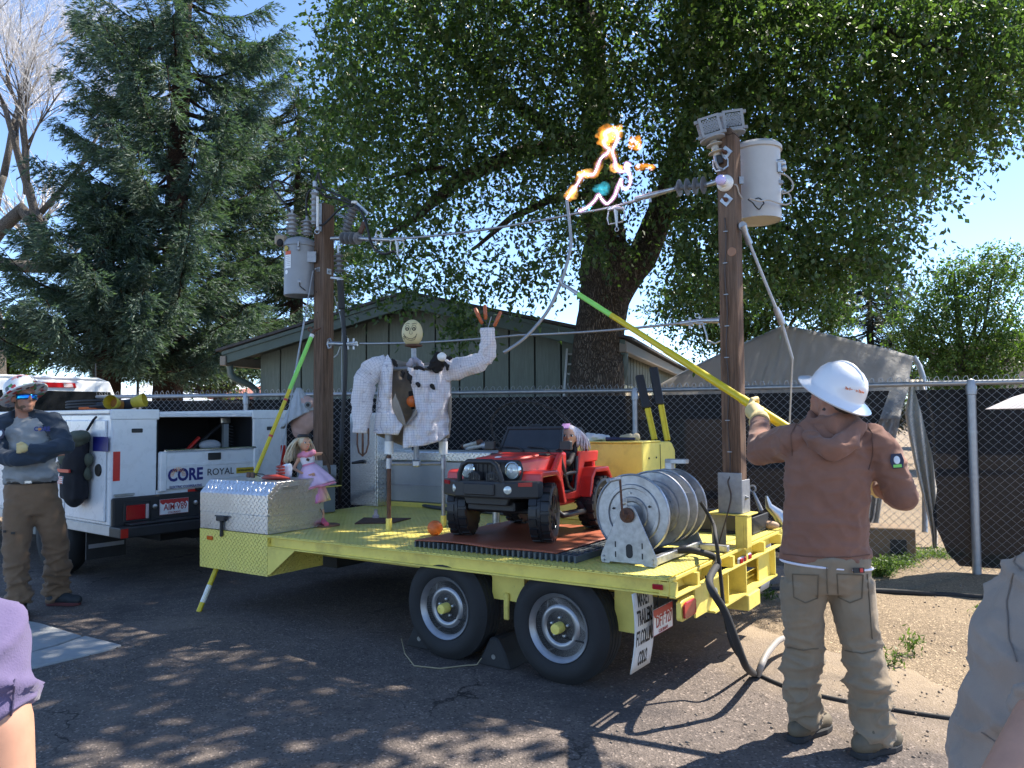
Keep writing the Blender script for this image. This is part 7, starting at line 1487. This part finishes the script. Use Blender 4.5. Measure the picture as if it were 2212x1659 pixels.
flame('orange_flame', 1313, 294, 26, 22, of_, 3); flame('orange_flame', 1328, 286, 15, 14, of2, 8); flame('orange_flame', 1374, 306, 14, 14, of_, 5); flame('orange_flame', 1264, 376, 15, 10, of2, 2); flame('orange_flame', 1234, 416, 10, 14, of2, 4); flame('orange_flame', 1400, 356, 20, 9, of_, 6); flame('orange_flame', 1334, 366, 13, 10, of2, 7); flame('blue_flame', 1302, 412, 15, 11, bf, 9); flame('blue_flame', 1268, 450, 15, 7, bf, 10)
# ================================================================== PEOPLE
def fmat_cloth(name, col, wr=.35, var=.12):
    m = mat(name, col, .9, var=var, vs=7, bump=wr, bs=16, bd=.02, spec=.15); t = m.node_tree; b = t.nodes['Principled BSDF']; b.inputs['Sheen Weight'].default_value = .15
    nb_ = n0_ = next(n for n in t.nodes if n.type == 'BUMP').inputs['Height'].links[0].from_node; nb_.noise_type = 'RIDGED_MULTIFRACTAL'; nb_.inputs['Scale'].default_value = 10; nb_.inputs['Detail'].default_value = 2.5; nb_.inputs['Distortion'].default_value = .8; nb_.inputs['Roughness'].default_value = .45
    n0 = next(n for n in t.nodes if n.type == 'BUMP'); n2 = t.nodes.new('ShaderNodeTexNoise'); n2.inputs['Scale'].default_value = 420; n2.inputs['Detail'].default_value = 2; b2 = t.nodes.new('ShaderNodeBump'); b2.inputs['Strength'].default_value = .35; b2.inputs['Distance'].default_value = .002
    tc = next(n for n in t.nodes if n.type == 'TEX_COORD'); t.links.new(tc.outputs['Object'], n2.inputs['Vector']); t.links.new(n2.outputs[0], b2.inputs['Height']); t.links.new(n0.outputs[0], b2.inputs['Normal']); t.links.new(b2.outputs[0], b.inputs['Normal']); m['col'] = col; return m
skin_r = mat('tanned_skin', (.36, .17, .11), .55, var=.12, vs=16, bump=.05); glovem = mat('yellow_leather_glove', (.62, .48, .22), .7, var=.12, bump=.2)
def surf(o, px, py):                     # the point of a garment that shows at a picture position
    inv = o.matrix_world.inverted(); ok, p, n, _ = o.ray_cast(inv @ Vector((0, 0, CAMH)), (inv.to_3x3() @ ray(px, py)).normalized()); return o.matrix_world @ (p + n * .002) if ok else None
def seam(par, o, name, pts, r, m, n=6):
    q = []
    for (a, b_), (c, d) in zip(pts, pts[1:]): q += [surf(o, a + (c - a) * k / n, b_ + (d - b_) * k / n) for k in range(n)]
    q = [p for p in q + [surf(o, *pts[-1])] if p is not None]
    if len(q) > 2: MB().tube(q, r, 6).build(name, m, o)
def wrk(a, k=0, zk=None):               # cloth wrinkles: soft folds running across the limb
    def f(c):
        g = a * (.8 * noise.noise(Vector((c.x * 5, c.y * 5, c.z * 9 + k))) + 1.1 * max(0, 1 - 4.5 * abs(noise.noise(Vector((c.x * 5 + c.z * 5, c.y * 5, c.z * 10 + k))))) + .9 * max(0, 1 - 5 * abs(noise.noise(Vector((c.x * 7 - c.z * 6, c.y * 7, c.z * 12 + k + 9))))) - .5)
        return g * (zk(c) if zk else 1)
    return f
def garment(par, name, m, chains, vox=.014, w=None, it=4, ells=()):
    b = MB()
    for pts, rad, sx_ in chains:
        pts = [Vector(p) for p in pts]; q, rs = [], []
        for i in range(len(pts) - 1):
            for k in range(3): q.append(pts[i].lerp(pts[i + 1], k / 3)); rs.append(rad[i] + (rad[i + 1] - rad[i]) * k / 3)
        b.tube(q + [pts[-1]], rs + [rad[-1]], 18, sx=sx_)
        if sx_ == 1:
            for p, r in zip(pts[1:-1], rad[1:-1]): b.ell(p, (r, r, r))
    for c, r, *rot in ells: b.ell(c, r, rot=rot[0] if rot else None)
    return place(remesh(b, vox, it, w), name, m, par)
def head_frame(c, fwd, up=(0, 0, 1)):   # x = right of the face, y = forward
    y = Vector(fwd).normalized(); x = y.cross(Vector(up)).normalized(); z = x.cross(y); m = Matrix((x, y, z)).transposed().to_4x4(); m.translation = Vector(c); return m
def add_head(b, M, s=1.):
    o = b.M.copy(); b.M = M; s *= 1.
    b.ell((0, -.012 * s, .03 * s), (.076 * s, .096 * s, .088 * s), 22, 16); b.ell((0, .03 * s, -.035 * s), (.062 * s, .066 * s, .075 * s), 20, 14); b.ell((0, .062 * s, -.088 * s), (.038 * s, .032 * s, .028 * s)); b.ell((0, .1 * s, -.015 * s), (.014 * s, .022 * s, .026 * s)); b.tube([(0, .088 * s, .03 * s), (0, .102 * s, -.02 * s)], [.010 * s, .016 * s], 8)
    b.ell((0, .083 * s, .042 * s), (.055 * s, .016 * s, .011 * s)); b.ell((0, .09 * s, -.057 * s), (.026 * s, .012 * s, .008 * s)); b.ell((0, .088 * s, -.070 * s), (.022 * s, .012 * s, .008 * s))
    for k in (-1, 1): b.ell((k * .077 * s, -.01 * s, -.005 * s), (.010 * s, .022 * s, .034 * s)); b.ell((k * .045 * s, .06 * s, -.02 * s), (.022 * s, .02 * s, .02 * s))
    b.M = o
def grip(par, c, ax, wrist, m, s=1.):   # a gloved or bare hand closed round a stick
    ax = Vector(ax).normalized(); c = Vector(c); w_ = Vector(wrist) - c; w_ = (w_ - ax * w_.dot(ax)).normalized(); u = ax.cross(w_); b = MB(); R_ = .040 * s
    b.ell(c + w_ * .05 * s, (.045 * s, .03 * s, .045 * s)); b.tube([Vector(wrist), c + w_ * .05 * s], [.038 * s, .04 * s], 12)
    for k in range(4):
        o = c + ax * (k - 1.5) * .0235 * s; L = (.9, 1., .97, .8)[k]; b.tube([o + (w_ * math.cos(a) + u * math.sin(a)) * R_ for a in [R(-10 + L * 34 * j) for j in range(7)]], [.0125 * s] * 5 + [.0115 * s, .008 * s], 8)
    o = c - ax * .045 * s; b.tube([c + w_ * .055 * s - ax * .02 * s, o + (w_ * .6 - u * .8) * R_ * 1.15, o + (-w_ * .3 - u) * R_, o + (-w_ - u * .3) * R_], [.016 * s, .015 * s, .013 * s, .009 * s], 8)
    return place(remesh(b, .0055 * s, 2), 'hand' if m is not glovem else 'glove', m, par)
def boot(par, heel, toe, ankle, m, ms, h=.10, s=1.):
    heel, toe, ankle = Vector(heel), Vector(toe), Vector(ankle); d = (toe - heel); d.z = 0; L = d.length; d.normalize(); sd = Vector((-d.y, d.x, 0)); rot = Matrix((d, sd, Vector((0, 0, 1)))).transposed(); q = lambda f, z: heel + d * L * f + Vector((0, 0, z))
    b = MB(); b.tube([q(.22, .05 * s), q(.22, .10 * s), ankle], [.052 * s, .050 * s, .056 * s], 14); b.ell(q(.22, .055 * s), (.075 * s, .045 * s, .05 * s), rot=rot); b.ell(q(.5, .055 * s), (.10 * s, .046 * s, .045 * s), rot=rot); b.ell(q(.8, .045 * s), (.07 * s, .05 * s, .042 * s), rot=rot)
    place(remesh(b, .011, 3), 'boot', m, par)
    pl = [(f * L, .5 * w_ * s) for f, w_ in ((-.03, .05), (.08, .085), (.35, .075), (.7, .105), (.9, .09), (1.02, .035))]; pl = pl + [(x, -y) for x, y in pl[::-1]]
    MB().prism([(x, y) for x, y in pl][::-1], heel + Vector((0, 0, heel.z * 0 + .004)), d, sd, (0, 0, .028 * s)).build('sole', ms, par, bev=.006)
def hard_hat(par, c, ax, fwd, m, s=1., brim=.185):
    ax = Vector(ax).normalized(); o = MB().lathe([(brim, -.028), (brim + .004, -.022), (brim - .01, -.014), (.142, .0), (.134, .012), (.131, .04), (.122, .075), (.102, .107), (.07, .130), (.035, .141), (0, .144)], c, ax, 48, x=fwd).build('hard_hat', m, par, smooth=50, solid=.003)
    x = Vector(fwd); x = (x - ax * x.dot(ax)).normalized(); y = ax.cross(x)
    for k in (-1, 0, 1):
        pts = [Vector(c) + x * (.128 * math.cos(a)) * (1 - .06 * abs(k)) + y * k * (.032) + ax * (.012 + (.136 - .012 * abs(k)) * math.sin(a)) for a in [R(25 + 13 * j) for j in range(11)]]; MB().tube(pts, [.004] + [.010] * 9 + [.004], 8).build('ridge', m, o, smooth=60)
    return o
# ---------------------------------------------------------------- the lineman with the raised stick
LM_ = thing('person', 'man in white hard hat, brown hooded shirt and tan trousers raising a yellow stick', 'person', G(1815, 1612)); q3 = lambda x, y, Y=3.80: P(x, y, Y)
tanp = fmat_cloth('tan_trousers', (.26, .20, .135)); brn = fmat_cloth('brown_shirt', (.235, .118, .082)); hatw = mat('hat_white', (.74, .74, .76), .3, var=.02, coat=.3)
axh = Vector((.36, -.42, .85)).normalized(); HMx = head_frame(q3(1797, 866, 3.84), (-.42, .80, .36)); stick_d = (P(1905, 1055, 4.05) - P(1250, 636, 5.62)).normalized()
def on_stick(px):                       # point on the raised stick at a picture column
    A_, B_ = P(1250, 636, 5.62), P(1905, 1055, 4.05); k = min((i / 400 for i in range(401)), key=lambda t: abs(1106 + 1661 * (A_.lerp(B_, t).x / A_.lerp(B_, t).y) - px)); return A_.lerp(B_, k)
hl, hr_ = on_stick(1640), on_stick(1884); eL, eR = q3(1640, 975, 4.06), q3(1948, 1072, 3.74)
b = MB(); add_head(b, HMx, 1.06); b.tube([q3(1797, 880, 3.82), q3(1797, 905, 3.80), q3(1795, 940, 3.80)], [.062, .064, .08], 16); b.tube([q3(1795, 935), q3(1790, 1010), q3(1785, 1110), q3(1786, 1215)], [.12, .17, .16, .15], 16, sx=.6); b.tube([q3(1742, 1240), q3(1735, 1400, 3.86), q3(1738, 1560, 3.9)], [.09, .06, .04], 12); b.tube([q3(1832, 1240), q3(1862, 1400, 3.76), q3(1886, 1590, 3.71)], [.09, .06, .04], 12)
b.tube([q3(1712, 948), eL, hl], [.06, .045, .03], 10); b.tube([q3(1885, 948), eR, hr_], [.06, .045, .03], 10); place(remesh(b, .010, 2), 'body', skin_r, LM_)
b = MB(HMx); b.ell((0, -.022, .035), (.0835, .098, .088)); b.ell((0, -.05, -.03), (.075, .06, .05)); place(remesh(b, .01, 1, lambda c: .003 * noise.noise(c * 90)), 'hair', mat('short_brown_hair', (.05, .033, .025), .8, bump=.4, bs=150), LM_)
ht_ = hard_hat(LM_, HMx @ Vector((0, -.01, .055)), axh, (-.5, .75, .4), hatw); MB(HMx).tube([(-.08, -.03, -.03), (-.06, -.1, -.055), (0, -.125, -.06), (.06, -.1, -.055), (.08, -.03, -.03)], .011, 8).build('suspension_band', blackm, ht_, smooth=60)
cM = fmat(q3(1846, 843, 3.675), (.95, .12, -.22), (.18, -.3, .95)); text('The Energy to Thrive', cM, .018, mat('orange_ink', (.6, .15, .03), .5), ht_, .0003, width=.1)
shr = garment(LM_, 'shirt', brn, [([q3(1785, 1208), q3(1783, 1165), q3(1785, 1100), q3(1789, 1010), q3(1794, 962), q3(1796, 928), q3(1797, 905)], [.224, .212, .206, .216, .205, .15, .085], .62), ([q3(1722, 955), q3(1690, 958, 3.92), eL, hl.lerp(eL, .22)], [.10, .088, .068, .048], 1), ([q3(1872, 955), q3(1905, 980, 3.78), eR, hr_.lerp(eR, .25)], [.105, .092, .072, .052], 1)], .010, wrk(.0068, 1), 4, [(q3(1720, 948), (.09, .085, .07)), (q3(1876, 948), (.095, .09, .075))])
garment(LM_, 'hood', brn, [([q3(1757, 900, 3.9), q3(1744, 925, 3.78), q3(1762, 958, 3.70), q3(1797, 975, 3.66), q3(1832, 952, 3.68), q3(1852, 920, 3.76), q3(1842, 900, 3.9)], [.028, .04, .045, .05, .046, .04, .028], 1), ([q3(1765, 905, 3.8), q3(1797, 922, 3.74), q3(1835, 902, 3.8)], [.035, .05, .035], 1)], .011, wrk(.012, 6), 3)
hc_ = q3(1785, 1216); MB().tube([hc_ + Vector((.219 * math.cos(a), .137 * math.sin(a), -.004 - .018 * math.cos(a))) for a in [k * math.pi / 18 for k in range(37)]], .006, 6).build('undershirt_hem', whc, LM_, smooth=60)
arm_m = mat('patch_navy', (.03, .03, .06), .6); ptc = q3(1938, 996, 3.672); pM = fmat(ptc, (.72, -.45, .1), (.15, .2, .95)); pt_ = MB(pM).prism([(-.022, -.035), (.022, -.035), (.03, 0), (.022, .035), (-.022, .035), (-.03, 0)], (0, 0, 0), (1, 0, 0), (0, 1, 0), (0, 0, .006)).build('arm_patch', arm_m, LM_); MB(pM).ell((0, .004, .006), (.014, .02, .003)).build('emblem', whtape, pt_); MB(pM).bb(-.018, .018, -.032, -.018, .005, .008).build('emblem_base', stk_g, pt_)
def calf(c): return .45 + 1.6 * max(0, min(1, (.62 - c.z) / .3))
shs = shr; tr_ = garment(LM_, 'trousers', tanp, [([q3(1787, 1195), q3(1787, 1235), q3(1787, 1275)], [.205, .212, .175], .68), ([q3(1738, 1255, 3.82), q3(1733, 1320, 3.83), q3(1737, 1400, 3.86), q3(1732, 1480, 3.87), q3(1738, 1535, 3.9), q3(1737, 1572, 3.91)], [.118, .102, .086, .092, .088, .082], 1), ([q3(1836, 1255, 3.8), q3(1846, 1320, 3.78), q3(1862, 1400, 3.76), q3(1876, 1490, 3.74), q3(1886, 1560, 3.72), q3(1886, 1605, 3.70)], [.118, .104, .088, .094, .09, .084], 1)], .010, wrk(.0095, 3, calf), 3)
sm_ = mat('seam_tan', (.15, .115, .075), .9); bpy.context.view_layer.update()
seam(LM_, tr_, 'seat_seam', [(1786, 1226), (1787, 1262), (1788, 1285)], .003, sm_)
for x0, x1 in ((1712, 1768), (1808, 1864)): seam(LM_, tr_, 'pocket_seam', [(x0, 1240), (x1, 1242), (x1 - 2, 1292), ((x0 + x1) / 2, 1302), (x0 + 3, 1290), (x0, 1240)], .003, sm_)
seam(LM_, tr_, 'side_seam', [(1873, 1240), (1878, 1300), (1884, 1380)], .003, sm_); seam(LM_, tr_, 'knee_seam', [(1700, 1398), (1735, 1404), (1768, 1400)], .003, sm_); seam(LM_, tr_, 'knee_seam', [(1826, 1405), (1862, 1412), (1892, 1405)], .003, sm_)
sb_ = mat('seam_brown', (.15, .075, .05), .9)
seam(LM_, shr, 'shoulder_seam', [(1862, 905), (1884, 935), (1886, 980), (1876, 1015)], .0028, sb_); seam(LM_, shr, 'shoulder_seam', [(1722, 912), (1708, 940), (1712, 985)], .0028, sb_); seam(LM_, shr, 'hem_seam', [(1692, 1196), (1740, 1202), (1790, 1204), (1840, 1203), (1878, 1198)], .0025, sb_)
tg_ = MB(fmat(q3(1855, 1232, 3.645), (.97, .05, 0), (0, .1, 1))).box((0, 0, 0), (.052, .024, .006)).build('pocket_label', blackm, tr_); MB(fmat(q3(1861, 1232, 3.64), (.97, .05, 0), (0, .1, 1))).box((0, 0, 0), (.014, .018, .005)).build('label_mark', redtape, tg_)
bootm, solem = mat('brown_boot', (.12, .095, .06), .7, var=.2, bump=.2), mat('dark_sole', (.025, .025, .026), .8)
boot(LM_, G(1712, 1606), G(1786, 1571), q3(1738, 1575, 3.92), bootm, solem, s=1.12); boot(LM_, G(1850, 1640), G(1938, 1612), q3(1888, 1605, 3.70), bootm, solem, s=1.12)
grip(LM_, hl, stick_d, hl.lerp(eL, .24), glovem, 1.2); grip(LM_, hr_, stick_d, hr_.lerp(eR, .26), glovem, 1.2)
MB().tube([hl.lerp(eL, .2), hl.lerp(eL, .34)], [.052, .06], 14).build('glove_cuff', glovem, LM_, smooth=60)
# ---------------------------------------------------------------- the man with crossed arms
CMn = thing('person', 'bearded man in grey and navy shirt and sticker covered hat, arms crossed beside the truck', 'person', G(90, 1322)); q6 = lambda x, y, Y=6.5: P(x, y, Y)
brp = fmat_cloth('brown_trousers', (.19, .118, .07)); gsh = fmat_cloth('light_grey_shirt', (.29, .295, .295)); nsl = fmat_cloth('navy_sleeves', (.035, .048, .068))
HX = head_frame(q6(52, 860, 6.42), (.80, -.58, .08)); pts_b = MB(); add_head(pts_b, HX, 1.08); pts_b.tube([q6(50, 872, 6.46), q6(52, 890, 6.48), q6(56, 915, 6.5)], [.062, .064, .085], 14); pts_b.tube([q6(58, 912), q6(62, 960), q6(66, 1035)], [.13, .165, .15], 14, sx=.62); pts_b.tube([q6(45, 1060), q6(40, 1180, 6.42), q6(42, 1300, 6.38)], [.09, .06, .045], 12); pts_b.tube([q6(95, 1060), q6(125, 1180, 6.6), q6(128, 1285, 6.78)], [.09, .06, .045], 12)
place(remesh(pts_b, .010, 2), 'body', skin_r, CMn)
b = MB(HX); b.ell((0, .045, -.072), (.056, .056, .045)); b.ell((0, .065, -.095), (.04, .036, .028)); b.ell((.055, .02, -.045), (.016, .03, .05)); b.ell((-.055, .02, -.045), (.016, .03, .05)); b.ell((0, .093, -.045), (.03, .012, .008)); place(remesh(b, .008, 2, lambda c: .002 * noise.noise(c * 120)), 'beard', mat('brown_beard', (.13, .075, .045), .85, bump=.5, bs=160), CMn)
b = MB(HX); b.ell((0, -.03, .02), (.083, .09, .085)); place(remesh(b, .01, 1), 'hair', mat('short_brown_hair', (.05, .033, .025)), CMn)
hx_ = NT('sticker_hat'); v_ = hx_.n('ShaderNodeTexVoronoi'); v_.inputs['Scale'].default_value = 30; hx_.l(hx_.co(), v_.inputs['Vector']); cr = hx_.n('ShaderNodeValToRGB'); cr.color_ramp.interpolation = 'CONSTANT'; sp_c = hx_.n('ShaderNodeSeparateColor'); hx_.l(v_.outputs['Color'], sp_c.inputs[0]); hx_.l(sp_c.outputs[0], cr.inputs[0]); e = cr.color_ramp.elements; e[0].color = (.7, .7, .68, 1); e[1].position = .45; e[1].color = (.5, .05, .05, 1)
for p_, c_2 in ((.55, (.7, .7, .68, 1)), (.62, (.1, .3, .08, 1)), (.7, (.25, .35, .5, 1)), (.78, (.7, .35, .3, 1)), (.86, (.05, .05, .05, 1)), (.92, (.7, .7, .7, 1))): e.new(p_).color = c_2
hx_.l(cr.outputs[0], hx_.b.inputs['Base Color']); hx_.b.inputs['Roughness'].default_value = .35
hard_hat(CMn, HX @ Vector((.0, -.025, .05)), Vector((-.52, .12, .84)), (.9, -.3, .5), hx_.m, brim=.182)
gl = MB(HX); gl.sheet([[Vector((.084 * math.sin(a), .012 + .088 * math.cos(a) + .012, .022 - .042 * k / 3)) for a in [R(-72 + 12 * j) for j in range(13)]] for k in range(4)]); 
bl_ = NT('blue_mirror'); bl_.l(bl_.mix(bl_.ramp(bl_.noise(18, 3), .4, .6), (.02, .10, .5), (.02, .35, .7)), bl_.b.inputs['Base Color']); bl_.b.inputs['Metallic'].default_value = .9; bl_.b.inputs['Roughness'].default_value = .12; sg = gl.build('sunglasses', bl_.m, CMn, smooth=90, solid=.004); MB(HX).tube([(-.086, .03, .012), (-.086, -.04, .005)], .004, 6).tube([(.086, .03, .012), (.086, -.04, .005)], .004, 6).tube([Vector((.085 * math.sin(a), .013 + .088 * math.cos(a) + .012, .024)) for a in [R(-72 + 12 * j) for j in range(13)]], .004, 6).build('frame', black, sg)
garment(CMn, 'shirt', gsh, [([q6(66, 1042), q6(65, 1010), q6(62, 960), q6(59, 925), q6(56, 908), q6(55, 897)], [.212, .21, .212, .205, .14, .075], .66)], .014, wrk(.012, 2), 4, [(q6(62, 1025, 6.42), (.2, .12, .08))])
eRt, eLt = q6(-2, 985, 6.32), q6(143, 962, 6.42)
sl_ = garment(CMn, 'raglan_sleeves', nsl, [([q6(38, 905, 6.47), q6(10, 918, 6.48), q6(-4, 945, 6.42), eRt, q6(40, 992, 6.24), q6(90, 988, 6.27), q6(124, 974, 6.40)], [.075, .092, .084, .07, .062, .052, .045], 1), ([q6(78, 902, 6.5), q6(110, 914, 6.52), q6(128, 935, 6.48), eLt, q6(100, 972, 6.27), q6(62, 970, 6.22)], [.075, .092, .084, .068, .06, .05], 1), ([q6(28, 903), q6(56, 897), q6(90, 901)], [.06, .075, .06], .7)], .012, wrk(.009, 5), 4)
b = MB(); c_ = q6(50, 968, 6.18); b.ell(c_, (.042, .03, .038)); 
for k in range(4): b.tube([c_ + Vector((-.01, -.01, .03 - .02 * k)), c_ + Vector((-.035, -.015, .032 - .021 * k)), c_ + Vector((-.045, .01, .03 - .021 * k))], [.014, .013, .011], 8)
b.tube([c_ + Vector((.02, -.0, .02)), c_ + Vector((.0, -.015, .04)), c_ + Vector((-.02, -.015, .045))], [.015, .014, .011], 8); place(remesh(b, .006, 2), 'glove', glovem, CMn)
b = MB(); c_ = q6(116, 975, 6.36); b.ell(c_, (.045, .03, .04))
for k in range(4): b.tube([c_ + Vector((.01, -.01, .025 - .018 * k)), c_ + Vector((.05, .0, .03 - .02 * k)), c_ + Vector((.075, .03, .03 - .02 * k))], [.013, .012, .009], 8)
b.tube([c_ + Vector((0, -.02, .02)), c_ + Vector((.03, -.02, .055)), c_ + Vector((.05, -.0, .065))], [.014, .012, .009], 8); place(remesh(b, .006, 2), 'hand', skin_r, CMn)
lgM = fmat(q6(91, 927, 6.345), (.90, .42, 0), (.0, .12, 1)); tp_ = MB(lgM).box((0, 0, -.004), (.001, .001, .001)).build('chest_print', gsh, CMn); text('CORE', lgM, .05, navy, tp_, .002, width=.115); MB(lgM).lathe([(.012, .001), (0, .0015)], (-.018, 0, 0), n=14).build('emblem', mat('orange_decal', (.55, .2, .04)), tp_)
pM = fmat(q6(3, 938, 6.325), (.9, -.3, 0), (0, .1, 1)); pt_ = MB(pM).ell((0, 0, 0), (.035, .045, .01)).build('arm_patch', arm_m, CMn); MB(pM).ell((0, .005, .006), (.02, .026, .007)).build('emblem', whtape, pt_)
bt = garment(CMn, 'belt', mat('black_leather', (.015, .015, .015), .45), [([q6(66, 1044), q6(66.3, 1034)], [.213, .213], .67)], .012, None, 1); MB(fmat(q6(61, 1040, 6.345), (.98, .1, 0), (0, 0, 1))).box((0, 0, 0), (.06, .04, .015)).build('buckle', steel, bt, bev=.005)
trz = garment(CMn, 'trousers', brp, [([q6(66, 1042), q6(67, 1075), q6(68, 1110)], [.208, .215, .18], .7), ([q6(44, 1085, 6.46), q6(37, 1150, 6.42), q6(34, 1210, 6.38), q6(37, 1270, 6.36), q6(42, 1308, 6.36)], [.122, .106, .092, .092, .098], 1), ([q6(98, 1085, 6.54), q6(117, 1150, 6.58), q6(124, 1210, 6.66), q6(122, 1260, 6.74), q6(124, 1290, 6.78)], [.122, .106, .092, .092, .1], 1)], .014, wrk(.011, 9, calf), 4)
for x in (10, 28): MB(fmat(q6(x, 1148 + (x - 10) * .2, 6.31), (.98, .1, 0), (0, 0, 1))).box((0, 0, 0), (.03 if x > 20 else .02, .02, .006)).build('pocket_tab', blackm, trz)
sho, rso = mat('dark_shoe', (.02, .024, .028), .7, var=.2), mat('maroon_sole', (.12, .03, .03), .7)
boot(CMn, G(36, 1322), G(50, 1345), q6(42, 1305, 6.37), sho, rso, s=1.1); boot(CMn, G(104, 1308), G(172, 1308), q6(122, 1288, 6.78), sho, rso, s=1.1)
# ---------------------------------------------------------------- bystanders at the picture edges
def bystander(label, X, Y, fwd, top, shirtm, legm, hatm=None, belly=0., arm=None, headz=None, hatr=.2, dr=None):
    o = thing('person', label, 'person', Vector((X, Y, 0))); f = Vector(fwd).normalized(); r = Vector((f.y, -f.x, 0)); q = lambda a, b_, z: Vector((X, Y, 0)) + r * a + f * b_ + Vector((0, 0, z)); s = top / 1.75
    HB = head_frame(q(0, .03, 1.62 * s), f); b = MB(); add_head(b, HB, 1.); b.tube([q(0, 0, 1.56 * s), q(0, 0, 1.42 * s)], [.06, .07], 12); b.tube([q(0, 0, 1.42 * s), q(0, 0, 1.2 * s), q(0, 0, .95 * s)], [.11, .13, .14], 14); 
    for k in (-1, 1): b.tube([q(k * .1, 0, .95 * s), q(k * .1, .02, .5 * s), q(k * .1, 0, .08)], [.08, .055, .04], 12)
    for k in (-1, 1):
        A = arm.get(k) if arm else None; A = A or [q(k * .19, 0, 1.42 * s), q(k * .25, -.02, 1.12 * s), q(k * .25, .08, .86 * s)]; b.tube(A, [.05, .044, .03][:len(A)], 12); e = A[-1]; d = (A[-1] - A[-2]).normalized(); sd = d.cross(f).normalized() if abs(d.dot(f)) < .9 else r; b.ell(e + d * .05, (.04, .035, .05))
        for j in range(4): b.tube([e + d * .07 + sd * (.018 * j - .027), e + d * .12 + sd * (.02 * j - .03), e + d * (.15 - .01 * abs(j - 1)) + sd * (.019 * j - .028) + f * .02], [.011, .010, .007], 6)
        b.tube([e + d * .03 + sd * .03, e + d * .07 + sd * .055, e + d * .10 + sd * .055], [.013, .012, .008], 6)
    place(remesh(b, .010, 2), 'body', skin, o)
    ch_ = [([q(0, 0, .93 * s), q(0, belly * .5, 1.05 * s), q(0, belly * .3, 1.25 * s), q(0, 0, 1.4 * s), q(0, 0, 1.48 * s)], [.19 + belly * .4, .2 + belly * .6, .2 + belly * .3, .19, .07], .75)]; 
    for k in (-1, 1):
        A = arm.get(k) if arm else None; A = A or [q(k * .19, 0, 1.42 * s), q(k * .25, -.02, 1.12 * s)]; ch_.append(([q(k * .12, 0, 1.42 * s), A[0], A[0].lerp(A[1], 1.02)], [.085, .066, .058], 1))
    sh_ = garment(o, 'shirt', shirtm, ch_, .009, wrk(.013, X * 9), 3); bpy.context.view_layer.update(); [seam(o, sh_, 'seam', p_, .0012, mat(shirtm.name + '_seam', tuple(k * .72 for k in shirtm['col']), .9)) for p_ in (dr or [])]; garment(o, 'trousers', legm, [([q(0, 0, .98 * s), q(0, 0, .8 * s)], [.19, .17], .8)] + [([q(k * .1, 0, .85 * s), q(k * .1, .02, .5 * s), q(k * .1, 0, .06)], [.11, .09, .085], 1) for k in (-1, 1)], .016, wrk(.01, 4), 3)
    for k in (-1, 1): boot(o, q(k * .1, -.08, 0), q(k * .11, .19, 0), q(k * .1, 0, .12), sho, solem)
    if hatm: MB(HB).lathe([(hatr, -.035), (hatr - .04, -.018), (.105, .012), (.1, .05), (.085, .1), (.05, .12), (0, .125)], (0, -.005, .035), (0, .0, 1), 40).build('sun_hat', hatm, o, smooth=60, solid=.008)
    else:
        b = MB(HB); b.ell((0, -.022, .04), (.084, .1, .09)); place(remesh(b, .012, 1, lambda c: .004 * noise.noise(c * 60)), 'hair', mat('short_brown_hair', (.05, .033, .025)), o)
    return o
purp = fmat_cloth('lavender_shirt', (.125, .10, .19), .3); tansh = fmat_cloth('pale_tan_shirt', (.33, .265, .215), .25)
ql = lambda x, y, Y=.86: P(x, y, Y)
bystander('person in a lavender short sleeved shirt cropped at the lower left corner', -.93, .90, (.25, 1, 0), 1.56, purp, fmat_cloth('dark_trousers', (.03, .03, .04)), arm={1: [ql(-75, 1450), ql(-25, 1565), ql(20, 1860)]}, dr=[[(8, 1610), (30, 1600), (52, 1580), (66, 1560)], [(30, 1470), (26, 1520), (14, 1580)]])
hatc = NT('lined_hat_cloth'); s_ = hatc.n('ShaderNodeSeparateXYZ'); hatc.l(hatc.co(), s_.inputs[0]); wv = hatc.math('LESS_THAN', hatc.math('FRACT', hatc.math('MULTIPLY', s_.outputs[1], 70.)), .16); hatc.l(hatc.mix(wv, (.5, .46, .44), (.26, .22, .24)), hatc.b.inputs['Base Color']); hatc.b.inputs['Roughness'].default_value = .9; hatc.l(hatc.bump(hatc.noise(40, 3), .3, .01), hatc.b.inputs['Normal'])
qr = lambda x, y, Y=1.15: P(x, y, Y)
bystander('person in a pale tan shirt and striped sun hat cropped at the right edge', 1.09, 1.28, (-1, -.12, 0), 1.74, tansh, fmat_cloth('dark_trousers', (.03, .03, .04)), hatm=hatc.m, belly=.16, arm={1: [Vector((1.14, 1.5, 1.40)), Vector((1.14, 1.54, 1.12)), Vector((1.0, 1.46, .95))], -1: [Vector((1.1, 1.06, 1.38)), qr(2265, 1560, 1.06), qr(2150, 1730, 1.0)]}, hatr=.235, dr=[[(2190, 1240), (2176, 1300), (2180, 1380), (2196, 1430)], [(2206, 1180), (2190, 1215), (2206, 1235)], [(2120, 1580), (2150, 1600), (2190, 1612)]])
